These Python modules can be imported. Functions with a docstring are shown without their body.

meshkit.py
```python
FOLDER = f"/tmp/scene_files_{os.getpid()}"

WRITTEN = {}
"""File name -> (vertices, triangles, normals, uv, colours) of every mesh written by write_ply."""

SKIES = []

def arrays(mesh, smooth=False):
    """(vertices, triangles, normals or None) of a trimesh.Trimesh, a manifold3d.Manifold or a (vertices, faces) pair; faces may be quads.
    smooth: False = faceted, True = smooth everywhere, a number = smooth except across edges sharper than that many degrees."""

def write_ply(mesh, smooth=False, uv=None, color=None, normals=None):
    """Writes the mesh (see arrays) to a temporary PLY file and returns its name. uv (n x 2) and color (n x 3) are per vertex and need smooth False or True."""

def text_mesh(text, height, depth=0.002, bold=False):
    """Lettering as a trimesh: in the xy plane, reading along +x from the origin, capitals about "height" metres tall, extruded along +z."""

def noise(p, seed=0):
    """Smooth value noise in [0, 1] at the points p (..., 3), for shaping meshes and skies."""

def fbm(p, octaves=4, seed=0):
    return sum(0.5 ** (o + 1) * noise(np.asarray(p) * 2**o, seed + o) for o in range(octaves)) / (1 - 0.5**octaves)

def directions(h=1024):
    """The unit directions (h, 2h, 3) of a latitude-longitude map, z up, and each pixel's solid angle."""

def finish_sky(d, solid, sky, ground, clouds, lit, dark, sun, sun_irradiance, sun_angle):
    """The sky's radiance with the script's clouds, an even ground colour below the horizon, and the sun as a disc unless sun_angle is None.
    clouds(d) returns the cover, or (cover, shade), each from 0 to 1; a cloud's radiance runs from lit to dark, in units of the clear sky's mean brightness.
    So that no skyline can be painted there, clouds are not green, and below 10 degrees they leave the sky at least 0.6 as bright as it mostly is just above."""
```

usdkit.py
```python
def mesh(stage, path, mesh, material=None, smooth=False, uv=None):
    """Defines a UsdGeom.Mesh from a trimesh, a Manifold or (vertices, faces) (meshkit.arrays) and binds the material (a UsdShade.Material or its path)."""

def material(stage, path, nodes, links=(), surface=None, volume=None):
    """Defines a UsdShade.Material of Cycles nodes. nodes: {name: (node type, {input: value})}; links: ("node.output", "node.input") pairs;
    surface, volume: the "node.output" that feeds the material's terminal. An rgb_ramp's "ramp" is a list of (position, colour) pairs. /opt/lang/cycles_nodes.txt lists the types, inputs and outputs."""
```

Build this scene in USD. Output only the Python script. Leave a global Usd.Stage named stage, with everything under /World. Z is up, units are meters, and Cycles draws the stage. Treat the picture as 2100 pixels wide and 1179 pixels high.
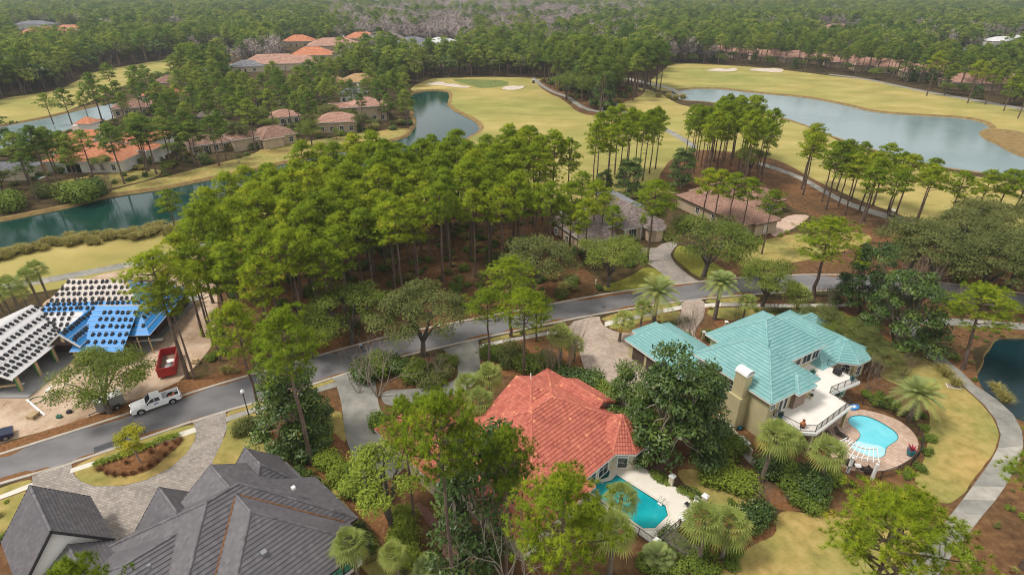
import math, random, numpy as np, trimesh, shapely, shapely.affinity
from shapely.geometry import Polygon, LineString, Point, box as sbox
from shapely.ops import unary_union
import manifold3d as m3
import usdkit, meshkit
from pxr import Usd, UsdGeom, UsdLux, UsdShade, Sdf, Gf, Vt

stage = Usd.Stage.CreateInMemory()
UsdGeom.SetStageUpAxis(stage, 'Z'); UsdGeom.SetStageMetersPerUnit(stage, 1.0)
UsdGeom.Xform.Define(stage, '/World'); UsdGeom.Scope.Define(stage, '/World/Looks')
stage.SetDefaultPrim(stage.GetPrimAtPath('/World'))

# ------------------------------------------------------------------ camera, sky, sun, exposure
CAM_H, PITCH, FPX = 51.0, 28.0, 1166.0            # metres, degrees below the horizon, focal length in photo pixels
cam = UsdGeom.Camera.Define(stage, '/World/camera')
cam.CreateHorizontalApertureAttr(36.0); cam.CreateVerticalApertureAttr(36.0*574/1024)
cam.CreateFocalLengthAttr(36.0*FPX/2100); cam.CreateFStopAttr(0.0)
cam.CreateClippingRangeAttr(Gf.Vec2f(1.0, 20000.0))
cam.AddTranslateOp().Set(Gf.Vec3d(0, 0, CAM_H)); cam.AddRotateXOp().Set(90.0-PITCH)
cam.CreateExposureAttr(1.06)

SUN_AZ, SUN_EL = math.radians(-95.0), math.radians(58.0)   # azimuth from +y towards +x
sun_dir = np.array([math.sin(SUN_AZ)*math.cos(SUN_EL), math.cos(SUN_AZ)*math.cos(SUN_EL), math.sin(SUN_EL)])
sun = UsdLux.DistantLight.Define(stage, '/World/sun')
sun.CreateIntensityAttr(0.4); sun.CreateAngleAttr(14.0); sun.CreateColorAttr(Gf.Vec3f(1.0, 0.95, 0.87))
sun.GetPrim().CreateAttribute('inputs:normalize', Sdf.ValueTypeNames.Bool).Set(True)
_q = Gf.Rotation(Gf.Vec3d(0, 0, 1), Gf.Vec3d(*sun_dir)).GetQuat()
sun.AddOrientOp().Set(Gf.Quatf(_q))
# overcast sky: the physical sky with a nearly closed grey-white cloud deck mixed over it
sky_mat = usdkit.material(stage, '/World/Looks/sky_clouds', {
    'co': ('texture_coordinate', {}),
    'sx': ('separate_xyz', {}),
    'hz': ('math', {'math_type': 'add', 'value2': 0.22}),
    'dx': ('math', {'math_type': 'divide'}), 'dy': ('math', {'math_type': 'divide'}),
    'cb': ('combine_xyz', {'z': 0.3}),
    'n': ('noise_texture', {'scale': 1.6, 'detail': 6.0, 'roughness': 0.55}),
    'r': ('rgb_ramp', {'ramp': [(0.0, (3.0, 3.1, 3.3)), (0.36, (3.7, 3.8, 3.9)), (0.5, (5.6, 5.6, 5.55)), (0.68, (7.9, 7.75, 7.4)), (1.0, (8.8, 8.6, 8.2))]}),
    'k': ('rgb_ramp', {'ramp': [(0.0, (0.72,)*3), (0.4, (0.8,)*3), (0.55, (0.97,)*3), (1.0, (1, 1, 1))]}),
    'sky': ('sky_texture', {'sky_type': 'single_scattering', 'sun_disc': False, 'sun_elevation': SUN_EL, 'sun_rotation': SUN_AZ}),
    'mx': ('mix_color', {'use_clamp': False}),
    'bg': ('background_shader', {'strength': 0.074})},
    [('co.generated', 'sx.vector'), ('sx.z', 'hz.value1'), ('sx.x', 'dx.value1'), ('hz.value', 'dx.value2'), ('sx.y', 'dy.value1'), ('hz.value', 'dy.value2'),
     ('dx.value', 'cb.x'), ('dy.value', 'cb.y'), ('cb.vector', 'n.vector'), ('n.fac', 'r.fac'), ('n.fac', 'k.fac'), ('k.color', 'mx.fac'),
     ('sky.color', 'mx.a'), ('r.color', 'mx.b'), ('mx.result', 'bg.color')], surface='bg.background')
dome = UsdLux.DomeLight.Define(stage, '/World/sky')
dome.CreateIntensityAttr(1.0)
UsdShade.MaterialBindingAPI.Apply(dome.GetPrim()).Bind(sky_mat)
dome.GetPrim().SetCustomDataByKey('kind', 'structure')

# ------------------------------------------------------------------ helpers
_S, _C = math.sin(math.radians(PITCH)), math.cos(math.radians(PITCH))
def at(x, y, z=0.0):
    """The point at height z that the photograph shows at pixel (x, y)."""
    u, v = (x-1050)/FPX, (y-589.5)/FPX
    t = (CAM_H-z)/(_S+v*_C)
    return np.array([u*t, (_C-v*_S)*t, z])
def height_at(base, top):
    """Height of a thing whose foot is at pixel base and whose top shows at pixel row top."""
    p = at(*base); v = (top-589.5)/FPX
    # fwd = depth*(C - v S) = p.y ; drop = depth*(S + v C)
    return CAM_H - p[1]/(_C-v*_S)*(_S+v*_C)
_used = {}
def uname(parent, name):
    k = _used.get((parent, name), 0); _used[(parent, name)] = k+1
    return name if k == 0 else f'{name}_{k:03d}'
def keys(p, label=None, cat=None, group=None, kind=None):
    for k, v in (('label', label), ('category', cat), ('group', group), ('kind', kind)):
        if v: p.SetCustomDataByKey(k, v)
    return p
W = '/World'
def path_of(parent):
    return W if parent is None else (parent if isinstance(parent, str) else str(parent.GetPath()))
def xf(name, parent=None, loc=(0, 0, 0), rotz=0.0, scale=None, rotx=0.0, **kw):
    pp = path_of(parent)
    x = UsdGeom.Xform.Define(stage, f'{pp}/{uname(pp, name)}')
    x.AddTranslateOp().Set(Gf.Vec3d(*map(float, loc)))
    if rotz: x.AddRotateZOp().Set(math.degrees(rotz))
    if rotx: x.AddRotateXOp().Set(math.degrees(rotx))
    if scale is not None: x.AddScaleOp().Set(Gf.Vec3f(*(map(float, scale) if np.ndim(scale) else [float(scale)]*3)))
    return keys(x.GetPrim(), **kw)
def part(name, mesh, mat, parent=None, smooth=False, tone=None, loc=None, rotz=0, normals=None, **kw):
    pp = path_of(parent)
    m = usdkit.mesh(stage, f'{pp}/{uname(pp, name)}', mesh, mat, smooth)
    if normals is not None:
        m.CreateNormalsAttr(Vt.Vec3fArray.FromNumpy(np.asarray(normals, np.float32))); m.SetNormalsInterpolation('vertex')
    if tone is not None:
        UsdGeom.PrimvarsAPI(m).CreatePrimvar('tone', Sdf.ValueTypeNames.FloatArray, 'vertex').Set(Vt.FloatArray.FromNumpy(np.asarray(tone, np.float32)))
    if loc is not None:
        m.AddTranslateOp().Set(Gf.Vec3d(*map(float, loc)))
        if rotz: m.AddRotateZOp().Set(math.degrees(rotz))
    return keys(m.GetPrim(), **kw)
def copy(proto, name, loc, rotz=0.0, scale=None, label=None, cat=None, group=None, parent=None, tilt=0.0, kind=None):
    pp = path_of(parent)
    x = UsdGeom.Xform.Define(stage, f'{pp}/{uname(pp, name)}')
    x.AddTranslateOp().Set(Gf.Vec3d(*map(float, loc)))
    if rotz: x.AddRotateZOp().Set(math.degrees(rotz))
    if tilt: x.AddRotateXOp().Set(math.degrees(tilt))
    if scale is not None: x.AddScaleOp().Set(Gf.Vec3f(*(map(float, scale) if np.ndim(scale) else [float(scale)]*3)))
    p = x.GetPrim(); p.GetReferences().AddInternalReference(proto); p.SetInstanceable(True)
    return keys(p, label, cat, group, kind)
stage.CreateClassPrim('/World/kinds')
def kind_prim(name):
    return stage.DefinePrim('/World/kinds/'+name, 'Xform')

class MB:
    """Collects boxes, tubes and polygons into one mesh."""
    def __init__(s): s.v, s.f, s.n, s.t, s.nn = [], [], 0, [], []
    def add(s, v, f, tone=None):
        v = np.asarray(v, float).reshape(-1, 3); f = np.asarray(f, int).reshape(-1, 3)
        s.v.append(v); s.f.append(f+s.n); s.n += len(v)
        s.t.append(np.full(len(v), 0.5 if tone is None else tone) if np.ndim(tone) == 0 else np.asarray(tone)); return s
    def box(s, x0, x1, y0, y1, z0, z1, rot=None, org=None):
        v = np.array([[x, y, z] for z in (z0, z1) for x, y in ((x0, y0), (x1, y0), (x1, y1), (x0, y1))], float)
        if rot is not None:
            c, n = math.cos(rot), math.sin(rot); o = np.asarray(org if org is not None else (0, 0))
            q = v[:, :2]-o; v[:, :2] = np.stack([q[:, 0]*c-q[:, 1]*n, q[:, 0]*n+q[:, 1]*c], 1)+o
        return s.add(v, BOXF)
    def bar(s, a, b, w, h=None):
        """Box beam from a to b, w wide, h high."""
        a, b = np.asarray(a, float), np.asarray(b, float); h = h or w
        d = b-a; d /= np.linalg.norm(d); up = np.array([0, 0, 1.0]) if abs(d[2]) < .95 else np.array([1.0, 0, 0])
        r = np.cross(d, up); r /= np.linalg.norm(r); u = np.cross(r, d)
        c = [a-r*w/2-u*h/2, a+r*w/2-u*h/2, a+r*w/2+u*h/2, a-r*w/2+u*h/2]
        return s.add(np.array(c+[p+(b-a) for p in c]), [[0, 2, 1], [0, 3, 2], [4, 5, 6], [4, 6, 7], [0, 1, 5], [0, 5, 4], [1, 2, 6], [1, 6, 5], [2, 3, 7], [2, 7, 6], [3, 0, 4], [3, 4, 7]])
    def tube(s, pts, r, n=6, cap=True):
        pts = np.asarray(pts, float); r = np.broadcast_to(np.asarray(r, float), (len(pts),))
        d = np.gradient(pts, axis=0); d /= np.linalg.norm(d, axis=1)[:, None]+1e-12
        ref = np.array([0.31, 0.2, 0.93]) if abs(d[0] @ [0.31, 0.2, 0.93]) < .9 else np.array([1.0, 0, 0])
        a = np.cross(d, ref); a /= np.linalg.norm(a, axis=1)[:, None]; b = np.cross(d, a)
        th = np.arange(n)*2*np.pi/n
        v = (pts[:, None]+r[:, None, None]*(a[:, None]*np.cos(th)[None, :, None]+b[:, None]*np.sin(th)[None, :, None])).reshape(-1, 3)
        f = []
        for i in range(len(pts)-1):
            for k in range(n):
                p, q = i*n+k, i*n+(k+1) % n
                f += [[p, p+n, q], [q, p+n, q+n]]
        if cap:
            e = (len(pts)-1)*n
            f += [[e, e+k+1, e+k] for k in range(1, n-1)]+[[0, k, k+1] for k in range(1, n-1)]
        return s.add(v, f)
    def poly(s, pts):
        pts = np.asarray(pts, float)
        return s.add(pts, [[0, k, k+1] for k in range(1, len(pts)-1)])
    def prism(s, pg, z0, z1):
        """Upright prism over a shapely polygon."""
        for g in getattr(pg, 'geoms', [pg]):
            if g.is_empty or g.area < 1e-6: continue
            m = trimesh.creation.extrude_polygon(g, z1-z0, engine='earcut'); m.apply_translation([0, 0, z0])
            s.add(m.vertices, m.faces)
        return s
    def tri(s, mesh): return s.add(mesh.vertices, mesh.faces)
    def mesh(s):
        return (np.vstack(s.v), np.vstack(s.f)) if s.v else (np.zeros((3, 3)), np.array([[0, 1, 2]]))
    def tones(s): return np.concatenate(s.t)
    def build(s, name, mat, parent=None, smooth=False, tone=False, **kw):
        return part(name, s.mesh(), mat, parent, smooth, s.tones() if tone else None, normals=np.vstack(s.nn) if s.nn and sum(map(len, s.nn)) == s.n else None, **kw)
BOXF = [[0, 2, 1], [0, 3, 2], [4, 5, 6], [4, 6, 7], [0, 1, 5], [0, 5, 4], [1, 2, 6], [1, 6, 5], [2, 3, 7], [2, 7, 6], [3, 0, 4], [3, 4, 7]]

# ------------------------------------------------------------------ materials
LK = '/World/Looks/'
M = {}
def mat(name, c1, c2=None, scale=2.0, rough=0.8, detail=4, bump=0.0, bscale=None, c3=None, spec=0.3, metal=0.0, space='world', stretch=None, big=None):
    """Even or mottled surface: colour from noise between c1 and c2 (c3 in between when given), optional fine relief."""
    N, L = {'p': ('principled_bsdf', {'roughness': rough, 'specular_ior_level': spec, 'metallic': metal, 'base_color': c1})}, []
    if c2 is not None or bump:
        N['g'] = ('geometry', {}) if space == 'world' else ('texture_coordinate', {}); src = 'g.position' if space == 'world' else 'g.object'
        if stretch is not None:
            N['mp'] = ('mapping', {'scale': stretch}); L.append((src, 'mp.vector')); src = 'mp.vector'
    if c2 is not None:
        N['n'] = ('noise_texture', {'scale': scale, 'detail': float(detail), 'roughness': 0.6})
        st = [(0.3, c1), (0.7, c2)] if c3 is None else [(0.28, c1), (0.5, c3), (0.72, c2)]
        N['r'] = ('rgb_ramp', {'ramp': st}); L += [(src, 'n.vector'), ('n.fac', 'r.fac')]
        out = 'r.color'
        if big is not None:      # broad second layer of tone: (scale, colour multiplier low, high)
            N['n2'] = ('noise_texture', {'scale': big[0], 'detail': 3.0}); N['r2'] = ('rgb_ramp', {'ramp': [(0.32, big[1]), (0.68, big[2])]})
            N['mu'] = ('mix_color', {'blend_type': 'multiply', 'fac': 1.0, 'use_clamp': False})
            L += [(src, 'n2.vector'), ('n2.fac', 'r2.fac'), ('r.color', 'mu.a'), ('r2.color', 'mu.b')]; out = 'mu.result'
        L.append((out, 'p.base_color'))
    if bump:
        N['nb'] = ('noise_texture', {'scale': bscale or scale*4, 'detail': 3.0}); N['b'] = ('bump', {'strength': 1.0, 'distance': bump})
        L += [(src, 'nb.vector'), ('nb.fac', 'b.height'), ('b.normal', 'p.normal')]
    M[name] = usdkit.material(stage, LK+name, N, L, surface='p.BSDF'); return M[name]
def tonemat(name, ramp, rough=0.7, spec=0.25, nscale=None, namp=0.0, rnd=0.0, trans=0.0, bump=0.0, bscale=20.0):
    """Colour by the mesh's tone attribute, varied per copy (rnd) and by noise (namp); leaves let some light through (trans)."""
    N = {'a': ('attribute', {'attribute': 'tone'}), 'r': ('rgb_ramp', {'ramp': ramp}), 'p': ('principled_bsdf', {'roughness': rough, 'specular_ior_level': spec})}
    L, out = [], 'a.fac'
    if rnd:
        N['oi'] = ('object_info', {}); N['m1'] = ('math', {'math_type': 'subtract', 'value2': 0.5}); N['m2'] = ('math', {'math_type': 'multiply_add', 'value2': rnd})
        L += [('oi.random', 'm1.value1'), ('m1.value', 'm2.value1'), (out, 'm2.value3')]; out = 'm2.value'
    if namp:
        N['g'] = ('geometry', {}); N['n'] = ('noise_texture', {'scale': nscale, 'detail': 3.0}); N['m3'] = ('math', {'math_type': 'subtract', 'value2': 0.5}); N['m4'] = ('math', {'math_type': 'multiply_add', 'value2': namp})
        L += [('g.position', 'n.vector'), ('n.fac', 'm3.value1'), ('m3.value', 'm4.value1'), (out, 'm4.value3')]; out = 'm4.value'
    L += [(out, 'r.fac'), ('r.color', 'p.base_color')]
    if bump:
        N.setdefault('g', ('geometry', {})); N['nb'] = ('noise_texture', {'scale': bscale, 'detail': 2.0}); N['b'] = ('bump', {'distance': bump})
        L += [('g.position', 'nb.vector'), ('nb.fac', 'b.height'), ('b.normal', 'p.normal')]
    surf = 'p.BSDF'
    if trans:
        N['t'] = ('translucent_bsdf', {}); N['x'] = ('mix_closure', {'fac': trans}); L += [('r.color', 't.color'), ('p.BSDF', 'x.closure1'), ('t.BSDF', 'x.closure2')]; surf = 'x.closure'
    M[name] = usdkit.material(stage, LK+name, N, L, surface=surf); return M[name]

mat('pine_straw', (0.095, 0.048, 0.024), (0.24, 0.13, 0.062), 1.1, 0.95, 8, 0.05, 9, c3=(0.155, 0.08, 0.038), spec=0.1, big=(0.08, (0.62, 0.72, 0.72), (1.12, 1.05, 1.0)))
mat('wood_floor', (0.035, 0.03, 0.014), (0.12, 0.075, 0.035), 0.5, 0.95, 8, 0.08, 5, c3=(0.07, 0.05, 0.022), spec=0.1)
mat('mulch', (0.115, 0.05, 0.02), (0.29, 0.145, 0.065), 2.6, 0.95, 8, 0.06, 14, c3=(0.20, 0.095, 0.04), spec=0.1)
mat('lawn', (0.22, 0.185, 0.06), (0.44, 0.33, 0.135), 0.7, 0.95, 12, 0.05, 12, c3=(0.335, 0.265, 0.09), spec=0.1, big=(0.13, (0.70, 0.88, 0.72), (1.14, 1.02, 1.0)))
mat('green_lawn', (0.15, 0.17, 0.03), (0.27, 0.25, 0.05), 0.9, 0.95, 9, 0.03, 18, spec=0.1, big=(0.2, (0.85, 0.9, 0.8), (1.1, 1.0, 0.95)))
mat('fairway', (0.25, 0.225, 0.07), (0.43, 0.355, 0.14), 0.09, 0.95, 12, 0.10, 1.5, c3=(0.335, 0.285, 0.095), spec=0.1, big=(0.02, (0.74, 0.86, 0.70), (1.12, 1.03, 1.04)), stretch=(0.6, 1.0, 1.0))
mat('green_turf', (0.12, 0.15, 0.045), (0.17, 0.19, 0.06), 0.15, 0.95, 6, spec=0.1)
mat('rough_bank', (0.16, 0.10, 0.045), (0.30, 0.21, 0.08), 0.5, 0.95, 8, 0.05, 8, spec=0.1)
mat('bunker_sand', (0.44, 0.36, 0.29), (0.60, 0.52, 0.43), 0.3, 0.95, 6, 0.03, 5, spec=0.1)
mat('site_sand', (0.34, 0.22, 0.14), (0.70, 0.57, 0.45), 0.3, 0.95, 12, 0.22, 1.1, c3=(0.53, 0.40, 0.29), spec=0.1, big=(0.07, (0.62, 0.58, 0.55), (1.12, 1.1, 1.08)))
mat('asphalt', (0.14, 0.134, 0.138), (0.205, 0.197, 0.20), 0.35, 0.85, 10, 0.012, 30, spec=0.25, stretch=(0.5, 1.0, 1.0), big=(0.16, (0.8, 0.8, 0.8), (1.16, 1.15, 1.14)))
mat('asphalt_patch', (0.06, 0.06, 0.064), (0.085, 0.085, 0.09), 2.0, 0.85, 6, spec=0.25)
mat('concrete', (0.30, 0.28, 0.245), (0.41, 0.385, 0.34), 0.8, 0.9, 8, 0.01, 14, spec=0.2, big=(0.2, (0.8, 0.8, 0.79), (1.05, 1.04, 1.02)))
mat('concrete_dark', (0.21, 0.20, 0.18), (0.33, 0.315, 0.285), 0.7, 0.9, 9, 0.01, 14, spec=0.2, big=(0.25, (0.75, 0.76, 0.75), (1.06, 1.05, 1.03)))
mat('concrete_white', (0.56, 0.52, 0.44), (0.66, 0.615, 0.54), 0.9, 0.85, 6, spec=0.2)
mat('kerb_stone', (0.36, 0.32, 0.27), (0.47, 0.42, 0.36), 0.6, 0.85, 6, spec=0.2)
mat('deck_cream', (0.66, 0.60, 0.51), (0.72, 0.67, 0.585), 0.8, 0.75, 6, spec=0.2)
mat('terrace_tile', (0.66, 0.61, 0.55), (0.74, 0.70, 0.64), 1.2, 0.6, 5, spec=0.3)
def brickmat(name, c1, c2, mortar, scale, w, h, rot=0.0, mort=0.03, vcol=None, bump=0.01, rough=0.85, wall=False):
    N = {'g': ('geometry', {}), 'mp': ('mapping', {'rotation': (0, 0, rot)}), 'b': ('brick_texture', {'color1': c1, 'color2': c2, 'mortar': mortar, 'scale': scale, 'brick_width': w, 'row_height': h, 'mortar_size': mort, 'bias': 0.0}),
         'n': ('noise_texture', {'scale': 0.35, 'detail': 8.0}), 'r': ('rgb_ramp', {'ramp': [(0.3, vcol[0] if vcol else (0.8,)*3), (0.7, vcol[1] if vcol else (1.1,)*3)]}), 'mu': ('mix_color', {'blend_type': 'multiply', 'fac': 1.0, 'use_clamp': False}),
         'iv': ('math', {'math_type': 'subtract', 'value1': 1.0}), 'bp': ('bump', {'distance': bump}), 'p': ('principled_bsdf', {'roughness': rough, 'specular_ior_level': 0.2})}
    L = [('g.position', 'mp.vector'), ('mp.vector', 'b.vector'), ('g.position', 'n.vector'), ('n.fac', 'r.fac'), ('b.color', 'mu.a'), ('r.color', 'mu.b'), ('mu.result', 'p.base_color'),
         ('b.fac', 'iv.value2'), ('iv.value', 'bp.height'), ('bp.normal', 'p.normal')]
    M[name] = usdkit.material(stage, LK+name, N, L, surface='p.BSDF'); return M[name]
brickmat('pavers_grey', (0.27, 0.235, 0.205), (0.40, 0.355, 0.31), (0.20, 0.175, 0.155), 1.0, 0.46, 0.30, 0.3, 0.02, ((0.8, 0.8, 0.82), (1.12, 1.1, 1.08)))
brickmat('pavers_tan', (0.37, 0.285, 0.225), (0.50, 0.40, 0.325), (0.26, 0.21, 0.17), 1.0, 0.5, 0.32, 0.5, 0.02, ((0.85, 0.85, 0.86), (1.1, 1.1, 1.1)))
brickmat('pavers_pink', (0.46, 0.31, 0.23), (0.60, 0.45, 0.36), (0.36, 0.26, 0.2), 1.0, 0.42, 0.28, 0.5, 0.02, ((0.88, 0.86, 0.84), (1.1, 1.1, 1.1)))
brickmat('pavers_brick', (0.17, 0.075, 0.055), (0.27, 0.14, 0.11), (0.13, 0.085, 0.07), 1.0, 0.3, 0.15, 0.75, 0.015, ((0.8, 0.8, 0.85), (1.15, 1.1, 1.1)))
def watermat(name, col, rough, rip, dist):
    N = {'g': ('geometry', {}), 'mp': ('mapping', {'scale': (1, 2.2, 1)}), 'n': ('noise_texture', {'scale': rip, 'detail': 4.0, 'roughness': 0.6}), 'b': ('bump', {'distance': dist}),
         'n2': ('noise_texture', {'scale': 0.03, 'detail': 3.0}), 'rr': ('rgb_ramp', {'ramp': [(0.4, (rough*.5,)*3), (0.62, (rough*1.8,)*3)]}),
         'p': ('principled_bsdf', {'base_color': col, 'roughness': rough, 'specular_ior_level': 0.5, 'ior': 1.33})}
    L = [('g.position', 'mp.vector'), ('mp.vector', 'n.vector'), ('n.fac', 'b.height'), ('b.normal', 'p.normal'), ('g.position', 'n2.vector'), ('n2.fac', 'rr.fac'), ('rr.color', 'p.roughness')]
    M[name] = usdkit.material(stage, LK+name, N, L, surface='p.BSDF')
watermat('pond_water', (0.005, 0.034, 0.027), 0.06, 0.9, 0.012)
watermat('lake_water', (0.15, 0.215, 0.225), 0.12, 0.8, 0.03)  # pale base colour paints in the bright sky the lake would mirror
watermat('dark_water', (0.004, 0.022, 0.026), 0.08, 1.2, 0.03)
mat('pool_water', (0.003, 0.25, 0.30), (0.02, 0.44, 0.45), 0.22, 0.06, 3, 0.006, 2.2, spec=0.5)  # mottled blues paint in light caustics along with changes of depth
mat('pool_water_light', (0.09, 0.50, 0.60), (0.17, 0.58, 0.66), 0.3, 0.06, 3, 0.006, 2.2, spec=0.5)
mat('spa_water', (0.003, 0.06, 0.065), (0.01, 0.12, 0.12), 1.2, 0.06, 3, 0.01, 4, spec=0.5)
mat('white_paint', (0.72, 0.71, 0.68), (0.78, 0.77, 0.74), 3, 0.5, 3)
mat('white_gloss', (0.74, 0.74, 0.74), rough=0.25, spec=0.5)
mat('stucco_cream', (0.52, 0.45, 0.33), (0.58, 0.51, 0.38), 0.6, 0.9, 6, 0.01, 20, spec=0.15, big=(0.3, (0.9, 0.9, 0.88), (1.03, 1.03, 1.03)))
mat('stucco_yellow', (0.43, 0.37, 0.21), (0.50, 0.435, 0.26), 0.5, 0.9, 6, 0.01, 20, spec=0.15, big=(0.3, (0.9, 0.88, 0.84), (1.03, 1.03, 1.03)))
mat('stucco_white', (0.64, 0.62, 0.57), (0.70, 0.68, 0.63), 0.6, 0.9, 6, spec=0.15)
mat('stucco_tan', (0.36, 0.28, 0.19), (0.44, 0.345, 0.235), 0.6, 0.9, 6, spec=0.15)
mat('stucco_pink', (0.48, 0.36, 0.26), (0.54, 0.42, 0.31), 0.6, 0.9, 6, spec=0.15)
mat('dark_metal', (0.022, 0.02, 0.02), rough=0.5, spec=0.4)
mat('grey_metal', (0.20, 0.205, 0.21), (0.27, 0.275, 0.28), 1.5, 0.4, 3, spec=0.5, metal=0.4)
mat('steel', (0.45, 0.46, 0.47), rough=0.3, metal=0.8)
mat('black_plastic', (0.02, 0.02, 0.022), rough=0.6)
mat('rubber', (0.018, 0.018, 0.018), rough=0.9)
mat('dark_interior', (0.012, 0.010, 0.009), rough=0.9)
mat('dark_wood', (0.05, 0.035, 0.028), (0.10, 0.07, 0.055), 3, 0.8, 5)
mat('lumber', (0.42, 0.30, 0.15), (0.55, 0.42, 0.25), 2, 0.8, 5)
mat('sheathing_green', (0.03, 0.16, 0.03), (0.05, 0.22, 0.045), 2, 0.7, 4)
mat('slab_grey', (0.23, 0.225, 0.22), (0.31, 0.305, 0.30), 0.5, 0.85, 6)
mat('red_steel', (0.28, 0.012, 0.012), (0.37, 0.025, 0.02), 1.5, 0.45, 6, spec=0.4)
mat('rust_inside', (0.16, 0.10, 0.07), (0.28, 0.2, 0.15), 1.5, 0.9, 6)
mat('terracotta', (0.40, 0.14, 0.06), (0.48, 0.19, 0.09), 3, 0.8, 4)
mat('teal_glaze', (0.01, 0.16, 0.20), rough=0.25, spec=0.5)
mat('wicker', (0.035, 0.024, 0.018), (0.06, 0.042, 0.032), 20, 0.7, 3)
mat('brick_wall', (0.17, 0.12, 0.095), (0.31, 0.23, 0.18), 3.5, 0.9, 8, 0.02, 9)
mat('bark_pine', (0.085, 0.055, 0.042), (0.20, 0.145, 0.115), 2.2, 0.95, 6, 0.03, 6, spec=0.1, stretch=(1, 1, 0.35))
mat('bark_oak', (0.075, 0.062, 0.05), (0.16, 0.135, 0.11), 2.0, 0.95, 6, 0.03, 6, spec=0.1)
mat('bark_palm', (0.12, 0.095, 0.07), (0.22, 0.18, 0.14), 3.0, 0.95, 6, 0.03, 6, spec=0.1, stretch=(0.4, 0.4, 2.5))
mat('bark_pale', (0.20, 0.165, 0.13), (0.33, 0.28, 0.23), 1.5, 0.9, 5, spec=0.1)
mat('twig_brown', (0.16, 0.115, 0.085), (0.26, 0.20, 0.155), 1.5, 0.9, 5, spec=0.1)
mat('navy_paint', (0.01, 0.016, 0.045), rough=0.3, spec=0.5)
mat('skin', (0.42, 0.24, 0.16), rough=0.6)
mat('cloth_blue', (0.30, 0.40, 0.56), (0.38, 0.48, 0.62), 8, 0.9, 3)
mat('cloth_dark', (0.03, 0.035, 0.06), rough=0.9)
mat('hair_dark', (0.035, 0.02, 0.014), rough=0.7)
mat('red_paint', (0.5, 0.02, 0.015), rough=0.4)
mat('orange_plastic', (0.65, 0.16, 0.05), rough=0.5)
mat('green_plastic', (0.02, 0.11, 0.06), rough=0.5)
mat('blue_vinyl', (0.05, 0.25, 0.60), rough=0.4)
mat('decal_blue', (0.16, 0.17, 0.45), rough=0.4)
mat('green_glass', (0.05, 0.20, 0.12), (0.09, 0.28, 0.17), 0.8, 0.12, 3, spec=0.5)
def glassmat(name, tint, fac):
    M[name] = usdkit.material(stage, LK+name, {'d': ('principled_bsdf', {'base_color': tint, 'roughness': 0.06, 'specular_ior_level': 0.7}), 't': ('transparent_bsdf', {'color': (0.8, 0.85, 0.85)}), 'x': ('mix_closure', {'fac': fac})},
        [('t.BSDF', 'x.closure1'), ('d.BSDF', 'x.closure2')], surface='x.closure')
glassmat('window_glass', (0.012, 0.016, 0.02), 0.82)
M['headlight'] = usdkit.material(stage, LK+'headlight', {'e': ('emission', {'color': (1.0, 0.72, 0.35), 'strength': 3.0})}, [], surface='e.emission')
M['lamp_globe'] = mat('lamp_globe', (0.8, 0.8, 0.8), rough=0.3)
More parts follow.
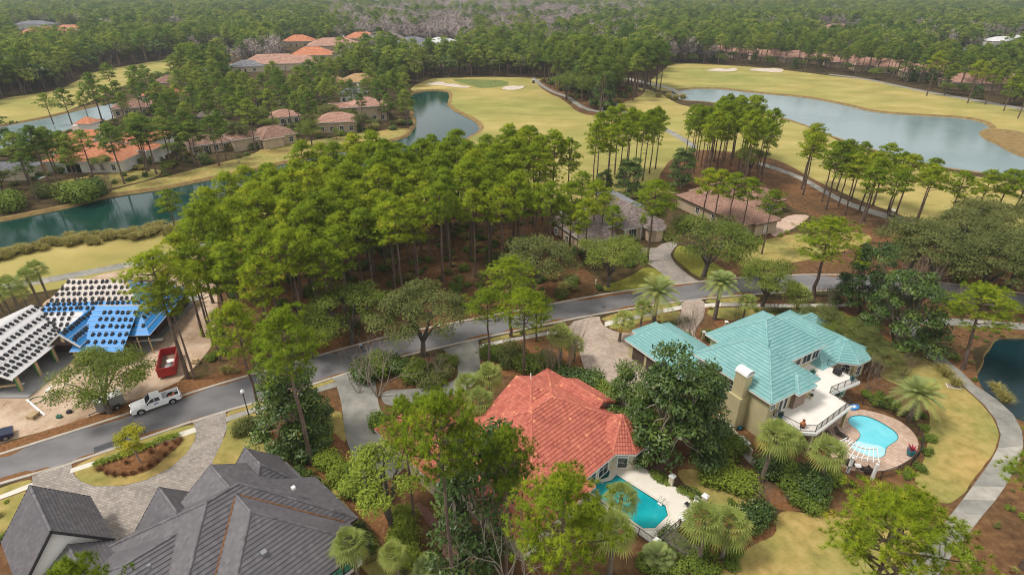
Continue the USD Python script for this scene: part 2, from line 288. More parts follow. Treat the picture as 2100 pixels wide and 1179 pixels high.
# ------------------------------------------------------------------ ground
def wpts(px, z=0.0): return np.array([at(x, y, z)[:2] for x, y in px])
def chaikin(p, n=2, closed=True):
    p = np.asarray(p, float)
    for _ in range(n):
        q = np.roll(p, -1, 0) if closed else p[1:]
        a = p if closed else p[:-1]
        r = np.empty((2*len(a), 2)); r[0::2] = .75*a+.25*q; r[1::2] = .25*a+.75*q
        p = r if closed else np.vstack([p[:1], r, p[-1:]])
    return p
def wp(px, smooth=2): 
    p = wpts(px)
    return Polygon(chaikin(p, smooth) if smooth else p).buffer(0)
def wl(px, smooth=2): return LineString(chaikin(wpts(px), smooth, False))
def wobble(pg, amp, wl_, seed=0):
    """Uneven natural outline."""
    def ring(r):
        L = LineString(r.coords); n = max(8, int(L.length/(wl_*.35)))
        p = np.array([L.interpolate(i/n, normalized=True).coords[0] for i in range(n)])
        q = np.c_[p/wl_, np.zeros(n)]
        return p+amp*2*np.c_[meshkit.fbm(q, 2, seed)-.5, meshkit.fbm(q, 2, seed+9)-.5]
    out = [Polygon(ring(g.exterior), [ring(i) for i in g.interiors]).buffer(0) for g in getattr(pg, 'geoms', [pg]) if g.area > .01]
    return unary_union(out)
def sheet(name, pg, z, mat_, label=None, kind='structure', parent=None, sub=None):
    v, f, n = [], [], 0
    for g in getattr(pg, 'geoms', [pg]):
        if g.is_empty or g.geom_type != 'Polygon' or g.area < 1e-4: continue
        a, b = trimesh.creation.triangulate_polygon(g, engine='earcut')
        if len(b) == 0: continue
        c = np.cross(np.c_[a[b[:, 1]]-a[b[:, 0]], np.zeros(len(b))], np.c_[a[b[:, 2]]-a[b[:, 0]], np.zeros(len(b))])[:, 2]
        b = np.where((c < 0)[:, None], b[:, ::-1], b)
        v.append(np.c_[a, np.full(len(a), z)]); f.append(b+n); n += len(a)
    return part(name, (np.vstack(v), np.vstack(f)), M[mat_], parent, label=label, kind=kind)

pond_main = wobble(wp([(-260, 470), (-120, 468), (0, 449), (60, 438), (149, 421), (204, 401), (312, 388), (420, 368), (540, 343), (640, 318), (720, 303), (800, 288), (848, 272), (849, 240), (838, 213), (836, 192), (878, 183), (926, 186), (920, 205), (920, 216), (944, 232), (976, 247), (992, 262), (960, 284), (900, 312), (820, 340), (700, 372), (600, 405), (480, 445), (385, 464), (250, 474), (100, 494), (0, 514), (-260, 560)]), 0.8, 7, 1)
pond_rear = wobble(wp([(-220, 345), (-120, 280), (0, 257), (60, 246), (110, 237), (235, 205), (300, 203), (310, 212), (250, 240), (150, 262), (60, 292), (0, 312), (-100, 350)]), 0.8, 8, 2)
pond_small = wp([(375, 158), (385, 143), (440, 128), (482, 131), (492, 140), (440, 152)])
lake = wobble(wp([(1362, 193), (1400, 180), (1480, 180), (1560, 190), (1660, 198), (1740, 215), (1790, 228), (1900, 236), (1985, 240), (2025, 250), (2038, 262), (2008, 268), (2022, 284), (2060, 300), (2105, 322), (2300, 375), (2320, 430), (2100, 368), (2000, 352), (1900, 338), (1800, 310), (1720, 284), (1677, 267), (1630, 248), (1567, 231), (1500, 216), (1440, 207), (1400, 207)]), 1.0, 9, 3)
pond_right = wobble(wp([(2003, 775), (2012, 735), (2035, 698), (2060, 688), (2100, 686), (2300, 690), (2300, 930), (2100, 866), (2060, 850), (2030, 825)]), 0.4, 4, 4)
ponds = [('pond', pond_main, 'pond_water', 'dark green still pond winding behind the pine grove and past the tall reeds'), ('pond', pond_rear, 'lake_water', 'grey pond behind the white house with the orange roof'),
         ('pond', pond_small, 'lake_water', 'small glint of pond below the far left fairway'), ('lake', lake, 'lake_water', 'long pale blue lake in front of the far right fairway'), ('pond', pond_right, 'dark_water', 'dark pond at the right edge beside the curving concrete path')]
all_water = unary_union([p[1] for p in ponds])
GROUND = sbox(-3600, -40, 3600, 4000)
land = GROUND.difference(all_water)
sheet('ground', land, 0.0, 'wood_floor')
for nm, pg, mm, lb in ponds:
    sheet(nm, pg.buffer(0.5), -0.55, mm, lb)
banks = MB()
for nm, pg, mm, lb in ponds:
    for g in getattr(pg, 'geoms', [pg]):
        p = np.array(g.exterior.coords)[:-1]; inn = np.array([g.exterior.interpolate(0).coords[0]])
        if not g.exterior.is_ccw: p = p[::-1]
        t = np.roll(p, -1, 0)-np.roll(p, 1, 0); t /= np.linalg.norm(t, axis=1)[:, None]+1e-9
        q = p+np.c_[-t[:, 1], t[:, 0]]*(0.9 if g.area > 800 else .3)
        n = len(p); i = np.arange(n); j = (i+1) % n
        banks.add(np.vstack([np.c_[p, np.full(n, 0.0)], np.c_[q, np.full(n, -.75)]]), np.vstack([np.c_[i, j, i+n], np.c_[j, j+n, i+n]]))
banks.build('pond_bank', M['rough_bank'], kind='structure')

# road
road_up = [(-320, 1040), (-100, 964), (0, 934), (277, 846), (417, 799), (560, 757), (717, 713), (800, 690), (950, 660), (1143, 623), (1247, 603), (1387, 584), (1500, 572), (1597, 567), (1673, 564), (1800, 567), (1950, 583), (2150, 610)]
road_lo = [(-320, 1100), (-100, 1022), (0, 989), (147, 949), (397, 861), (463, 841), (567, 813), (690, 770), (800, 735), (973, 695), (1033, 683), (1173, 653), (1287, 633), (1400, 616), (1537, 603), (1717, 594), (1800, 598), (1950, 613), (2150, 642)]
ru, rl = wpts(road_up), wpts(road_lo)
ru, rl = chaikin(ru, 2, False), chaikin(rl, 2, False)
road = Polygon(np.vstack([ru, rl[::-1]])).buffer(0)

# clear ground (fairways, lawns)
fair_left = wobble(wp([(-220, 270), (-60, 222), (0, 203), (60, 194), (120, 187), (160, 165), (175, 152), (240, 139), (320, 126), (390, 115), (470, 106), (478, 118), (440, 131), (375, 142), (300, 160), (235, 182), (190, 207), (110, 237), (60, 247), (0, 258), (-160, 290)]), 1.2, 16, 11).difference(all_water)
fair_main = wobble(wp([(833, 186), (870, 165), (905, 160), (1000, 158), (1095, 160), (1130, 168), (1270, 176), (1330, 183), (1362, 196), (1400, 220), (1500, 225), (1570, 234), (1640, 255), (1690, 275), (1740, 300), (1850, 335), (2000, 362), (2100, 378), (2280, 430), (2280, 560), (2080, 520), (1900, 462), (1800, 425), (1700, 385), (1640, 350), (1580, 335), (1500, 385), (1400, 395), (1200, 416), (1000, 412), (850, 418), (660, 428), (570, 450), (460, 500), (340, 556), (200, 580), (0, 612), (-200, 650), (-200, 545), (0, 512), (250, 472), (385, 462), (480, 442), (600, 402), (700, 370), (820, 338), (905, 312), (985, 268), (945, 232), (920, 212), (870, 190)]), 0.5, 8, 12).difference(all_water)
fair_right = wobble(wp([(1355, 150), (1372, 133), (1400, 130), (1480, 134), (1560, 139), (1640, 148), (1700, 156), (1780, 164), (1860, 182), (1950, 198), (2060, 214), (2300, 262), (2300, 350), (2120, 320), (2060, 296), (2030, 270), (2030, 254), (1985, 243), (1900, 238), (1790, 230), (1740, 217), (1660, 200), (1560, 192), (1480, 183), (1400, 184), (1368, 190), (1340, 183), (1330, 165)]), 0.9, 14, 13).difference(all_water)
lawn_far = wobble(wp([(200, 400), (260, 383), (330, 365), (420, 342), (520, 318), (540, 300), (620, 292), (700, 280), (790, 266), (846, 262), (848, 274), (720, 304), (640, 319), (540, 344), (420, 370), (312, 390)]), 0.4, 6, 14).difference(all_water)
lawn_far2 = wp([(60, 395), (110, 372), (250, 352), (330, 345), (330, 362), (240, 385), (110, 405)])
isl_a = wobble(wp([(1095, 168), (1130, 160), (1275, 168), (1330, 190), (1300, 203), (1268, 214), (1262, 232), (1225, 240), (1180, 230), (1158, 205), (1120, 190)]), 0.6, 8, 21)
isl_b = wobble(wp([(1340, 375), (1380, 320), (1430, 305), (1560, 318), (1620, 338), (1700, 388), (1790, 425), (1880, 455), (2010, 490), (1990, 520), (1880, 500), (1760, 497), (1720, 470), (1660, 440), (1610, 420), (1560, 385), (1480, 400), (1400, 400)]), 0.5, 6, 22)
wood_main = wobble(wp([(330, 590), (420, 520), (560, 470), (700, 440), (900, 425), (1080, 425), (1190, 440), (1180, 500), (1200, 560), (1260, 590), (1160, 620), (960, 655), (800, 688), (700, 716), (560, 756), (430, 795), (420, 740), (450, 650), (430, 590)]), 0.4, 5, 23)
straw_right = wobble(wp([(1700, 570), (1560, 560), (1440, 575), (1420, 560), (1500, 500), (1620, 470), (1750, 500), (1900, 505), (2100, 540), (2280, 560), (2280, 690), (2060, 690), (2000, 720), (1960, 700), (1900, 690), (1800, 640)]), 0.4, 5, 24)
south_straw = wobble(wp([(-300, 1150), (0, 990), (567, 813), (1173, 653), (1800, 596), (1960, 640), (1990, 700), (2010, 790), (2070, 840), (2300, 930), (2500, 1400), (-900, 1400)], 1), 0.3, 6, 25).difference(road)
wet_right = wobble(wp([(2012, 268), (2060, 262), (2150, 285), (2300, 320), (2300, 372), (2105, 322), (2060, 302), (2022, 284)]), 0.8, 6, 26).difference(lake)
site = wobble(wp([(-160, 990), (-60, 930), (0, 908), (120, 874), (250, 832), (330, 800), (382, 778), (402, 745), (430, 720), (450, 660), (440, 600), (440, 575), (330, 560), (250, 553), (160, 575), (90, 620), (60, 650), (0, 700), (-160, 800)]), 0.5, 4, 27)
verge_n = wobble(wp([(-200, 1005), (0, 934), (277, 846), (417, 799), (560, 757), (700, 718), (690, 690), (560, 730), (420, 775), (380, 775), (300, 815), (120, 876), (0, 912), (-200, 960)]), 0.15, 3, 28)

fair_main = fair_main.difference(unary_union([isl_a, isl_b.buffer(-.5)]))
for nm, pg, z, mm, lb in [
    ('pine_straw_ground', south_straw.difference(all_water), .006, 'pine_straw', None), ('pine_straw_ground', wood_main.difference(all_water), .006, 'pine_straw', None),
    ('pine_straw_ground', straw_right.difference(all_water).difference(road), .007, 'pine_straw', None),
    ('fairway', fair_left, .02, 'fairway', 'yellow green fairway curving along the dark woods at the far left'), ('fairway', fair_main, .012, 'fairway', 'broad yellow fairway leading up to the green between pond and trees'),
    ('fairway', fair_right, .02, 'fairway', 'yellow green fairway on the far side of the pale lake'), ('lawn', lawn_far, .014, 'lawn', 'lawn strip sloping from the far houses to the pond'), ('lawn', lawn_far2, .014, 'lawn', None),
    ('pine_straw_ground', isl_a, .02, 'pine_straw', None), ('pine_straw_ground', isl_b.difference(lake), .02, 'pine_straw', None), ('reed_flat', wet_right, .026, 'rough_bank', None),
    ('building_site_sand', site, .02, 'site_sand', 'pale trampled sand of the building site beside the road'), ('verge', verge_n, .03, 'mulch', None)]:
    sheet(nm, pg, z, mm, lb)

# margins of dry rough along the water
rb = unary_union([pg.buffer(1.3).difference(pg) for _, pg, _, _ in ponds[:2]]+[ponds[3][1].buffer(1.6).difference(ponds[3][1])])
sheet('rough_margin', rb.intersection(land), .03, 'rough_bank')

# green and bunkers
sheet('putting_green', wp([(922, 163), (960, 163), (1000, 164), (1032, 165), (1048, 172), (1030, 178), (1000, 181), (980, 181), (968, 176), (945, 171)]), .03, 'green_turf', 'dark green putting green with a flag')
def bunker(px, label):
    pg = wobble(wp(px), .4, 4, len(px))
    p = sheet('sand_bunker', pg, .035, 'bunker_sand', label)
    lip = pg.buffer(.55).difference(pg); m = MB().prism(lip, 0, .16); 
    m.build('bunker_lip', M['fairway'], kind='structure')
bunker([(872, 172), (885, 168), (911, 168), (912, 172), (940, 172), (942, 176), (966, 177), (964, 181), (945, 181), (905, 176), (880, 175)], 'long ragged sand bunker left of the green')
bunker([(1026, 183), (1034, 178), (1052, 175), (1060, 177), (1076, 175), (1074, 182), (1060, 185), (1040, 186)], 'sand bunker with grass fingers right of the green')
bunker([(1433, 143), (1450, 145), (1462, 141), (1478, 140), (1490, 143), (1504, 139), (1515, 142), (1508, 147), (1490, 148), (1460, 147)], 'left one of the two sand bunkers beyond the lake')
bunker([(1531, 145), (1550, 140), (1575, 141), (1590, 140), (1608, 143), (1603, 150), (1580, 149), (1560, 147)], 'right one of the two sand bunkers beyond the lake')
bunker([(1548, 282), (1562, 275), (1584, 274), (1590, 280), (1570, 285)], 'small pale sand bunker behind the pine rows near the lake')

# roads, kerbs
sheet('road', road, .035, 'asphalt', 'grey asphalt street running from lower left to the right')
def offset_strip(line, d0, d1):
    a = line.offset_curve(d0) if d0 else line; b = line.offset_curve(d1)
    return Polygon(list(a.coords)+list(b.coords)[::-1]).buffer(0)
kerbs = []
for nm, ln, sg in (('kerb', LineString(ru), 1), ('kerb', LineString(rl), -1)):
    st = offset_strip(ln, 0, .42*sg); kerbs.append(st)
drive_red1 = wp([(683, 772), (764, 747), (772, 800), (780, 850), (830, 880), (870, 900), (836, 955), (796, 990), (764, 978), (730, 947), (712, 910), (705, 870), (700, 820)], 2)
drive_red1 = drive_red1.union(wp([(680, 776), (700, 790), (770, 790), (768, 744)], 0))
drive_red2 = wp([(908, 716), (980, 696), (985, 720), (985, 770), (962, 800), (905, 815), (835, 832), (785, 832), (780, 800), (850, 798), (915, 788), (940, 775), (938, 742)], 2).union(wp([(908, 716), (982, 695), (975, 740), (936, 745)], 0))
drive_teal = wp([(1158, 664), (1230, 645), (1232, 663), (1250, 676), (1275, 683), (1330, 683), (1365, 675), (1390, 655), (1398, 640), (1398, 616), (1444, 611), (1446, 646), (1431, 669), (1422, 690), (1440, 700), (1465, 722), (1400, 740), (1330, 760), (1330, 850), (1270, 880), (1225, 830), (1195, 750), (1183, 700)], 1)
drive_e = wp([(1270, 500), (1295, 503), (1340, 512), (1365, 496), (1393, 498), (1378, 515), (1374, 525), (1388, 545), (1422, 572), (1446, 581), (1386, 588), (1362, 565), (1340, 548), (1300, 522), (1275, 512)], 1)
drive_f = wp([(1575, 470), (1592, 455), (1622, 440), (1662, 441), (1652, 452), (1640, 462), (1600, 482), (1585, 486)], 1)
drive_grey = wp([(66, 977), (147, 949), (148, 965), (155, 978), (168, 988), (193, 997), (253, 996), (300, 984), (350, 959), (383, 929), (400, 903), (402, 885), (395, 862), (463, 841), (465, 879), (453, 913), (437, 943), (430, 985), (430, 1020), (440, 1080), (300, 1160), (150, 1160), (40, 1050), (68, 1010)], 0)
drives = unary_union([drive_red1, drive_red2, drive_teal, drive_e, drive_grey])
for k in kerbs:
    MB().prism(k.difference(drives.buffer(.2)), 0.0, .12).build('kerb', M['kerb_stone'], kind='structure')
    sheet('kerb', k.intersection(drives.buffer(.2)), .05, 'kerb_stone')
nroad = road.union(kerbs[0]).union(kerbs[1])
sheet('driveway', drive_grey.difference(nroad), .04, 'pavers_grey', 'grey cobbled horseshoe driveway of the house with the dark grey roof')
sheet('driveway', drive_red1.union(drive_red2).difference(nroad), .04, 'concrete_dark', 'weathered grey concrete driveway winding to the red roofed house')
sheet('driveway', drive_teal.difference(nroad), .04, 'pavers_tan', 'tan paved driveway of the house with the turquoise roof')
sheet('driveway', drive_e.difference(nroad), .04, 'pavers_grey', 'grey paved driveway across the street beside the live oak')
sheet('driveway', drive_f.difference(nroad), .04, 'pavers_pink', 'pinkish forecourt beside the brown roofed house')
for ln, sg, sd in ((LineString(ru), 1, 51), (LineString(rl), -1, 52)):
    n_ = 260; d_ = np.array([ln.interpolate(i/n_, True).coords[0] for i in range(n_+1)]); w_ = np.clip((meshkit.fbm(np.c_[d_/3.1, np.zeros(n_+1)], 3, sd)-.40)*2.4, 0, .9)
    t_ = np.gradient(d_, axis=0); t_ /= np.linalg.norm(t_, axis=1)[:, None]; nn_ = np.c_[t_[:, 1], -t_[:, 0]]*sg
    sheet('straw_litter', Polygon(np.vstack([d_-nn_*.05, (d_+nn_*w_[:, None])[::-1]])).buffer(0).intersection(road), .042, 'mulch')
sheet('asphalt_patch', wp([(192, 918), (240, 901), (247, 910), (193, 929)], 0), .039, 'asphalt_patch', 'dark rectangular patch in the asphalt')
sheet('asphalt_patch', wp([(286, 887), (298, 881), (302, 890), (290, 895)], 0), .039, 'asphalt_patch')
mb = MB(); c = at(1238, 630); mb.prism(Point(c[0], c[1]).buffer(.38), .036, .045); mb.build('manhole_cover', M['asphalt_patch'], label='round manhole cover in the street', cat='manhole cover')

def slabs(name, left, right, step, mats, label, z=.05, seed=1, smooth=2, clip=None, dark=None):
    """A path of single concrete slabs with open joints."""
    a, b = LineString(chaikin(wpts(left), smooth, False)), LineString(chaikin(wpts(right), smooth, False))
    n = max(2, int((a.length+b.length)/2/step)); rng = random.Random(seed)
    root = xf(name, label=label, kind='structure')
    for i in range(n):
        e = .012/step; t0, t1 = (i+e)/n, (i+1-e)/n
        q = [a.interpolate(t0, True).coords[0], a.interpolate(t1, True).coords[0], b.interpolate(t1, True).coords[0], b.interpolate(t0, True).coords[0]]
        pg = Polygon(q).buffer(0)
        if clip is not None: pg = pg.difference(clip)
        if pg.is_empty or pg.area < .2: continue
        m = dark if dark and i/n > dark[0] else None
        MB().prism(pg, 0.0, z+rng.uniform(-.006, .006)).build('slab', M[dark[1] if m else rng.choice(mats)], root)
    pg = Polygon(list(a.coords)+list(b.coords)[::-1]).buffer(0)
    return pg
CP = []
CP.append(slabs('cart_path', [(1850, 640), (1862, 680), (1873, 703), (1913, 740), (1947, 770), (1977, 793), (2013, 823), (2043, 859), (2055, 893), (2043, 929), (2010, 976), (1960, 1043), (1925, 1085), (1890, 1130), (1840, 1185)], [(1880, 632), (1888, 672), (1900, 696), (1923, 724), (1967, 756), (2000, 793), (2053, 823), (2087, 859), (2100, 896), (2096, 935), (2080, 963), (2053, 1013), (2017, 1053), (1987, 1093), (1950, 1140), (1915, 1195)], 3.2, ['concrete_dark', 'concrete_dark', 'concrete'], 'grey concrete path curving past the right hand lawn and pond'))
CP.append(slabs('cart_path', [(1880, 648), (1960, 654), (2060, 660), (2160, 668)], [(1884, 664), (1960, 668), (2060, 673), (2160, 682)], 3.0, ['concrete', 'concrete_dark'], 'short concrete path crossing above the dark pond at the right'))
CP.append(slabs('cart_path', [(1555, 332), (1600, 345), (1647, 363), (1693, 390), (1750, 419), (1827, 440), (1870, 455), (1980, 482), (2100, 512)], [(1555, 339), (1598, 351), (1640, 368), (1686, 396), (1744, 427), (1822, 450), (1864, 466), (1975, 494), (2095, 526)], 4.0, ['concrete', 'concrete_dark'], 'cart path through the pine straw with a golf cart on it'))
CP.append(slabs('cart_path', [(1088, 160), (1112, 180), (1135, 192), (1167, 202), (1180, 218), (1215, 231), (1245, 234), (1268, 228), (1274, 219), (1264, 211)], [(1097, 160), (1120, 179), (1142, 190), (1175, 200), (1190, 216), (1220, 227), (1245, 230), (1259, 226), (1264, 219), (1256, 212)], 9.0, ['concrete_dark'], 'thin cart path winding round the tree island by the green', smooth=2))
CP.append(slabs('cart_path', [(1262, 225), (1293, 239), (1320, 249), (1360, 268), (1400, 290), (1420, 305)], [(1268, 222), (1300, 236), (1330, 246), (1370, 264), (1410, 286), (1432, 302)], 8.0, ['concrete_dark'], 'thin cart path from the tree island down towards the pine rows'))
CP.append(slabs('cart_path', [(1278, 161), (1317, 172), (1367, 181), (1400, 200)], [(1290, 160), (1325, 169), (1375, 178), (1412, 198)], 9.0, ['concrete'], 'thin cart path behind the tree island near the lake'))
CP.append(slabs('cart_path', [(-150, 605), (0, 583), (77, 573), (167, 556), (273, 536), (340, 520), (440, 490)], [(-150, 618), (0, 595), (80, 584), (170, 567), (280, 546), (350, 530), (450, 498)], 6.0, ['concrete_dark', 'concrete'], 'grey cart path across the left fairway above the building site'))
CP.append(slabs('cart_path', [(1700, 152), (1780, 161), (1867, 181), (1967, 199), (2100, 221), (2250, 250)], [(1700, 154), (1780, 164), (1867, 184), (1967, 203), (2100, 226), (2250, 256)], 14.0, ['concrete_dark'], 'thin cart path along the far edge of the right fairway'))
# sidewalks
SW = []
SW.append(slabs('sidewalk', [(-200, 1082), (0, 1016), (68, 989)], [(-200, 1094), (0, 1026), (68, 999)], 4.0, ['concrete_white'], 'pale sidewalk at the left edge beside the grey garage', smooth=0, clip=drive_grey))
SW.append(slabs('sidewalk', [(145, 961), (400, 876)], [(143, 971), (403, 886)], 5.5, ['concrete_white'], 'pale sidewalk strip across the lawn island of the cobbled driveway', smooth=0))
SW.append(slabs('sidewalk', [(463, 855), (495, 844), (555, 826), (620, 805), (690, 782)], [(464, 865), (497, 854), (559, 833), (624, 813), (694, 792)], 3.2, ['concrete'], 'sidewalk past the street lamp, near slab clean and the rest grey', smooth=0, clip=drive_red1, dark=(.15, 'concrete_dark')))
SW.append(slabs('sidewalk', [(985, 706), (1040, 695), (1090, 686), (1165, 672)], [(985, 714), (1040, 702), (1090, 693), (1165, 680)], 3.2, ['concrete_white', 'concrete'], 'sidewalk behind the big pine between the two driveways', smooth=0, clip=drive_teal))
SW.append(slabs('sidewalk', [(1240, 660), (1342, 637), (1399, 626)], [(1240, 670), (1342, 646), (1399, 634)], 3.2, ['concrete_white', 'concrete'], 'sidewalk crossing the palm island of the turquoise house', smooth=0, clip=drive_teal))
SW.append(slabs('sidewalk', [(1444, 623), (1500, 620), (1560, 624), (1640, 624), (1735, 622)], [(1444, 631), (1500, 627), (1560, 631), (1640, 631), (1735, 629)], 3.2, ['concrete_white', 'concrete'], 'sidewalk behind the turquoise house along the street', smooth=1, clip=drive_teal))
hard = unary_union([road, drives]+kerbs+CP+SW)

# lawns and beds on the near side
def bed(name, px, mm, z, label=None, wob=(.15, 2.0), minus=True):
    pg = wobble(wp(px), *wob, seed=len(px))
    if minus: pg = pg.difference(hard.buffer(.02))
    sheet(name, pg, z, mm, label); return pg
island = bed('lawn', [(147, 950), (398, 863), (404, 886), (400, 904), (383, 930), (350, 960), (300, 985), (253, 997), (193, 998), (168, 989), (155, 979)], 'lawn', .05, 'half moon lawn between the street and the cobbled driveway', (.04, 2))
isl_bed = bed('mulch_bed', [(197, 957), (250, 937), (320, 912), (367, 897), (373, 904), (363, 920), (340, 937), (322, 957), (287, 974), (253, 978), (213, 970)], 'mulch', .065)
bed('lawn', [(-200, 1070), (0, 1000), (66, 980), (68, 990), (0, 1016), (-200, 1084)], 'lawn', .05)
bed('lawn', [(-160, 1150), (-100, 1060), (0, 1027), (70, 1000), (60, 1010), (30, 1060), (0, 1110), (-60, 1160)], 'lawn', .05)
bed('lawn', [(463, 843), (567, 814), (640, 790), (684, 775), (690, 784), (600, 812), (560, 830), (463, 858)], 'lawn', .045)
bed('lawn', [(465, 864), (500, 853), (560, 836), (545, 846), (505, 862), (492, 878), (508, 890), (528, 892), (545, 918), (580, 948), (620, 962), (655, 975), (700, 1020), (740, 1070), (790, 1130), (830, 1190), (770, 1200), (720, 1130), (640, 1060), (560, 1010), (430, 1030), (428, 985), (436, 945), (453, 915), (466, 880)], 'lawn', .05, 'yellow lawn strip round the right side of the dark grey roofed house')
bed('lawn', [(662, 850), (700, 838), (706, 870), (714, 912), (700, 900), (676, 880)], 'lawn', .05)
bed('lawn', [(985, 697), (1150, 664), (1160, 668), (1050, 692), (985, 706)], 'lawn', .05)
bed('lawn', [(1228, 650), (1395, 617), (1397, 628), (1330, 640), (1240, 662)], 'lawn', .05)
bed('lawn', [(1242, 670), (1300, 657), (1340, 648), (1398, 636), (1398, 648), (1380, 662), (1330, 655), (1300, 668), (1260, 676)], 'lawn', .05)
bed('lawn', [(1446, 614), (1560, 606), (1560, 620), (1446, 624)], 'lawn', .05)
bed('lawn', [(1448, 632), (1540, 630), (1600, 634), (1640, 640), (1560, 650), (1520, 660), (1450, 650)], 'lawn', .05)
bed('green_lawn', [(1225, 590), (1290, 570), (1325, 545), (1350, 555), (1385, 582), (1250, 601)], 'green_lawn', .05, 'green lawn patch under the live oak across the street')
bed('green_lawn', [(1390, 500), (1420, 515), (1500, 560), (1490, 572), (1440, 575), (1400, 545), (1378, 525)], 'green_lawn', .05)
bed('lawn', [(1500, 500), (1560, 495), (1620, 480), (1700, 478), (1760, 475), (1800, 490), (1720, 520), (1600, 545), (1520, 540)], 'lawn', .05)
lawn_e = bed('lawn', [(1790, 770), (1830, 742), (1880, 728), (1915, 745), (1950, 775), (1985, 803), (2015, 830), (2040, 862), (2050, 893), (2038, 925), (2005, 972), (1955, 1040), (1900, 1020), (1870, 985), (1895, 950), (1905, 890), (1908, 840), (1870, 800)], 'lawn', .05, 'dry yellow lawn inside the bend of the concrete path')
bed('lawn', [(1385, 968), (1402, 962), (1430, 962), (1480, 990), (1530, 1010), (1560, 1020), (1555, 1035), (1500, 1040), (1445, 1035), (1400, 990)], 'lawn', .05, 'small curved lawn between the white pool deck and the round hedge')
lawn_s = bed('lawn', [(1400, 1190), (1480, 1170), (1530, 1130), (1555, 1095), (1590, 1070), (1600, 1045), (1680, 1055), (1760, 1065), (1850, 1060), (1900, 1090), (1890, 1130), (1840, 1200), (1800, 1290), (1600, 1290), (1300, 1260)], 'lawn', .05, 'dry lawn in front of the turquoise house at the bottom edge')
bed('lawn', [(770, 1010), (800, 1040), (830, 1100), (850, 1160), (870, 1230), (840, 1230), (800, 1120)], 'lawn', .04)
bed('mulch_bed', [(1250, 690), (1300, 690), (1340, 684), (1390, 668), (1397, 655), (1370, 665), (1310, 672), (1275, 676)], 'mulch', .055)
bed('mulch_bed', [(1560, 1000), (1640, 1000), (1700, 1030), (1640, 1050), (1595, 1045), (1570, 1030)], 'mulch', .055)
bed('mulch_bed', [(1420, 1100), (1470, 1060), (1540, 1050), (1590, 1070), (1595, 1095), (1560, 1110), (1530, 1125), (1490, 1160), (1420, 1170), (1380, 1150)], 'mulch', .06)
bed('mulch_bed', [(540, 850), (600, 840), (690, 850), (705, 905), (725, 950), (760, 990), (790, 1010), (800, 1060), (830, 1110), (830, 1150), (740, 1060), (690, 1000), (655, 970), (610, 955), (570, 930), (545, 900), (530, 885)], 'mulch', .047)
bed('mulch_bed', [(985, 720), (1160, 690), (1185, 720), (1200, 780), (1240, 830), (1150, 790), (1050, 770), (985, 775)], 'mulch', .047)
bed('mulch_bed', [(1448, 655), (1560, 655), (1640, 645), (1735, 640), (1800, 660), (1850, 690), (1880, 720), (1830, 740), (1790, 760), (1700, 700), (1500, 690)], 'mulch', .047)
bed('brick_path', [(1325, 905), (1345, 905), (1372, 925), (1378, 948), (1365, 965), (1335, 972), (1318, 968), (1322, 960), (1345, 958), (1360, 945), (1355, 928), (1335, 918)], 'pavers_brick', .07, 'curved brick path beside the red roofed house', (.02, 3))
bed('brick_path', [(850, 1025), (870, 1035), (892, 1060), (915, 1090), (935, 1120), (965, 1160), (1000, 1220), (960, 1220), (925, 1165), (905, 1130), (890, 1090), (868, 1060), (848, 1035)], 'pavers_brick', .07, 'brick garden path running to the bottom edge beside the pines', (.02, 3))
bed('stepping_path', [(1500, 880), (1515, 895), (1545, 940), (1565, 960), (1555, 965), (1530, 945), (1505, 910), (1490, 890)], 'concrete', .07)
mb = MB(); p = at(1264, 967.5); 
# ------------------------------------------------------------------ houses
tonemat('tile_grey', [(0, (0.07, 0.064, 0.07)), (0.5, (0.108, 0.098, 0.106)), (1, (0.16, 0.147, 0.155))], 0.55, 0.4, 0.5, 0.5)
tonemat('tile_red', [(0, (0.33, 0.085, 0.058)), (0.45, (0.47, 0.135, 0.092)), (0.8, (0.54, 0.18, 0.115)), (1, (0.66, 0.27, 0.14))], 0.7, 0.3, 0.35, 0.55)
tonemat('tile_teal', [(0, (0.12, 0.29, 0.285)), (0.5, (0.175, 0.36, 0.35)), (1, (0.26, 0.44, 0.43))], 0.5, 0.4, 0.4, 0.5)
tonemat('tile_brown', [(0, (0.19, 0.10, 0.07)), (0.5, (0.28, 0.16, 0.115)), (1, (0.38, 0.235, 0.17))], 0.75, 0.3, 0.5, 0.6)
tonemat('tile_greybrown', [(0, (0.12, 0.09, 0.08)), (0.5, (0.20, 0.155, 0.14)), (1, (0.31, 0.25, 0.225))], 0.75, 0.3, 0.7, 0.8)
tonemat('tile_orange', [(0, (0.40, 0.13, 0.06)), (0.5, (0.52, 0.20, 0.10)), (1, (0.60, 0.29, 0.17))], 0.75, 0.3, 0.5, 0.5)
tonemat('tile_pink', [(0, (0.32, 0.17, 0.125)), (0.5, (0.42, 0.235, 0.175)), (1, (0.52, 0.32, 0.25))], 0.75, 0.3, 0.5, 0.5)
tonemat('tile_sand', [(0, (0.36, 0.22, 0.10)), (0.5, (0.45, 0.29, 0.14)), (1, (0.54, 0.37, 0.2))], 0.75, 0.3, 0.5, 0.5)
tonemat('tile_slate', [(0, (0.11, 0.11, 0.13)), (0.5, (0.17, 0.17, 0.19)), (1, (0.25, 0.25, 0.27))], 0.6, 0.4, 0.5, 0.5)
tonemat('sheet_white', [(0, (0.58, 0.56, 0.56)), (1, (0.70, 0.69, 0.70))], 0.6, 0.3, 0.8, 0.6)
tonemat('sheet_cream', [(0, (0.56, 0.49, 0.44)), (1, (0.68, 0.62, 0.57))], 0.6, 0.3, 0.8, 0.6)
tonemat('sheet_blue', [(0, (0.03, 0.25, 0.62)), (1, (0.07, 0.34, 0.76))], 0.5, 0.35, 0.6, 0.6)
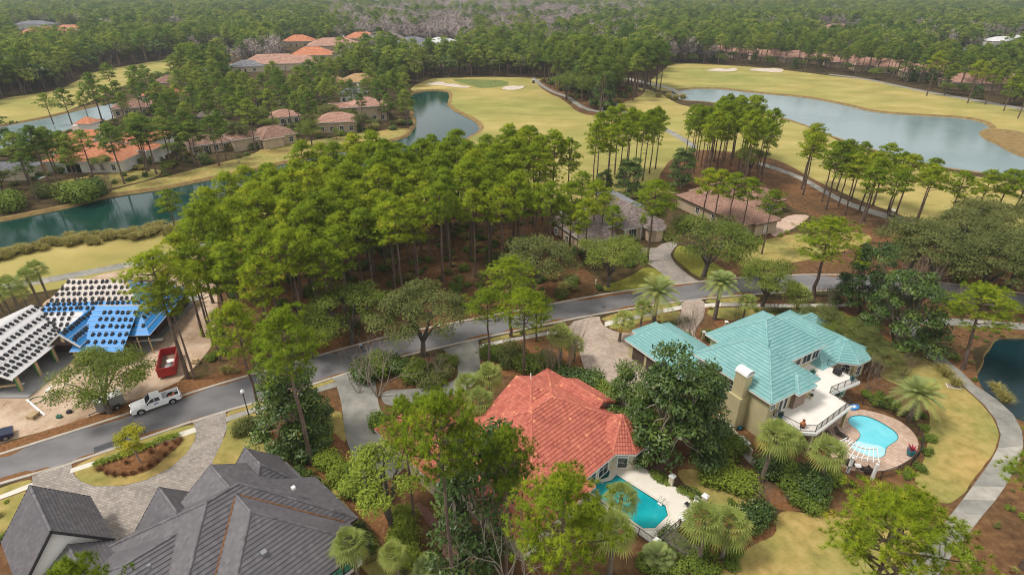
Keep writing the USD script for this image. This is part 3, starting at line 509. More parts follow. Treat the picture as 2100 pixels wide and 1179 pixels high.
tonemat('stack_tile', [(0, (0.018, 0.018, 0.022)), (1, (0.05, 0.048, 0.052))], 0.8, 0.2, 3.0, 0.6)

def roof_plane(parent, poly, course, mat_, lift=.05, tile=.34, barrel=0.0, name='tile_course', rng=None, deck=True, stuff=False, toner=None, tstd=.2):
    """Tiles one plane (first two points: its eave, seen from outside left to right) course by course; every course is a part."""
    P = np.asarray(poly, float); e = P[1]-P[0]; e /= np.linalg.norm(e)
    nrm = np.zeros(3)
    for k in range(1, len(P)-1): nrm += np.cross(P[k]-P[0], P[k+1]-P[0])
    nrm /= np.linalg.norm(nrm)
    if nrm[2] < 0: nrm = -nrm
    s = np.cross(nrm, e)
    q = np.stack([(P-P[0]) @ e, (P-P[0]) @ s], 1)
    pg = Polygon(q).buffer(0)
    rng = rng or np.random.default_rng(len(P)*7+int(abs(P[0, 0])*13))
    smax = q[:, 1].max(); n = max(1, int(round(smax/course))); d = smax/n
    if deck: MB().poly(P-nrm*.01).build('roof_deck', M[mat_], parent, tone=True)
    allmb = MB()
    for k in range(n):
        s0, s1 = k*d, (k+1)*d
        rows = []
        for ss in (s0+1e-3, s1-1e-3):
            g = pg.intersection(LineString([(-500, ss), (500, ss)]))
            if g.is_empty: rows.append(None)
            else: b = g.bounds; rows.append((b[0], b[2]))
        if rows[0] is None: continue
        if rows[1] is None: rows[1] = ((rows[0][0]+rows[0][1])/2,)*2
        (l0, r0), (l1, r1) = rows
        lo, hi = min(l0, l1), max(r0, r1)
        off = (k % 2)*tile*.5 if not barrel else 0
        i0, i1 = int(math.floor((lo-off)/tile)), int(math.ceil((hi-off)/tile))
        cells = np.arange(i0, i1); 
        if len(cells) == 0: continue
        tone = np.clip(rng.normal(.5, tstd, len(cells)), 0, 1)
        if toner is not None: tone = toner(k/n, cells, tone, rng)
        sub = 4 if barrel else 1
        v, f, t = [], [], []
        frac = np.linspace(0, 1, sub+1)
        E = (cells[:, None]+frac[None])*tile+off                      # cells x (sub+1)
        hb = barrel*(.5-.5*np.cos(2*np.pi*frac)) if barrel else np.zeros(sub+1)
        a0 = np.clip(E, l0, r0); a1 = np.clip(E, l1, r1)
        top0 = lift+hb; top1 = .012+hb*.6
        def pt(a, ss, h): return P[0]+a[..., None]*e+ss*s+np.broadcast_to(h, a.shape)[..., None]*nrm
        V = np.stack([pt(a0, s0-.02 if k == 0 else s0, np.zeros(sub+1)), pt(a0, s0-.02 if k == 0 else s0, top0), pt(a1, s1, top1)], 1)  # cells x3x(sub+1)x3
        nc = len(cells); idx = np.arange(nc*3*(sub+1)).reshape(nc, 3, sub+1)
        for r in (0, 1):
            A, B, C_, D = idx[:, r, :-1], idx[:, r, 1:], idx[:, r+1, 1:], idx[:, r+1, :-1]
            f += [np.stack([A, B, C_], -1).reshape(-1, 3), np.stack([A, C_, D], -1).reshape(-1, 3)]
        f = np.vstack(f); V = V.reshape(-1, 3)
        ar = np.linalg.norm(np.cross(V[f[:, 1]]-V[f[:, 0]], V[f[:, 2]]-V[f[:, 0]]), axis=1); f = f[ar > 1e-6]
        if len(f) == 0: continue
        T = np.repeat(tone, 3*(sub+1))
        if stuff: allmb.add(V, f, T)
        else: part(name, (V, f), M[mat_], parent, tone=T)
    if stuff and allmb.n: allmb.build(name+'s', M[mat_], parent, tone=True, kind='stuff')

def ridge_cap(parent, a, b, mat_, r=.14, seg=.42, lift=.06):
    a, b = np.asarray(a, float), np.asarray(b, float); L = np.linalg.norm(b-a)
    if L < .3: return
    n = max(1, int(L/seg)); d = (b-a)/L; rt = np.cross(d, [0, 0, 1.0]); rt /= np.linalg.norm(rt)+1e-9; up = np.cross(rt, d)
    mb = MB(); rng = np.random.default_rng(int(L*100))
    for i in range(n):
        p, q = a+d*L*i/n, a+d*L*(i+1)/n
        th = np.linspace(0, np.pi, 5)
        def ring(c, k): return np.array([c+rt*math.cos(t)*r*k+up*(math.sin(t)*r*.8*k+lift-.05) for t in th])
        v = np.vstack([ring(p, 1.12), ring(q, .92)])
        f = [[j, j+1, j+6] for j in range(4)]+[[j, j+6, j+5] for j in range(4)]+[[0, 2, 1], [0, 3, 2], [0, 4, 3]]
        mb.add(v, f, float(np.clip(rng.normal(.6, .2), 0, 1)))
    mb.build('ridge_cap', M[mat_], parent, tone=True)

def block(x0, x1, y0, y1, ze, zr, axis='x', lo='hip', hi='hip', lo_in=None, hi_in=None):
    """Roof over a rectangle: list of planes (eave first), ridge and hip lines, gable triangles."""
    if axis == 'y':
        pl, li, ga = block(y0, y1, x0, x1, ze, zr, 'x', lo, hi, lo_in, hi_in)
        sw = lambda p: np.array([p[1], p[0], p[2]])
        return [[sw(q[1]), sw(q[0])]+[sw(p) for p in q[:1:-1]] for q in pl], [(sw(a), sw(b)) for a, b in li], [[sw(p) for p in g] for g in ga]
    h = (y1-y0)/2; ym = (y0+y1)/2
    i0 = (h if lo_in is None else lo_in) if lo == 'hip' else 0
    i1 = (h if hi_in is None else hi_in) if hi == 'hip' else 0
    A, B, C_, D = [np.array(p, float) for p in ((x0, y0, ze), (x1, y0, ze), (x1, y1, ze), (x0, y1, ze))]
    R0, R1 = np.array([x0+i0, ym, zr]), np.array([x1-i1, ym, zr])
    if R0[0] > R1[0]-.01: R0[0] = R1[0] = (R0[0]+R1[0])/2; 
    same = np.linalg.norm(R0-R1) < .02
    pl = [[A, B, R1, R0] if not same else [A, B, R0], [C_, D, R0, R1] if not same else [C_, D, R0]]
    li, ga = ([] if same else [(R0, R1)]), []
    if lo == 'hip': pl.append([D, A, R0]); li += [(A, R0), (D, R0)]
    else: ga.append([D, A, R0])
    if hi == 'hip': pl.append([B, C_, R1]); li += [(B, R1), (C_, R1)]
    else: ga.append([B, C_, R1])
    return pl, li, ga

def ngon_roof(cx, cy, r, n, ze, zr, rot=0.0):
    th = np.arange(n)*2*np.pi/n+rot
    v = [np.array([cx+r*math.cos(t), cy+r*math.sin(t), ze]) for t in th]; top = np.array([cx, cy, zr])
    return [[v[i], v[(i+1) % n], top] for i in range(n)], [(v[i], top) for i in range(n)], []

def house(name, label, org, ang, blocks, roofmat, wallmat, course=.38, tile=.34, barrel=0., lift=.05, over=.5, walls=True, trim='white_paint', stuff=False, cap=True, cat='house', group=None, cull=None, toner=None, kcap=1.0, tstd=.2):
    """blocks: dicts of block() arguments (plus z0 = wall foot). Walls, fascia, gables and courses become parts."""
    root = xf(name, None, (org[0], org[1], 0), math.radians(ang), label=label, cat=cat, group=group)
    for i, bk in enumerate(blocks):
        bk = dict(bk); z0 = bk.pop('z0', 0.0); wm = bk.pop('wall', wallmat); rm = bk.pop('roof', roofmat); ov = bk.pop('over', over); nw = bk.pop('nowall', False); skip = bk.pop('skip', ()); edit = bk.pop('edit', None); foot_ = bk.pop('foot', None)
        if 'ngon' in bk:
            cx, cy, r, n = bk['ngon']; pl, li, ga = ngon_roof(cx, cy, r, n, bk['ze'], bk['zr'], bk.get('rot', 0))
            foot = Polygon([p[0][:2] for p in pl]).buffer(-ov, join_style=2)
        else:
            pl, li, ga = block(**bk); foot = sbox(bk['x0']+ov, bk['y0']+ov, bk['x1']-ov, bk['y1']-ov)
            if edit: pl, li, ga = edit(pl, li, ga); foot = foot_
        for j, p in enumerate(pl):
            if j in skip: continue
            roof_plane(root, p, course, rm, lift, tile, barrel, stuff=stuff, toner=toner, tstd=tstd)
        if cap:
            for a, b in li: ridge_cap(root, a, b, rm, r=.14*kcap, seg=.42*kcap)
        if not nw and walls:
            MB().prism(foot, z0, (bk['ze'] if 'ze' in bk else 3)-.02).build('wall', M[wm], root)
        # fascia under the eaves
        mb = MB(); eav = [p for j, p in enumerate(pl) if j not in skip]
        for p in eav:
            a, b = p[0], p[1]; mb.bar(a-[0, 0, .12], b-[0, 0, .12], .10, .20)
        mb.build('fascia', M[trim], root)
        if walls:
            mb = MB(); v = np.array([p[0][:2] for p in eav] + [eav[-1][1][:2]])
            if not nw: 
                for g in [foot.buffer(ov-.06, join_style=2)]: mb.prism(g, pl[0][0][2]-.17, pl[0][0][2]-.13)
                mb.build('soffit', M[trim], root)
        for g in ga:
            g = [np.asarray(p) for p in g]; c = (g[0]+g[1])/2; inn = np.array([0, 0, 0.]); 
            cen = np.mean([p for q in pl for p in q], axis=0); d = c-cen; d[2] = 0; d /= np.linalg.norm(d)+1e-9
            q = [p-d*ov for p in g]; cg = np.mean(q, axis=0)
            q = [cg+(p-cg)*.93 for p in q]
            MB().poly([q[0], q[1], q[2]]).build('gable', M[wm], root)
            mb = MB()
            for a, b in ((g[0], g[2]), (g[1], g[2])): mb.bar(a-[0, 0, .10], b-[0, 0, .10], .12, .24)
            mb.build('rake_board', M[rm if rm == 'tile_red' else trim], root, tone=True)
    return root

def window(parent, c, ang, w, h, frame='white_paint', glass='window_glass', rows=2, cols=2, arch=False, deep=.06, name='window', muntin=True):
    """Window centred at c (local), facing direction ang (radians, outward); frame, panes and bars."""
    d = np.array([math.cos(ang), math.sin(ang), 0]); r = np.array([-math.sin(ang), math.cos(ang), 0]); u = np.array([0, 0, 1.0]); c = np.asarray(c, float)
    f = .09
    def P(a, b, o): return c+r*a+u*b+d*o
    mb = MB()
    for a0, b0, a1, b1 in ((-w/2-f, -h/2-f/2, w/2+f, -h/2-f/2), (-w/2-f/2, -h/2, -w/2-f/2, h/2), (w/2+f/2, -h/2, w/2+f/2, h/2)):
        mb.bar(P(a0, b0, deep/2), P(a1, b1, deep/2), f if a0 == a1 else deep+.04, deep+.04 if a0 == a1 else f)
    if arch:
        th = np.linspace(0, np.pi, 9); pts = [P(math.cos(t)*(w/2+f/2), h/2+math.sin(t)*(w/2+f/2), deep/2) for t in th]
        for a, b in zip(pts[:-1], pts[1:]): mb.bar(a, b, f, deep+.04)
    else:
        mb.bar(P(-w/2-f, h/2+f/2, deep/2), P(w/2+f, h/2+f/2, deep/2), deep+.04, f)
    fr = mb.build(name, M[frame], parent)
    g = MB(); q = [P(-w/2, -h/2, .012), P(w/2, -h/2, .012), P(w/2, h/2, .012)]
    if arch: q += [P(math.cos(t)*w/2, h/2+math.sin(t)*w/2, .012) for t in np.linspace(0, np.pi, 9)[1:-1]]
    q += [P(-w/2, h/2, .012)]
    g.poly(q); g.build('pane', M[glass], fr)
    if muntin:
        b = MB()
        for k in range(1, cols): b.bar(P(-w/2+w*k/cols, -h/2, .03), P(-w/2+w*k/cols, h/2, .03), .035)
        for k in range(1, rows): b.bar(P(-w/2, -h/2+h*k/rows, .03), P(w/2, -h/2+h*k/rows, .03), .035)
        if arch: b.bar(P(-w/2, h/2, .03), P(w/2, h/2, .03), .05)
        if b.n: b.build('glazing_bar', M[frame], fr)
    return fr

# --- dark grey roofed house, bottom left
def grey_cut(pl, li, ga):
    """The rear right corner of the main roof is left out where the rear gable stands."""
    pl[0] = [np.array([p[0], min(p[1], 10.2), p[2]]) for p in pl[0]]; pl[3] = [np.array([max(p[0], 7.3), p[1], p[2]]) for p in pl[3]]
    return pl, [(a, b) for a, b in li if not (a[0] < 1 and a[1] > 15)], ga
gh = house('grey_roof_house', 'house with wide dark grey tiled hip roofs at the bottom left corner', (-39, 37.6), -42, [
    dict(x0=.5, x1=15.5, y0=-.6, y1=17.5, ze=3, zr=8.5, axis='y', over=.7, edit=grey_cut, foot=Polygon([(1.2, .1), (14.8, .1), (14.8, 16.8), (7.9, 16.8), (7.9, 9.5), (1.2, 9.5)])),
    dict(x0=3., x1=18.9, y0=2., y1=16.5, ze=3.02, zr=8.05, axis='x', lo='gable', over=.7),
    dict(x0=1.4, x1=8., y0=10.1, y1=16.3, ze=3.05, zr=6.5, lo='gable', over=.6),
    dict(x0=.4, x1=8., y0=1.8, y1=8.0, ze=3.06, zr=6.5, lo='gable', over=.6),
    dict(x0=1.6, x1=13., y0=-6.2, y1=6., ze=2.97, zr=6.35, axis='y', over=.6, hi='gable'),
    dict(x0=6, x1=20, y0=-14.5, y1=-2.0, ze=2.94, zr=6.0, axis='x', over=.6)],
    'tile_grey', 'stucco_white', course=.42, tile=.36, trim='dark_metal', lift=.08, tstd=.12)
for dx in (-1.6, 0, 1.6): window(gh, (18.23, 13.0+dx*.9, 1.75), 0, 1.25, 2.0, frame='dark_metal', glass='green_glass', rows=3, cols=2)
for y_, k_ in ((16.2, 1), (2.35, -1)): MB().bar((8.9, 9.25+.25*k_, 7.98), (15.2, y_, 3.35), .13, .06).build('pine_litter', M['mulch'], gh)
mb = MB().tube([(9.8, 1.0, 6.6), (9.8, 1.0, 7.3)], .14, 8); mb.build('roof_vent', M['grey_metal'], gh)
MB().box(14.6, 15.1, 8.2, 8.7, 5.85, 6.15).build('roof_vent', M['grey_metal'], gh)
MB().box(10.6, 10.95, 13.6, 13.95, 6.7, 6.98).build('roof_vent', M['white_paint'], gh)
gg = house('garage', 'detached garage with a steep dark grey gable roof beside the cobbled driveway', (-39, 37.6), -42, [
    dict(x0=-8.3, x1=-.4, y0=-7.45, y1=.05, ze=2.75, zr=7.35, lo='gable', hi='gable', over=.45)], 'tile_grey', 'stucco_white', course=.42, tile=.36, trim='dark_metal', lift=.075, tstd=.12, cat='garage')
house('garage_link', 'low dark grey gabled link roof between the garage and the house', (-39, 37.6), -42, [
    dict(x0=-.35, x1=9., y0=-6.3, y1=.1, ze=2.6, zr=5.0, lo='gable', hi='gable', over=.45)], 'tile_grey', 'stucco_white', course=.42, tile=.36, trim='dark_metal', lift=.075, tstd=.12, cat='roof wing')

# --- red roofed house, centre
def redtone(fr, cells, tone, rng):
    t = tone*.75; patch = rng.random(len(cells)) < .012; t[patch] = 1.0; return t
rh = house('red_roof_house', 'single storey cream house with a large red tiled hip roof', (10, 50), -46, [
    dict(x0=-14.8, x1=2., y0=-13, y1=7.4, ze=3, zr=7.5, axis='y'),
    dict(x0=-12.4, x1=-4., y0=-7., y1=4.6, ze=4.4, zr=7.45, lo='gable'),
    dict(x0=-9.6, x1=-3., y0=1.8, y1=7.6, ze=3.9, zr=5.6, hi='gable', lo='gable'),
    dict(x0=-14.0, x1=3.4, y0=-15.6, y1=-4.6, ze=2.98, zr=5.9),
    dict(x0=-21., x1=-9., y0=-17., y1=-9., ze=3.02, zr=5.4),
    dict(ngon=(.4, 3.9, 3.6, 8), ze=3.04, zr=6.1, rot=math.pi/8)],
    'tile_red', 'stucco_cream', course=.44, tile=.32, barrel=.06, lift=.075, toner=redtone)
A8 = lambda k: k*math.pi/4
for k in (-2, -1, 0, 1, 2):
    r = (3.6*math.cos(math.pi/8)-.5); c = (.4+r*math.cos(A8(k)), 3.9+r*math.sin(A8(k)))
    window(rh, (c[0], c[1], 1.25), A8(k), 1.15, 1.55, rows=2, cols=1); window(rh, (c[0], c[1], 2.45), A8(k), 1.15, .42, rows=1, cols=1, muntin=False)
window(rh, (1.5, -.6, 1.4), 0, 1.7, 2.0, rows=2, cols=2); window(rh, (1.5, -2.9, 1.4), 0, 1.7, 2.0, rows=2, cols=2)
window(rh, (-12.5, -15.1, 1.5), -math.pi/2, 1.2, 1.4); window(rh, (2.9, -14.0, 1.5), 0, 1.0, 1.4)
MB().tube([(-11.6, .6, 6.2), (-11.6, .6, 7.35)], .08, 8).build('vent_pipe', M['white_gloss'], rh)
MB().box(-3.6, -2.9, -12.6, -12.0, 5.0, 5.5).build('skylight', M['white_paint'], rh)

# --- turquoise roofed house, right
th_ = house('turquoise_roof_house', 'two storey pale yellow house with turquoise tiled roofs and a white terrace', (32, 62), -59, [
    dict(x0=-6., x1=6.5, y0=-4.6, y1=5., ze=6.3, zr=9.75, over=.55),
    dict(x0=-8.6, x1=2.1, y0=.6, y1=13.2, ze=6.32, zr=9.75, axis='y', over=.6),
    dict(x0=-17.3, x1=-4., y0=-6.7, y1=2.6, ze=3.0, zr=5.3, lo_in=2.2, hi='gable'),
    dict(x0=-18.2, x1=-12., y0=-4.5, y1=.5, ze=3.3, zr=5.25, lo_in=2.4),
    dict(x0=-9.5, x1=3.4, y0=11.4, y1=22.3, ze=3.3, zr=5.9, lo_in=4),
    dict(x0=-8.2, x1=-2.5, y0=16, y1=24.0, ze=3.26, zr=5.0, axis='y', hi_in=2.5),
    dict(ngon=(1.9, 18.6, 3.7, 8), ze=3.28, zr=5.3, rot=math.pi/8),
    dict(x0=3.4, x1=7.1, y0=-.2, y1=3.4, ze=6.28, zr=7.5, lo='gable', hi_in=1.9, nowall=True)],
    'tile_teal', 'stucco_yellow', course=.46, tile=.6, lift=.095, tstd=.09)
# terrace with lower storey
terr = Polygon([(-.2, 5.4), (-.2, 12.6), (3.1, 13.1), (6.2, 13.6), (7.6, 13.4), (7.1, 7.7), (10.0, 7.5), (10.5, 1.6), (10.7, -1.0), (9.6, -2.5), (7.2, -3.0), (5.9, -2.9), (5.9, 5.4)])
tr_ = MB().prism(terr, 3.14, 3.32); tr_.build('terrace', M['terrace_tile'], th_)
low = MB().prism(Polygon([(0, 5), (0, 12.5), (6.4, 13.0), (6.4, 7.2), (8.8, 7.0), (8.8, 1.4), (6., .5), (5.9, 5)]), 0, 3.14); low.build('lower_wall', M['stucco_yellow'], th_)
edge = MB(); tp = list(terr.exterior.coords)
for a, b in zip(tp[1:11], tp[2:12]): edge.bar((*a, 3.12), (*b, 3.12), .14, .42)
edge.build('terrace_edge', M['white_paint'], th_)
for x, y in ((9.9, 6.9), (10.2, 1.5), (10.3, -.9), (9.4, -2.2), (7.1, -2.7)): MB().box(x-.16, x+.16, y-.16, y+.16, 0, 3.1).build('terrace_column', M['stucco_yellow'], th_)
MB().box(8.86, 8.9, 2.0, 6.6, .05, 2.8).build('screen_panel', M['dark_interior'], th_)
MB().box(6.5, 8.7, 1.0, 1.05, .05, 2.8).build('screen_panel', M['dark_interior'], th_)
MB().box(6.46, 6.5, 8.0, 11.5, .3, 2.6).build('screen_panel', M['dark_interior'], th_)
window(th_, (6.42, 12.0, 1.5), 0, 1.6, 1.9, glass='green_glass', rows=2, cols=2)
def railing(name, pts, z, h, mat_, parent=None, post=1.6, pick=.14, panel=True, label=None, cat=None, closed=False, **kw):
    """Fence or railing along points: each post a part, rails a part, the thin pickets one part."""
    root = xf(name, parent, (0, 0, 0), label=label, cat=cat, **kw)
    pts = [np.array(p, float) for p in pts]; rails, pk = MB(), MB()
    for a, b in zip(pts[:-1], pts[1:]):
        L = np.linalg.norm(b-a); n = max(1, int(round(L/post)))
        for i in range(n+(b is pts[-1])):
            p = a+(b-a)*i/n; MB().box(p[0]-.03, p[0]+.03, p[1]-.03, p[1]+.03, z, z+h+.04).build('post', M[mat_], root)
        A, B = np.array([*a, 0]), np.array([*b, 0])
        rails.bar(A+[0, 0, z+h], B+[0, 0, z+h], .06, .05); rails.bar(A+[0, 0, z+.12], B+[0, 0, z+.12], .04, .04)
        m = max(2, int(L/pick))
        for i in range(1, m):
            p = a+(b-a)*i/m; pk.bar((*p, z+.12), (*p, z+h), .018)
    rails.build('rail', M[mat_], root); pk.build('pickets', M[mat_], root, kind='stuff')
    return root
T = lambda x, y: np.array([32+x*math.cos(math.radians(-59))-y*math.sin(math.radians(-59)), 62+x*math.sin(math.radians(-59))+y*math.cos(math.radians(-59))])
R_ = lambda x, y: np.array([10+x*math.cos(math.radians(-46))-y*math.sin(math.radians(-46)), 50+x*math.sin(math.radians(-46))+y*math.cos(math.radians(-46))])
railing('terrace_railing', [T(3.1, 12.9), T(6.2, 13.4), T(7.45, 13.2), T(6.95, 7.55), T(9.85, 7.35), T(10.35, 1.6), T(10.55, -.95), T(9.5, -2.38), T(7.2, -2.85), T(6.05, -2.75)], 3.32, 1.05, 'dark_metal', label='thin dark metal railing round the white terrace', cat='railing')
# windows and doors
window(th_, (1.54, 8.0, 4.9), 0, 1.1, 1.2, rows=1, cols=1); window(th_, (1.54, 10.0, 4.75), 0, 1.9, 1.5, rows=1, cols=2); window(th_, (1.54, 12.0, 4.75), 0, 1.5, 1.5, rows=1, cols=2)
window(th_, (5.97, -3.3, 5.1), 0, .8, 1.0, rows=3, cols=2)
for y in (-1.7, -.75): 
    d_ = window(th_, (5.97, y, 4.5), 0, .62, 1.9, rows=1, cols=1, name='french_door', muntin=False)
MB().box(5.96, 6.5, .4, 2.7, 3.32, 6.2).build('brick_bay', M['brick_wall'], th_)
for y in (3.1, ): window(th_, (5.97, y, 4.5), 0, .6, 1.9, rows=1, cols=1, name='french_door', muntin=False)
window(th_, (5.97, 4.1, 5.3), 0, .5, .8, rows=2, cols=2)
window(th_, (-.2, -4.07, 4.6), -math.pi/2, 1.5, 1.5, rows=3, cols=3, arch=True)
window(th_, (-4.6, -4.07, 4.6), -math.pi/2, 1.2, 1.4, rows=3, cols=2)
for k in (-1, 0, 1):
    r = 3.7*math.cos(math.pi/8)-.5; window(th_, (1.9+r*math.cos(A8(k)), 18.6+r*math.sin(A8(k)), 1.5), A8(k), 1.1, 1.5, rows=2, cols=2, arch=True)
window(th_, (2.1, 14.6, 1.8), 0, 1.1, 1.6, arch=True)
# chimney on the left wall
ch = MB().box(1.2, 3.1, -5.7, -4.05, 0, 5.0).box(1.35, 2.95, -5.35, -4.05, 5.0, 8.4).build('chimney', M['stucco_yellow'], th_)
cap = MB(); thx = np.linspace(0, np.pi, 9)
for a, b in zip(thx[:-1], thx[1:]): cap.add([[1.25, -4.7+.75*math.cos(a), 8.4+.55*math.sin(a)], [3.05, -4.7+.75*math.cos(a), 8.4+.55*math.sin(a)], [3.05, -4.7+.75*math.cos(b), 8.4+.55*math.sin(b)], [1.25, -4.7+.75*math.cos(b), 8.4+.55*math.sin(b)]], [[0, 1, 2], [0, 2, 3]])
cap.box(1.22, 3.08, -5.47, -3.93, 8.3, 8.42).build('chimney_cap', M['white_paint'], ch)
MB().tube([(.95, -4.2, 0), (.95, -4.2, 3.2), (.95, -4.13, 5.2)], .07, 6).build('drain_pipe', M['white_paint'], th_)
for x in (-14.6, -11.6, -8.6): MB().box(x-1.25, x+1.25, -6.24, -6.2, 0.05, 2.35).build('garage_door', M['dark_wood'], th_)
MB().tube([(-11, -3, 4.2), (-11, -3, 5.0)], .07, 6).build('vent_pipe', M['tile_teal'], th_)
MB().tube([(0.8, 1.4, 9.0), (0.8, 1.4, 10.3)], .06, 6).build('vent_pipe', M['tile_teal'], th_)

# --- grey brown tiled house across the street
eh = house('grey_brown_roof_house', 'tan house with a striped grey brown tiled roof behind the live oak', (22, 118), -65, [
    dict(x0=-15., x1=2., y0=2.0, y1=13.2, ze=3.3, zr=6.3, hi='hip', over=.6),
    dict(x0=-11., x1=4.6, y0=-9.4, y1=-1., ze=3.1, zr=5.8, over=.6),
    dict(x0=-12., x1=-1., y0=-6., y1=9., ze=3.2, zr=6.6, axis='y', over=.6),
    dict(x0=-6., x1=1.9, y0=2.4, y1=7.6, ze=3.5, zr=5.0, hi='hip', nowall=True, over=.5),
    dict(ngon=(2.9, 9.8, 2.6, 8), ze=3.2, zr=4.7, rot=math.pi/8),
    dict(x0=-21., x1=-7., y0=9., y1=14.5, ze=3.7, zr=4.2, roof='tile_slate', over=.2)],
    'tile_greybrown', 'stucco_pink', course=.5, tile=.4, lift=.12)
for x in (-.2,):
    for y in (2.9, 7.2): MB().tube([(1.5, y, 0), (1.5, y, 3.4)], .22, 8).build('porch_column', M['white_paint'], eh)
window(eh, (1.42, 5.0, 1.5), 0, 2.0, 2.2, rows=2, cols=3)
for k in (-1, 0, 1):
    r = 2.6*math.cos(math.pi/8)-.6; window(eh, (2.9+r*math.cos(A8(k)), 9.8+r*math.sin(A8(k)), 1.9), A8(k), .6, 1.1, arch=True)
window(eh, (-2, -10.0, 1.6), -math.pi/2, 1.2, 1.5); window(eh, (-7, -10.0, 1.6), -math.pi/2, 1.2, 1.5); window(eh, (4.2, -6, 1.6), 0, 1.3, 1.5)
for i in range(3): MB().box(-9.3+i*.5, -9.0+i*.5, -8.0, -7.7, 5.0, 5.35).build('roof_vent', M['white_paint'], eh)

# --- brown tiled house
fh = house('brown_roof_house', 'long tan house with a brown tiled hip roof beyond the five slim pines', (52, 120), -65, [
    dict(x0=-23., x1=0.6, y0=0., y1=11., ze=3.1, zr=6.0, over=.5),
    dict(x0=-8., x1=1.4, y0=2.8, y1=10.5, ze=3.14, zr=5.4, over=.5),
    dict(x0=-24., x1=-13., y0=5., y1=23., ze=3.3, zr=6.6, axis='y', over=.5),
    dict(x0=-16., x1=-8., y0=12, y1=23., ze=3.2, zr=5.6, axis='y', over=.5)],
    'tile_brown', 'stucco_tan', course=.44, tile=.36, lift=.09, trim='dark_wood', tstd=.14)
window(fh, (-9.5, .5, 1.5), -math.pi/2, 1.0, 1.6); window(fh, (-15, .5, 1.5), -math.pi/2, 1.2, 1.4); window(fh, (.95, 6.6, 1.6), 0, 1.1, 1.6, glass='stucco_cream')
window(fh, (-8.5, 18, 1.6), 0, 1.6, 1.6, glass='green_glass')

# --- house under construction, left
ROOF_SHEETS = []
ch_ = xf('unfinished_house', None, (0, 0, 0), label='house under construction with white and blue roof underlayment', cat='house')
def sheets(poly, colours, strip=.95):
    """Underlayment in horizontal strips; colours: (upper share of the slope, x limits or None, material)."""
    P = np.asarray(poly, float); e = P[1]-P[0]; L = np.linalg.norm(e); e /= L
    n = np.cross(P[1]-P[0], P[2]-P[0]); n /= np.linalg.norm(n); n = n if n[2] > 0 else -n
    s = np.cross(n, e); q = np.stack([(P-P[0]) @ e, (P-P[0]) @ s], 1); pg = Polygon(q).buffer(0); S_ = q[:, 1].max()
    MB().poly(P-n*.05).build('roof_deck', M['lumber'], ch_)
    k = 0
    while k*strip < S_:
        g = pg.intersection(sbox(-99, k*strip, 99, (k+1)*strip))
        for lo, hi, xa, xb, mm in colours:
            mid = (k+.5)*strip/S_
            if not (lo <= mid < hi): continue
            gg_ = g.intersection(sbox(xa if xa is not None else -99, -9, xb if xb is not None else 99, 99))
            for h in getattr(gg_, 'geoms', [gg_]):
                if h.is_empty or h.geom_type != 'Polygon' or h.area < .05: continue
                c = np.array(h.exterior.coords)[:-1]
                v = P[0]+c[:, :1]*e+c[:, 1:]*s+n*(.012*(1-(c[:, 1:]-k*strip)/strip)+.004)
                MB().poly(v).build('underlayment_strip', M[mm], ch_)
                # batten along the strip's lower edge
                b = h.bounds; a0 = P[0]+b[0]*e+(b[1]+.05)*s+n*.03; a1 = P[0]+b[2]*e+(b[1]+.05)*s+n*.03
                inter = h.intersection(LineString([(-99, b[1]+.05), (99, b[1]+.05)]))
                if not inter.is_empty and inter.geom_type == 'LineString':
                    x = np.array(inter.coords); MB().bar(P[0]+x[0, 0]*e+x[0, 1]*s+n*.03, P[0]+x[-1, 0]*e+x[-1, 1]*s+n*.03, .06, .035).build('batten', M['sheet_white'], ch_)
        k += 1
    return dict(o=P[0], e=e, s=s, n=n, pg=pg, S=S_)
ZR = 8.0
r0, r1 = np.array([-73., 83.6, ZR]), np.array([-63.6, 83.6, ZR])
fl, fr = np.array([-76.4, 73.2, 3.]), np.array([-56.2, 74.4, 3.])
bl, br = np.array([-76.4, 92., 3.]), np.array([-57.6, 90., 3.])
pl_front = sheets([fl, fr, r1, r0], [(.58, 1.01, None, None, 'sheet_cream'), (.44, .58, None, None, 'sheet_blue'), (0, .44, None, 8.6, 'sheet_white'), (0, .44, 8.6, None, 'sheet_blue')])
pl_right = sheets([fr, br, r1], [(0, 1.01, None, None, 'sheet_blue')])
pl_left = sheets([bl, fl, r0], [(0, 1.01, None, None, 'sheet_white')])
pl_back = sheets([br, bl, r0, r1], [(0, 1.01, None, None, 'sheet_blue')])
pl_proj = sheets([(-66.6, 70.9, 2.3), (-58.6, 70.9, 2.3), (-59.4, 78.9, 5.95), (-66.2, 78.9, 5.95)], [(0, 1.01, None, None, 'sheet_blue')])
dr0, dr1 = np.array([-67.4, 80.6, 5.4]), np.array([-67.4, 71.4, 5.2])
pl_dl = sheets([(-70.0, 80., 3.1), (-70.0, 71.2, 3.1), dr1, dr0], [(0, 1.01, None, None, 'sheet_white')])
pl_dr = sheets([(-64.8, 71.2, 3.1), (-64.8, 80., 3.1), dr0, dr1], [(0, 1.01, None, None, 'sheet_blue')])
gr0, gr1 = np.array([-76.3, 78.4, 6.2]), np.array([-76.3, 63.6, 6.2])
pl_gr = sheets([(-69.0, 63.4, 2.9), (-69.0, 79.0, 2.9), gr0, gr1], [(0, 1.01, None, None, 'sheet_white')])
pl_gl = sheets([(-83.6, 79.0, 2.9), (-83.6, 63.4, 2.9), gr1, gr0], [(0, 1.01, None, None, 'sheet_white')])
MB().poly([(-69.6, 71.6, 3.1), (-65.2, 71.6, 3.1), (-67.4, 71.6, 5.0)]).build('gable', M['dark_wood'], ch_)
MB().box(-67.6, -67.1, 71.5, 71.56, 3.7, 4.4).build('gable_vent', M['lumber'], ch_)
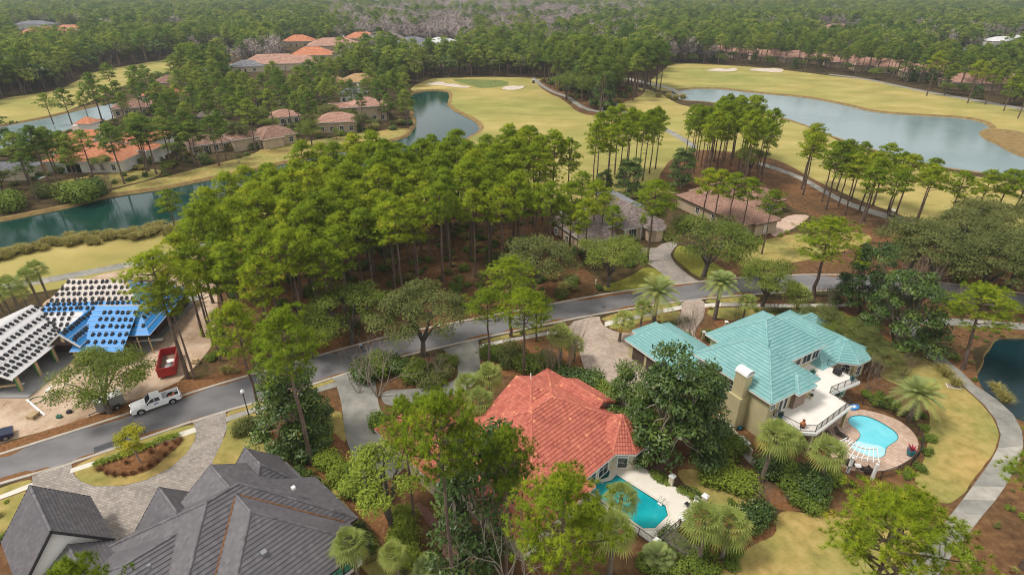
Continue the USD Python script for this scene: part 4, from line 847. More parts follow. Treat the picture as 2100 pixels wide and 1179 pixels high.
for a, b in (((-70.0, 71.15, 3.0), (-67.4, 71.35, 5.1)), ((-64.8, 71.15, 3.0), (-67.4, 71.35, 5.1))): MB().bar(a, b, .1, .28).build('rake_board', M['white_paint'], ch_)
MB().bar((-69.0, 63.35, 2.8), (-76.3, 63.55, 6.1), .1, .25).build('rake_board', M['white_paint'], ch_)
MB().bar((-83.6, 63.35, 2.8), (-76.3, 63.55, 6.1), .1, .25).build('rake_board', M['white_paint'], ch_)
MB().box(-80, -57.2, 74.2, 92.2, 0, .22).box(-83.4, -67.6, 62.9, 80, 0, .2).build('slab', M['slab_grey'], ch_)
MB().box(-75.8, -58.4, 79., 89.4, .22, 3.0).box(-75.8, -68.6, 74., 79, .22, 3.0).build('wall', M['dark_wood'], ch_)
MB().box(-76.2, -75.9, 64.4, 79, .2, 5.2).box(-75.9, -69.6, 78.6, 79, .2, 3.2).build('wall', M['dark_interior'], ch_)  # near-black walls added as painted shade inside the open garage
MB().box(-66.4, -58.8, 73.6, 73.9, .2, 2.6).build('wall', M['dark_wood'], ch_)  # dark wall added behind the porch posts, imitates the shaded inside
MB().box(-83.2, -77., 64.2, 78.5, .2, 2.9).build('wall', M['sheathing_green'], ch_)
MB().box(-77., -72.9, 64.0, 64.2, .2, 2.9).build('wall', M['sheathing_green'], ch_)
for y in (64.3, 67.9, 71.4): 
    MB().box(-69.75, -69.5, y-.12, y+.35, .2, 2.95).build('post', M['sheathing_green'], ch_)
    MB().box(-69.48, -69.42, y-.12, y+.35, .2, 2.95).build('stud', M['lumber'], ch_)
for x in (-66.3, -63.7, -61.0, -58.8): MB().box(x-.08, x+.08, 71.3, 71.46, 0, 2.4).build('post', M['lumber'], ch_)
for x in (-58, -56.2): MB().box(x-.06, x+.06, 73.9, 74.02, 0, 2.9).build('post', M['lumber'], ch_)

# tile stacks lying on the slopes
stk = kind_prim('roof_tile_stack')
mb = MB(); rg = np.random.default_rng(5)
for k in range(5):
    o = rg.normal(0, .02, 2); mb.box(-.18+o[0], .18+o[0], -.29+o[1]+.02*k, .29+o[1], .01+k*.045, .045+k*.045)
mb.build('tiles', M['stack_tile'], stk, tone=True)
def stacks(pl, rows, nper, label, group, u0=0., u1=1., jit=.08, skip=0.0, seed=1, margin=.35, xlim=None):
    rng = np.random.default_rng(seed); cnt = 0
    R = np.stack([pl['e'], pl['s'], pl['n']], 1)
    for fr_ in rows:
        y = fr_*pl['S']; g = pl['pg'].intersection(LineString([(-99, y), (99, y)]))
        if g.is_empty: continue
        b = g.bounds; a0, a1 = b[0]+margin, b[2]-margin
        if xlim: a0, a1 = max(a0, xlim[0]), min(a1, xlim[1])
        n = int((a1-a0)/nper)
        if n < 1: continue
        for i in range(n+1):
            if rng.random() < skip: continue
            x = a0+(a1-a0)*i/n+rng.normal(0, jit)
            p = pl['o']+x*pl['e']+(y+rng.normal(0, .05))*pl['s']+pl['n']*.03
            q = stage.DefinePrim(f"{W}/{uname(W, 'tile_stack')}", 'Xform'); X = UsdGeom.Xformable(q)
            th = rng.normal(0, .07); c_, s_ = math.cos(th), math.sin(th)
            A = R @ np.array([[c_, -s_, 0], [s_, c_, 0], [0, 0, 1]])
            m = np.eye(4); m[:3, :3] = A.T; m[3, :3] = p
            X.AddTransformOp().Set(Gf.Matrix4d(m))
            q.GetReferences().AddInternalReference('/World/kinds/roof_tile_stack'); q.SetInstanceable(True); keys(q, label, 'tile stack', group); cnt += 1
    return cnt
ns = stacks(pl_front, [.62, .725, .825, .93], .88, 'small dark stack of roof tiles on the cream upper half of the unfinished roof', 'tile stacks on the cream upper slope', seed=1)
ns += stacks(pl_front, [.475, .555], .82, 'small dark stack of roof tiles on the blue band of the main slope', 'tile stacks on the blue band', seed=2, skip=.05)
ns += stacks(pl_front, [.12, .21, .30, .39], .92, 'small dark stack of roof tiles on the white lower left slope', 'tile stacks on the white lower left slope', seed=3, xlim=(1.2, 7.0))
ns += stacks(pl_front, [.36, .16], .9, 'small dark stack of roof tiles on the blue slope by the right hip', 'tile stacks by the right hip', seed=4, xlim=(17.3, 20.5))
ns += stacks(pl_proj, [.2, .36, .52, .67, .82], .95, 'small dark stack of roof tiles on the square blue porch slope', 'tile stacks on the blue porch slope', seed=5, xlim=(2.2, 7.4))
ns += stacks(pl_dr, [.4, .85], .62, 'small dark stack of roof tiles on the right side of the little gable', 'tile stacks on the little gable', seed=6, jit=.05)
ns += stacks(pl_gr, [.14, .27, .44, .64, .88], .80, 'small dark stack of roof tiles on the white garage slope', 'tile stacks on the garage slope', seed=7, jit=.05)
ns += stacks(pl_right, [.3, .55, .78], 1.0, 'small dark stack of roof tiles on the right hip slope behind the pine', 'tile stacks on the right hip slope', seed=8)
ns += stacks(pl_left, [.86], .5, 'small dark stack of roof tiles along the left hip edge', 'tile stacks on the left hip', seed=9)
# ------------------------------------------------------------------ pools, decks, fences, furniture
def hull(pts): return m3.Manifold.hull_points(np.asarray(pts, float))
def world_poly(fn, pts): return Polygon([fn(*p) for p in pts])
# pool of the red roofed house
deck = world_poly(R_, [(0, 2.4), (3.0, 3.0), (4.0, 4.0), (11.9, 4.3), (11.6, -.2), (11.2, -4.1), (1.4, -4.5), (0, -2)])
pool = world_poly(R_, [(2.5, .75), (9.0, 1.0), (9.9, .1), (9.85, -2.3), (9.0, -3.25), (2.2, -3.35), (1.55, -2.7), (1.7, -1.4), (2.2, -1.1), (2.6, -.3)])
spa = Point(*R_(1.0, -.35)).buffer(1.12, quad_segs=2)
d1 = xf('pool_deck', label='cream pool deck beside the red roofed house', kind='structure')
MB().prism(deck.difference(pool).difference(spa), 0, .16).build('deck_slab', M['deck_cream'], d1)
cop = pool.buffer(.3).difference(pool).difference(spa); MB().prism(cop, .16, .19).build('coping', M['concrete_white'], d1)
MB().prism(spa.buffer(.35).difference(spa), .16, .34).build('spa_rim', M['concrete_white'], d1)
p_ = xf('swimming_pool', label='rectangular turquoise swimming pool with cut corners beside the red roofed house', cat='swimming pool')
sheet('water', pool, .09, 'pool_water', parent=p_, kind=None)
w = MB().prism(pool.buffer(.02).difference(pool.buffer(-.05)), .0, .17).build('tile_band', M['spa_water'], p_)
s_ = xf('spa_tub', label='round dark green spa tub at the corner of the rectangular pool', cat='spa')
sheet('water', spa, .2, 'spa_water', parent=s_, kind=None)
MB().prism(spa.difference(spa.buffer(-.08)), .1, .33).build('rim', M['spa_water'], s_)
ld = xf('pool_ladder', None, (*R_(8.45, .95), .16), math.radians(-46), label='steel pool ladder with white steps', cat='ladder')
for x in (-.26, .26): MB().tube([(x, .55, 0), (x, .5, .55), (x, .2, .8), (x, -.1, .6), (x, -.18, -.05)], .025, 6).build('handrail', M['steel'], ld)
for z in (-.02, .06): MB().box(-.26, .26, -.32, -.12, z, z+.03).build('step', M['white_paint'], ld)
def pillar(x, y, label, h=1.35):
    r = xf('fence_pillar', None, (x, y, .1), math.radians(-46), label=label, cat='pillar', group=None)
    MB().box(-.26, .26, -.26, .26, 0, h).build('shaft', M['stucco_cream'], r)
    v = [[sx*.34, sy*.34, h] for sx in (-1, 1) for sy in (-1, 1)]+[[sx*.34, sy*.34, h+.1] for sx in (-1, 1) for sy in (-1, 1)]+[[sx*.14, sy*.14, h+.3] for sx in (-1, 1) for sy in (-1, 1)]
    part('cap', hull(v), M['white_paint'], r)
pillar(*R_(7.75, 4.1), 'cream fence pillar nearer the house on the pool deck edge'); pillar(*R_(11.85, 4.2), 'cream fence pillar at the far right corner of the pool deck'); pillar(*R_(11.5, .1), 'cream fence pillar half hidden behind the palm at the deck edge', 1.0); pillar(*R_(11.2, -4.2), 'cream fence pillar at the front corner of the pool deck', 1.0)
railing('pool_fence', [R_(3.9, 4.1), R_(7.45, 4.15)], .12, 1.15, 'dark_metal', label='black metal fence between house corner and first pillar', cat='fence', post=1.3)
railing('pool_fence', [R_(8.05, 4.15), R_(11.5, 4.25)], .12, 1.15, 'dark_metal', label='black metal fence between the two tall deck pillars', cat='fence', post=1.7)
railing('pool_fence', [R_(11.5, -.2), R_(11.2, -3.9)], .12, 1.15, 'dark_metal', label='black metal fence along the near right end of the pool deck', cat='fence', post=1.7)
railing('pool_fence', [R_(10.9, -4.3), R_(2.2, -4.6)], .12, 1.15, 'dark_metal', label='black metal fence along the front of the rectangular pool', cat='fence', post=1.7)
# wrought iron chairs with a table near the palms
def iron_chair(x, y, rot, label, z=.16, m='dark_metal'):
    r = xf('patio_chair', None, (x, y, z), rot, label=label, cat='chair')
    MB().box(-.25, .25, -.25, .25, .42, .46).build('seat', M[m], r)
    b = MB(); b.tube([(-.24, -.25, .44), (-.24, -.32, .95), (0, -.34, 1.08), (.24, -.32, .95), (.24, -.25, .44)], .02, 5)
    for x_ in (-.12, 0, .12): b.tube([(x_, -.26, .46), (x_, -.33, 1.0)], .014, 4)
    b.build('backrest', M[m], r)
    for sx in (-.22, .22):
        for sy in (-.22, .22): MB().tube([(sx, sy, 0), (sx, sy, .42)], .018, 5).build('leg', M[m], r)
iron_chair(*R_(10.7, 2.6), .6, 'dark wrought iron chair on the deck behind the palms'); iron_chair(*R_(11.2, 3.5), 2.5, 'white patio chair beside the corner pillar', m='white_paint')

# pool of the turquoise roofed house
deck2 = wobble(wp([(1715, 846), (1745, 838), (1790, 845), (1838, 860), (1866, 880), (1884, 905), (1881, 927), (1860, 950), (1830, 965), (1790, 971), (1748, 966), (1712, 950), (1700, 930), (1685, 905), (1660, 890), (1670, 860)]), .02, 3)
pool2 = wp([(1737, 862), (1745, 854), (1768, 852), (1792, 860), (1815, 872), (1840, 889), (1843, 903), (1826, 913), (1816, 921), (1816, 936), (1800, 942), (1775, 936), (1745, 922), (1742, 914), (1758, 903), (1764, 893), (1757, 882), (1742, 873)])
shelf = wp([(1745, 921), (1744, 913), (1758, 904), (1775, 910), (1800, 913), (1817, 921), (1816, 936), (1800, 942), (1775, 936)])
d2 = xf('pool_deck', label='pink paved pool deck below the white terrace', kind='structure')
MB().prism(deck2.difference(pool2), 0, .16).build('deck_slab', M['pavers_pink'], d2)
MB().prism(pool2.buffer(.28).difference(pool2), .16, .185).build('coping', M['pavers_pink'], d2)
p2_ = xf('swimming_pool', label='bean shaped bright blue swimming pool below the white terrace', cat='swimming pool')
sheet('water', pool2.difference(shelf), .09, 'pool_water_light', parent=p2_, kind=None); 
mat('pool_shelf', (0.30, 0.60, 0.66), (0.40, 0.66, 0.70), .6, .08, 3, spec=.5); sheet('tanning_ledge', shelf, .092, 'pool_shelf', parent=p2_, kind=None)
MB().prism(pool2.difference(pool2.buffer(-.06)), .0, .165).build('tile_band', M['spa_water'], p2_)
# fan pergola
pg_ = xf('pergola', label='white fan shaped pergola over the shallow end of the bean shaped pool', cat='pergola')
def PZ(x, y, z): return at(1660+x/8.42, 860+y/8.42, z)
for a, b in (((650, 315), (340, 470)), ((705, 340), (465, 495)), ((745, 368), (515, 570)), ((800, 385), (605, 612)), ((860, 400), (690, 670)), ((915, 440), (800, 680)), ((985, 460), (893, 705)), ((1050, 475), (995, 725)), ((1105, 465), (1105, 745)), ((1160, 475), (1203, 752))):
    MB().bar(PZ(*a, 2.62), PZ(*b, 2.62), .07, .16).build('beam', M['white_paint'], pg_)
for arc in ([(430, 455), (560, 545), (690, 600), (850, 650), (1000, 680), (1150, 690), (1190, 690)], [(600, 345), (690, 395), (790, 445), (880, 480), (960, 500), (1060, 505), (1170, 500)]):
    for a, b in zip(arc[:-1], arc[1:]): MB().bar(PZ(*a, 2.5), PZ(*b, 2.5), .09, .14).build('cross_beam', M['white_paint'], pg_)
for a, b in (((690, 670), (1738, 969)), ((1105, 745), (1787, 983))):
    g = at(*b); t = PZ(*a, 2.5); MB().box(g[0]-.14, g[0]+.14, g[1]-.14, g[1]+.14, 0, 2.45).build('post', M['white_paint'], pg_)
def lounger(x, y, rot, label):
    r = xf('sun_lounger', None, (x, y, .16), rot, label=label, cat='sun lounger')
    MB().box(-.33, .33, -.9, .35, .28, .36).build('seat', M['wicker'], r)
    MB().bar((0, .35, .32), (0, .95, .78), .66, .07).build('backrest', M['wicker'], r)
    for sx in (-.28, .28):
        for sy in (-.8, .3): MB().box(sx-.03, sx+.03, sy-.03, sy+.03, 0, .28).build('leg', M['wicker'], r)
a = at(1722, 895); lounger(a[0], a[1], .5, 'dark wicker sun lounger on the pool deck, the one nearer the water')
a = at(1704, 903); lounger(a[0], a[1], .45, 'dark wicker sun lounger close to the terrace column')
def club_chair(px, py, rot, label):
    a = at(px, py); r = xf('club_chair', None, (a[0], a[1], .16), rot, label=label, cat='chair')
    MB().box(-.42, .42, -.4, .4, .12, .42).build('seat', M['wicker'], r)
    MB().box(-.42, .42, -.48, -.36, .12, .85).build('backrest', M['wicker'], r)
    for s in (-1, 1): MB().box(s*.40-.06, s*.40+.06, -.36, .4, .12, .62).build('armrest', M['wicker'], r)
club_chair(1738, 953, .25, 'dark wicker club chair under the left end of the pergola'); club_chair(1775, 968, .1, 'dark wicker club chair under the right post of the pergola')
a = at(1757, 962); r = xf('side_table', None, (a[0], a[1], .16), label='low white table between the two club chairs', cat='table')
MB().box(-.35, .35, -.3, .3, .42, .47).build('top', M['white_paint'], r)
for s in (-1, 1):
    for t in (-1, 1): MB().box(s*.28-.03, s*.28+.03, t*.23-.03, t*.23+.03, 0, .42).build('leg', M['dark_metal'], r)
def lathe(prof, n=14):
    prof = np.array(prof, float); th = np.arange(n)*2*np.pi/n
    v = np.stack([prof[:, 0][:, None]*np.cos(th), prof[:, 0][:, None]*np.sin(th), np.repeat(prof[:, 1][:, None], n, 1)], -1).reshape(-1, 3)
    f = []
    for i in range(len(prof)-1):
        for k in range(n):
            a, b = i*n+k, i*n+(k+1) % n; f += [[a, b, b+n], [a, b+n, a+n]]
    return v, np.array(f)
def spiky(n, L, w, seed, up=.5, z=0):
    """Rosette of blades: returns mesh."""
    g = np.random.default_rng(seed); mb = MB()
    for i in range(n):
        a = i*2.39996; el = g.uniform(.15, 1.3) if up is None else g.uniform(up*.4, up*1.8); l = L*g.uniform(.75, 1.1)
        d = np.array([math.cos(a)*math.cos(el), math.sin(a)*math.cos(el), math.sin(el)]); s = np.array([-math.sin(a), math.cos(a), 0])
        m_ = d*l*.5+[0, 0, z]; e = d*l+np.array([0, 0, z-l*.12])
        mb.add([[0, 0, z]-s*w*.3, [0, 0, z]+s*w*.3, m_+s*w*.5, m_-s*w*.5, e], [[0, 1, 2], [0, 2, 3], [3, 2, 4]], g.random())
    return mb
tonemat('agave', [(0, (0.03, 0.07, 0.05)), (1, (0.08, 0.14, 0.10))], .6)
tonemat('red_leaf', [(0, (0.25, 0.02, 0.04)), (1, (0.42, 0.05, 0.08))], .7)
def potted(x, y, z, pot, label, plant='agave', s=1.0, n=22):
    r = xf('potted_plant', None, (x, y, z), 0, s, label=label, cat='potted plant')
    part('pot', lathe([(0, 0), (.2, 0), (.3, .35), (.33, .6), (.27, .6), (.2, .5), (0, .5)]), M[pot], r, True)
    mb = spiky(n, .7, .09, int(x*10), .7, .52); mb.build('leaves', M[plant], r, tone=True)
t_ = T(8.6, 6.3); 
potted(*T(6.7, -2.3), 3.32, 'teal_glaze', 'spiky agave in a pot at the near corner of the terrace')
potted(*T(3.4, 9.0), 3.32, 'teal_glaze', 'spiky plant in a tall teal pot below the upper windows', s=1.15)
potted(*T(6.9, 12.6), 3.32, 'teal_glaze', 'spiky plant at the far right corner of the terrace', s=.9)
potted(*T(6.35, 4.4), 3.32, 'stucco_cream', 'small spiky plant beside the terrace door post', s=.8)
a = at(1864, 935); potted(a[0], a[1], .16, 'teal_glaze', 'tall blue pot with red leaved plant at the curved pool fence', 'red_leaf', 1.5)
r = xf('chiminea', None, (*T(9.2, -1.5), 3.32), label='orange clay fire pot with black stand on the terrace', cat='fire pot')
part('stand', lathe([(.05, 0), (.28, 0), (.28, .12), (.2, .2)]), M['dark_metal'], r); part('bowl', lathe([(.12, .15), (.34, .35), (.36, .55), (.2, .8), (.14, 1.1), (.18, 1.15)]), M['terracotta'], r, True)
# terrace furniture
r = xf('lounge_set', None, (*T(3.9, 6.4), 3.32), math.radians(-30), label='dark wicker armchair with white cushion on the terrace', cat='chair')
MB().box(-.4, .4, -.4, .4, .1, .36).build('seat', M['wicker'], r); MB().box(-.4, .4, .34, .44, .1, .9).build('backrest', M['wicker'], r); MB().box(-.36, .36, -.36, .32, .36, .46).build('cushion', M['white_paint'], r)
r = xf('ottoman', None, (*T(4.9, 6.2), 3.32), math.radians(-30), label='dark wicker ottoman table in front of the terrace armchair', cat='table')
MB().box(-.55, .55, -.4, .4, .1, .42).build('top', M['wicker'], r); 
for s in (-1, 1):
    for t in (-1, 1): MB().box(s*.5-.04, s*.5+.04, t*.35-.04, t*.35+.04, 0, .1).build('leg', M['wicker'], r)
r = xf('barbecue_grill', None, (*T(5.0, 12.2), 3.32), math.radians(-59), label='dark covered barbecue grill beside the turret windows', cat='grill')
MB().box(-.5, .5, -.3, .3, .15, .8).build('cabinet', M['black_plastic'], r); part('lid', hull([(x, y, z) for x in (-.4, .4) for y, z in ((-.3, .8), (.3, .8), (-.18, 1.1), (.18, 1.1))]), M['dark_metal'], r)
for s in (-1, 1): part('wheel', trimesh.creation.cylinder(.1, .06, transform=trimesh.transformations.translation_matrix([s*.42, 0, .1]) @ trimesh.transformations.rotation_matrix(math.pi/2, [0, 1, 0])), M['rubber'], r)
# curved fence round the pool deck
cf = [at(*p)[:2] for p in ((1768, 829), (1800, 838), (1830, 850), (1858, 868), (1880, 893), (1889, 912), (1885, 932), (1868, 952), (1838, 970), (1805, 981), (1770, 982), (1735, 972), (1705, 955))]
railing('curved_fence', cf, 0, 1.2, 'dark_metal', label='dark metal fence curving round the bean shaped pool', cat='fence', post=2.0)
a = at(1750, 838); r = xf('pool_float', None, (a[0], a[1], .2), .5, label='deflated blue and white pool float lying by the terrace column', cat='pool float')
mb = MB(); mb.tube([(-.7, 0, .12), (-.3, .35, .16), (.35, .3, .12), (.7, -.1, .14), (.3, -.4, .16), (-.4, -.3, .13), (-.7, 0, .12)], .16, 7); mb.build('ring', M['blue_vinyl'], r); MB().box(-.3, .3, -.2, .2, .05, .22).build('headrest', M['white_paint'], r)
# side yard of the turquoise house
r = xf('garden_wall', label='low stucco wall with a pale coping beside the chimney wall', cat='wall')
a, b = at(1472, 860)[:2], at(1540, 935)[:2]; MB().bar((*a, .5), (*b, .5), .25, 1.0).build('wall', M['stucco_cream'], r); 
a, b = at(1517, 895, 1)[:2], at(1534, 912, 1)[:2]; MB().bar((*a, 1.04), (*b, 1.04), .95, .08).build('coping', M['white_paint'], r)
rng = random.Random(4)
for i, (px, py, k, lb) in enumerate([(1486, 857, 'black_plastic', 'black bucket in the side yard next to the tree'), (1494, 872, 'terracotta', 'clay pot in the side yard below the drain pipe'), (1500, 862, 'stucco_cream', 'pale stone pot at the foot of the drain pipe'), (1510, 870, 'white_paint', 'white bucket at the foot of the chimney'), (1516, 880, 'teal_glaze', 'small glazed blue pot near the wall coping'), (1502, 890, 'terracotta', 'orange bowl on the ground by the low wall')]):
    a = at(px, py); part('garden_pot', (lambda v, f: (v+[a[0], a[1], 0], f))(*lathe([(0, .02), (.2, 0), (.3, .3), (.32, .42), (.26, .42), (.2, .3), (0, .3)])), M[k], None, True, label=lb, cat='pot')
a = at(1498, 880); r = xf('garden_table', None, (a[0], a[1], 0), label='round grey garden table in the side yard', cat='table'); part('top', (lambda v, f: (v, f))(*lathe([(0, .74), (.45, .74), (.45, .78), (0, .78)])), M['grey_metal'], r); MB().tube([(0, 0, 0), (0, 0, .74)], .05, 6).build('stem', M['dark_metal'], r)
r = xf('timber_deck', label='dark timber deck beneath the terrace edge', kind='structure')
for i in range(9):
    a, b = T(6.2, -4.6+i*.28), T(9.2, -4.6+i*.28); MB().bar((*a, .5), (*b, .5), .25, .06).build('plank', M['dark_wood'], r)
pj = at(1380, 700); 
def gate_post(px, py, lb): 
    a = at(px, py); r = xf('gate_post', None, (a[0], a[1], 0), label=lb, cat='gate post'); MB().box(-.2, .2, -.2, .2, 0, 1.5).build('shaft', M['stucco_yellow'], r); part('cap', hull([(sx*s, sy*s, z) for s, z in ((.28, 1.5), (.28, 1.58), (.1, 1.75)) for sx in (-1, 1) for sy in (-1, 1)]), M['white_paint'], r)
gate_post(1441, 697, 'cream gate post with white cap between garage and house'); gate_post(1487, 676, 'cream post with white cap in the bed behind the house')

# ------------------------------------------------------------------ street things
a = at(512, 857); lp = xf('street_lamp', None, (a[0], a[1], 0), label='dark green street lamp with a white globe on the lawn edge', cat='street lamp')
MB().tube([(0, 0, 0), (0, 0, .35), (0, 0, .36), (0, 0, 4.0)], [.16, .14, .08, .055], 8).build('post', M['dark_metal'], lp)
part('collar', lathe([(.06, 3.95), (.14, 4.0), (.16, 4.1), (.1, 4.15)]), M['dark_metal'], lp, True)
part('globe', lathe([(.1, 4.12), (.22, 4.22), (.27, 4.4), (.24, 4.58), (.13, 4.7), (.06, 4.78), (0, 4.82)]), M['lamp_globe'], lp, True)
a = at(519.5, 866); r = xf('utility_box', None, (a[0], a[1], 0), .6, label='dark utility box beside the lamp on the mulch edge', cat='utility box'); MB().box(-.22, .22, -.18, .18, 0, .62).build('cabinet', M['black_plastic'], r); MB().box(-.25, .25, -.21, .21, .62, .7).build('lid', M['grey_metal'], r)
a = at(509, 868); r = xf('utility_box', None, (a[0], a[1], 0), .3, label='pale green utility pedestal in the clump by the lamp', cat='utility box'); part('cabinet', lathe([(.16, 0), (.16, .6), (.12, .68), (0, .7)]), M['green_plastic'], r, True); MB().box(-.1, .1, -.1, .1, .69, .74).build('lid', M['white_paint'], r)
def mailbox(px, py, lb, h=1.15, dark=True):
    a = at(px, py); r = xf('mailbox', None, (a[0], a[1], 0), .5, label=lb, cat='mailbox')
    MB().box(-.09, .09, -.09, .09, 0, h).build('post', M['stucco_cream'], r)
    if dark: 
        mb = MB(); mb.box(-.12, .12, -.26, .26, h*.68, h*.68+.2); mb.build('box', M['dark_metal'], r)
    part('cap', hull([(sx*s, sy*s, z) for s, z in ((.14, h), (.02, h+.18)) for sx in (-1, 1) for sy in (-1, 1)]), M['white_paint'], r)
mailbox(784, 667, 'pale mailbox post with dark box in the pine straw by the street'); mailbox(532, 862, 'cream mailbox post beside the leaning pine and lamp', 1.3, False)
mailbox(1222, 583, 'yellow marker post at the edge of the straw bed under the oak', .9, False)
# pickup truck
def vehicle_wheel(root, x, y, r, w, side):
    c = trimesh.creation.cylinder(r, w, sections=20); c.apply_transform(trimesh.transformations.rotation_matrix(math.pi/2, [1, 0, 0])); c.apply_translation([x, y, r])
    wl_ = part('wheel', c, M['rubber'], root, 40)
    c = trimesh.creation.cylinder(r*.58, .04, sections=14); c.apply_transform(trimesh.transformations.rotation_matrix(math.pi/2, [1, 0, 0])); c.apply_translation([x, y+side*w/2, r]); part('rim', c, M['steel'], wl_)
    c = trimesh.creation.cylinder(r*.2, .05, sections=10); c.apply_transform(trimesh.transformations.rotation_matrix(math.pi/2, [1, 0, 0])); c.apply_translation([x, y+side*(w/2+.01), r]); part('hub', c, M['dark_metal'], wl_)
def side_extrude(profile, w, holes=()):
    pg = Polygon(profile)
    for h in holes: pg = pg.difference(h)
    m = trimesh.creation.extrude_polygon(pg, w, engine='earcut'); v = m.vertices.copy()
    v = np.c_[v[:, 0], w/2-v[:, 2], v[:, 1]]; return trimesh.Trimesh(v, m.faces, process=False)
a, b = at(292, 850), at(356, 828); f_ = (a-b)[:2]; f_ /= np.linalg.norm(f_); ctr = (a+b)[:2]/2+np.array([f_[1], -f_[0]])*.86
tk = xf('pickup_truck', None, (*ctr, .036), math.atan2(f_[1], f_[0]), label='white crew cab pickup truck driving along the street with headlight on', cat='pickup truck')
wa = [Point(x, .42).buffer(.52) for x in (1.9, -1.9)]
body = side_extrude([(-2.95, .55), (-2.95, 1.28), (-.75, 1.28), (.95, 1.24), (1.2, 1.22), (2.75, 1.12), (2.95, 1.0), (2.98, .5), (2.6, .42), (-2.8, .48)], 1.98, wa)
bx = manifold = m3.Manifold(m3.Mesh(np.asarray(body.vertices, np.float32), np.asarray(body.faces, np.uint32)))
bed_ = m3.Manifold.cube([1.95, 1.62, .8]).translate([-2.82, -.81, .72])
bd = (bx-bed_) if not bx.is_empty() else None
part('body', bd if bd is not None and not bd.is_empty() else body, M['white_gloss'], tk)
MB().box(-2.84, -.88, -.83, .83, .66, .73).build('bed_floor', M['black_plastic'], tk)
part('hood', hull([(1.15, sy*.93, 1.2) for sy in (-1, 1)]+[(2.8, sy*.82, 1.08) for sy in (-1, 1)]+[(1.15, sy*.8, 1.3) for sy in (-1, 1)]+[(2.6, sy*.65, 1.2) for sy in (-1, 1)]), M['white_gloss'], tk)
part('cab', hull([(-.75, sy*.97, 1.25) for sy in (-1, 1)]+[(1.25, sy*.97, 1.22) for sy in (-1, 1)]+[(-.62, sy*.76, 1.92) for sy in (-1, 1)]+[(.45, sy*.76, 1.94) for sy in (-1, 1)]), M['white_gloss'], tk)
def quad_on(p): return MB().poly(p)
for sy in (-1, 1):
    s_in = lambda x, z: (x, sy*(.97-(z-1.25)*.305+.012), z)
    MB().poly([s_in(.12, 1.34), s_in(.98, 1.33), s_in(.42, 1.83), s_in(.14, 1.84)]).build('side_window', M['window_glass'], tk)
    MB().poly([s_in(-.58, 1.35), s_in(.06, 1.34), s_in(.08, 1.84), s_in(-.52, 1.83)]).build('side_window', M['window_glass'], tk)
    MB().box(.86, 1.0, sy*1.0-.02, sy*1.2+.02*sy, 1.3, 1.48).build('mirror', M['black_plastic'], tk)
    MB().box(2.82, 3.0, sy*.72-.2, sy*.72+.2, .84, 1.0).build('headlight', M['headlight'], tk)
    MB().box(-2.99, -2.9, sy*.92-.07, sy*.92+.07, .8, 1.15).build('tail_light', M['red_paint'], tk)
    MB().box(-.3, .25, sy*.99-.006, sy*.99+.006, .95, 1.14).build('door_decal', M['decal_blue'], tk)
    for x in (.1, -.72): MB().box(x-.008, x+.008, sy*.992-.004, sy*.992+.004, .6, 1.25).build('door_seam', M['grey_metal'], tk)
    for x in (1.9, -1.9): vehicle_wheel(tk, x, sy*.86, .42, .28, sy)
MB().poly([(1.16, -.86, 1.3), (1.16, .86, 1.3), (.51, .72, 1.9), (.51, -.72, 1.9)]).build('windshield', M['window_glass'], tk)
MB().box(2.96, 3.1, -.95, .95, .45, .68).build('bumper', M['dark_metal'], tk); MB().box(2.94, 3.0, -.5, .5, .72, 1.02).build('grille', M['dark_metal'], tk); MB().box(-3.1, -2.94, -.9, .9, .5, .62).build('bumper', M['steel'], tk)
def on_truck(x, y): return ctr+np.array([f_[0]*x-f_[1]*y, f_[1]*x+f_[0]*y])
r = xf('tool_box', None, (*on_truck(-1.15, 0), .77), math.atan2(f_[1], f_[0]), label='grey tool box across the pickup bed behind the cab', cat='tool box'); MB().box(-.25, .25, -.78, .78, 0, .5).build('case', M['grey_metal'], r); MB().box(-.27, .27, -.8, .8, .5, .56).build('lid', M['grey_metal'], r)
for k, (x, y, lb) in enumerate(((-1.75, .35, 'orange bucket in the pickup bed next to the tool box'), (-2.2, .1, 'orange bucket in the middle of the pickup bed'))):
    part('bucket', (lambda v, f: (v+[*on_truck(x, y), .77], f))(*lathe([(0, .02), (.14, 0), (.18, .36), (.16, .36), (0, .3)])), M['orange_plastic'], None, True, label=lb, cat='bucket')
# cargo trailer
tr = xf('cargo_trailer', None, (-54.6, 60.9, 0), math.atan2(-1.83, -1.66), label='grey enclosed cargo trailer parked under the oak by the street', cat='trailer')
part('body', hull([(x, sy*.78, z) for x in (-1.5, 1.2) for sy in (-1, 1) for z in (.45, 2.0)]+[(1.75, sy*.25, z) for sy in (-1, 1) for z in (.45, 2.0)]), M['grey_metal'], tr)
part('roof', hull([(x, sy*.8, z) for x in (-1.52, 1.2) for sy in (-1, 1) for z in (2.0, 2.05)]+[(1.75, sy*.27, z) for sy in (-1, 1) for z in (2.0, 2.05)]), M['white_paint'], tr)
MB().bar((1.5, 0, .42), (2.7, 0, .42), .1, .08).build('tongue', M['dark_metal'], tr); MB().tube([(2.6, 0, 0), (2.6, 0, .6)], .04, 6).build('jack', M['dark_metal'], tr)
for sy in (-1, 1):
    vehicle_wheel(tr, -.4, sy*.88, .32, .2, sy); MB().box(-.85, .05, sy*.79 if sy > 0 else sy*1.0, sy*1.0 if sy > 0 else sy*.79, .68, .74).build('mudguard', M['dark_metal'], tr)
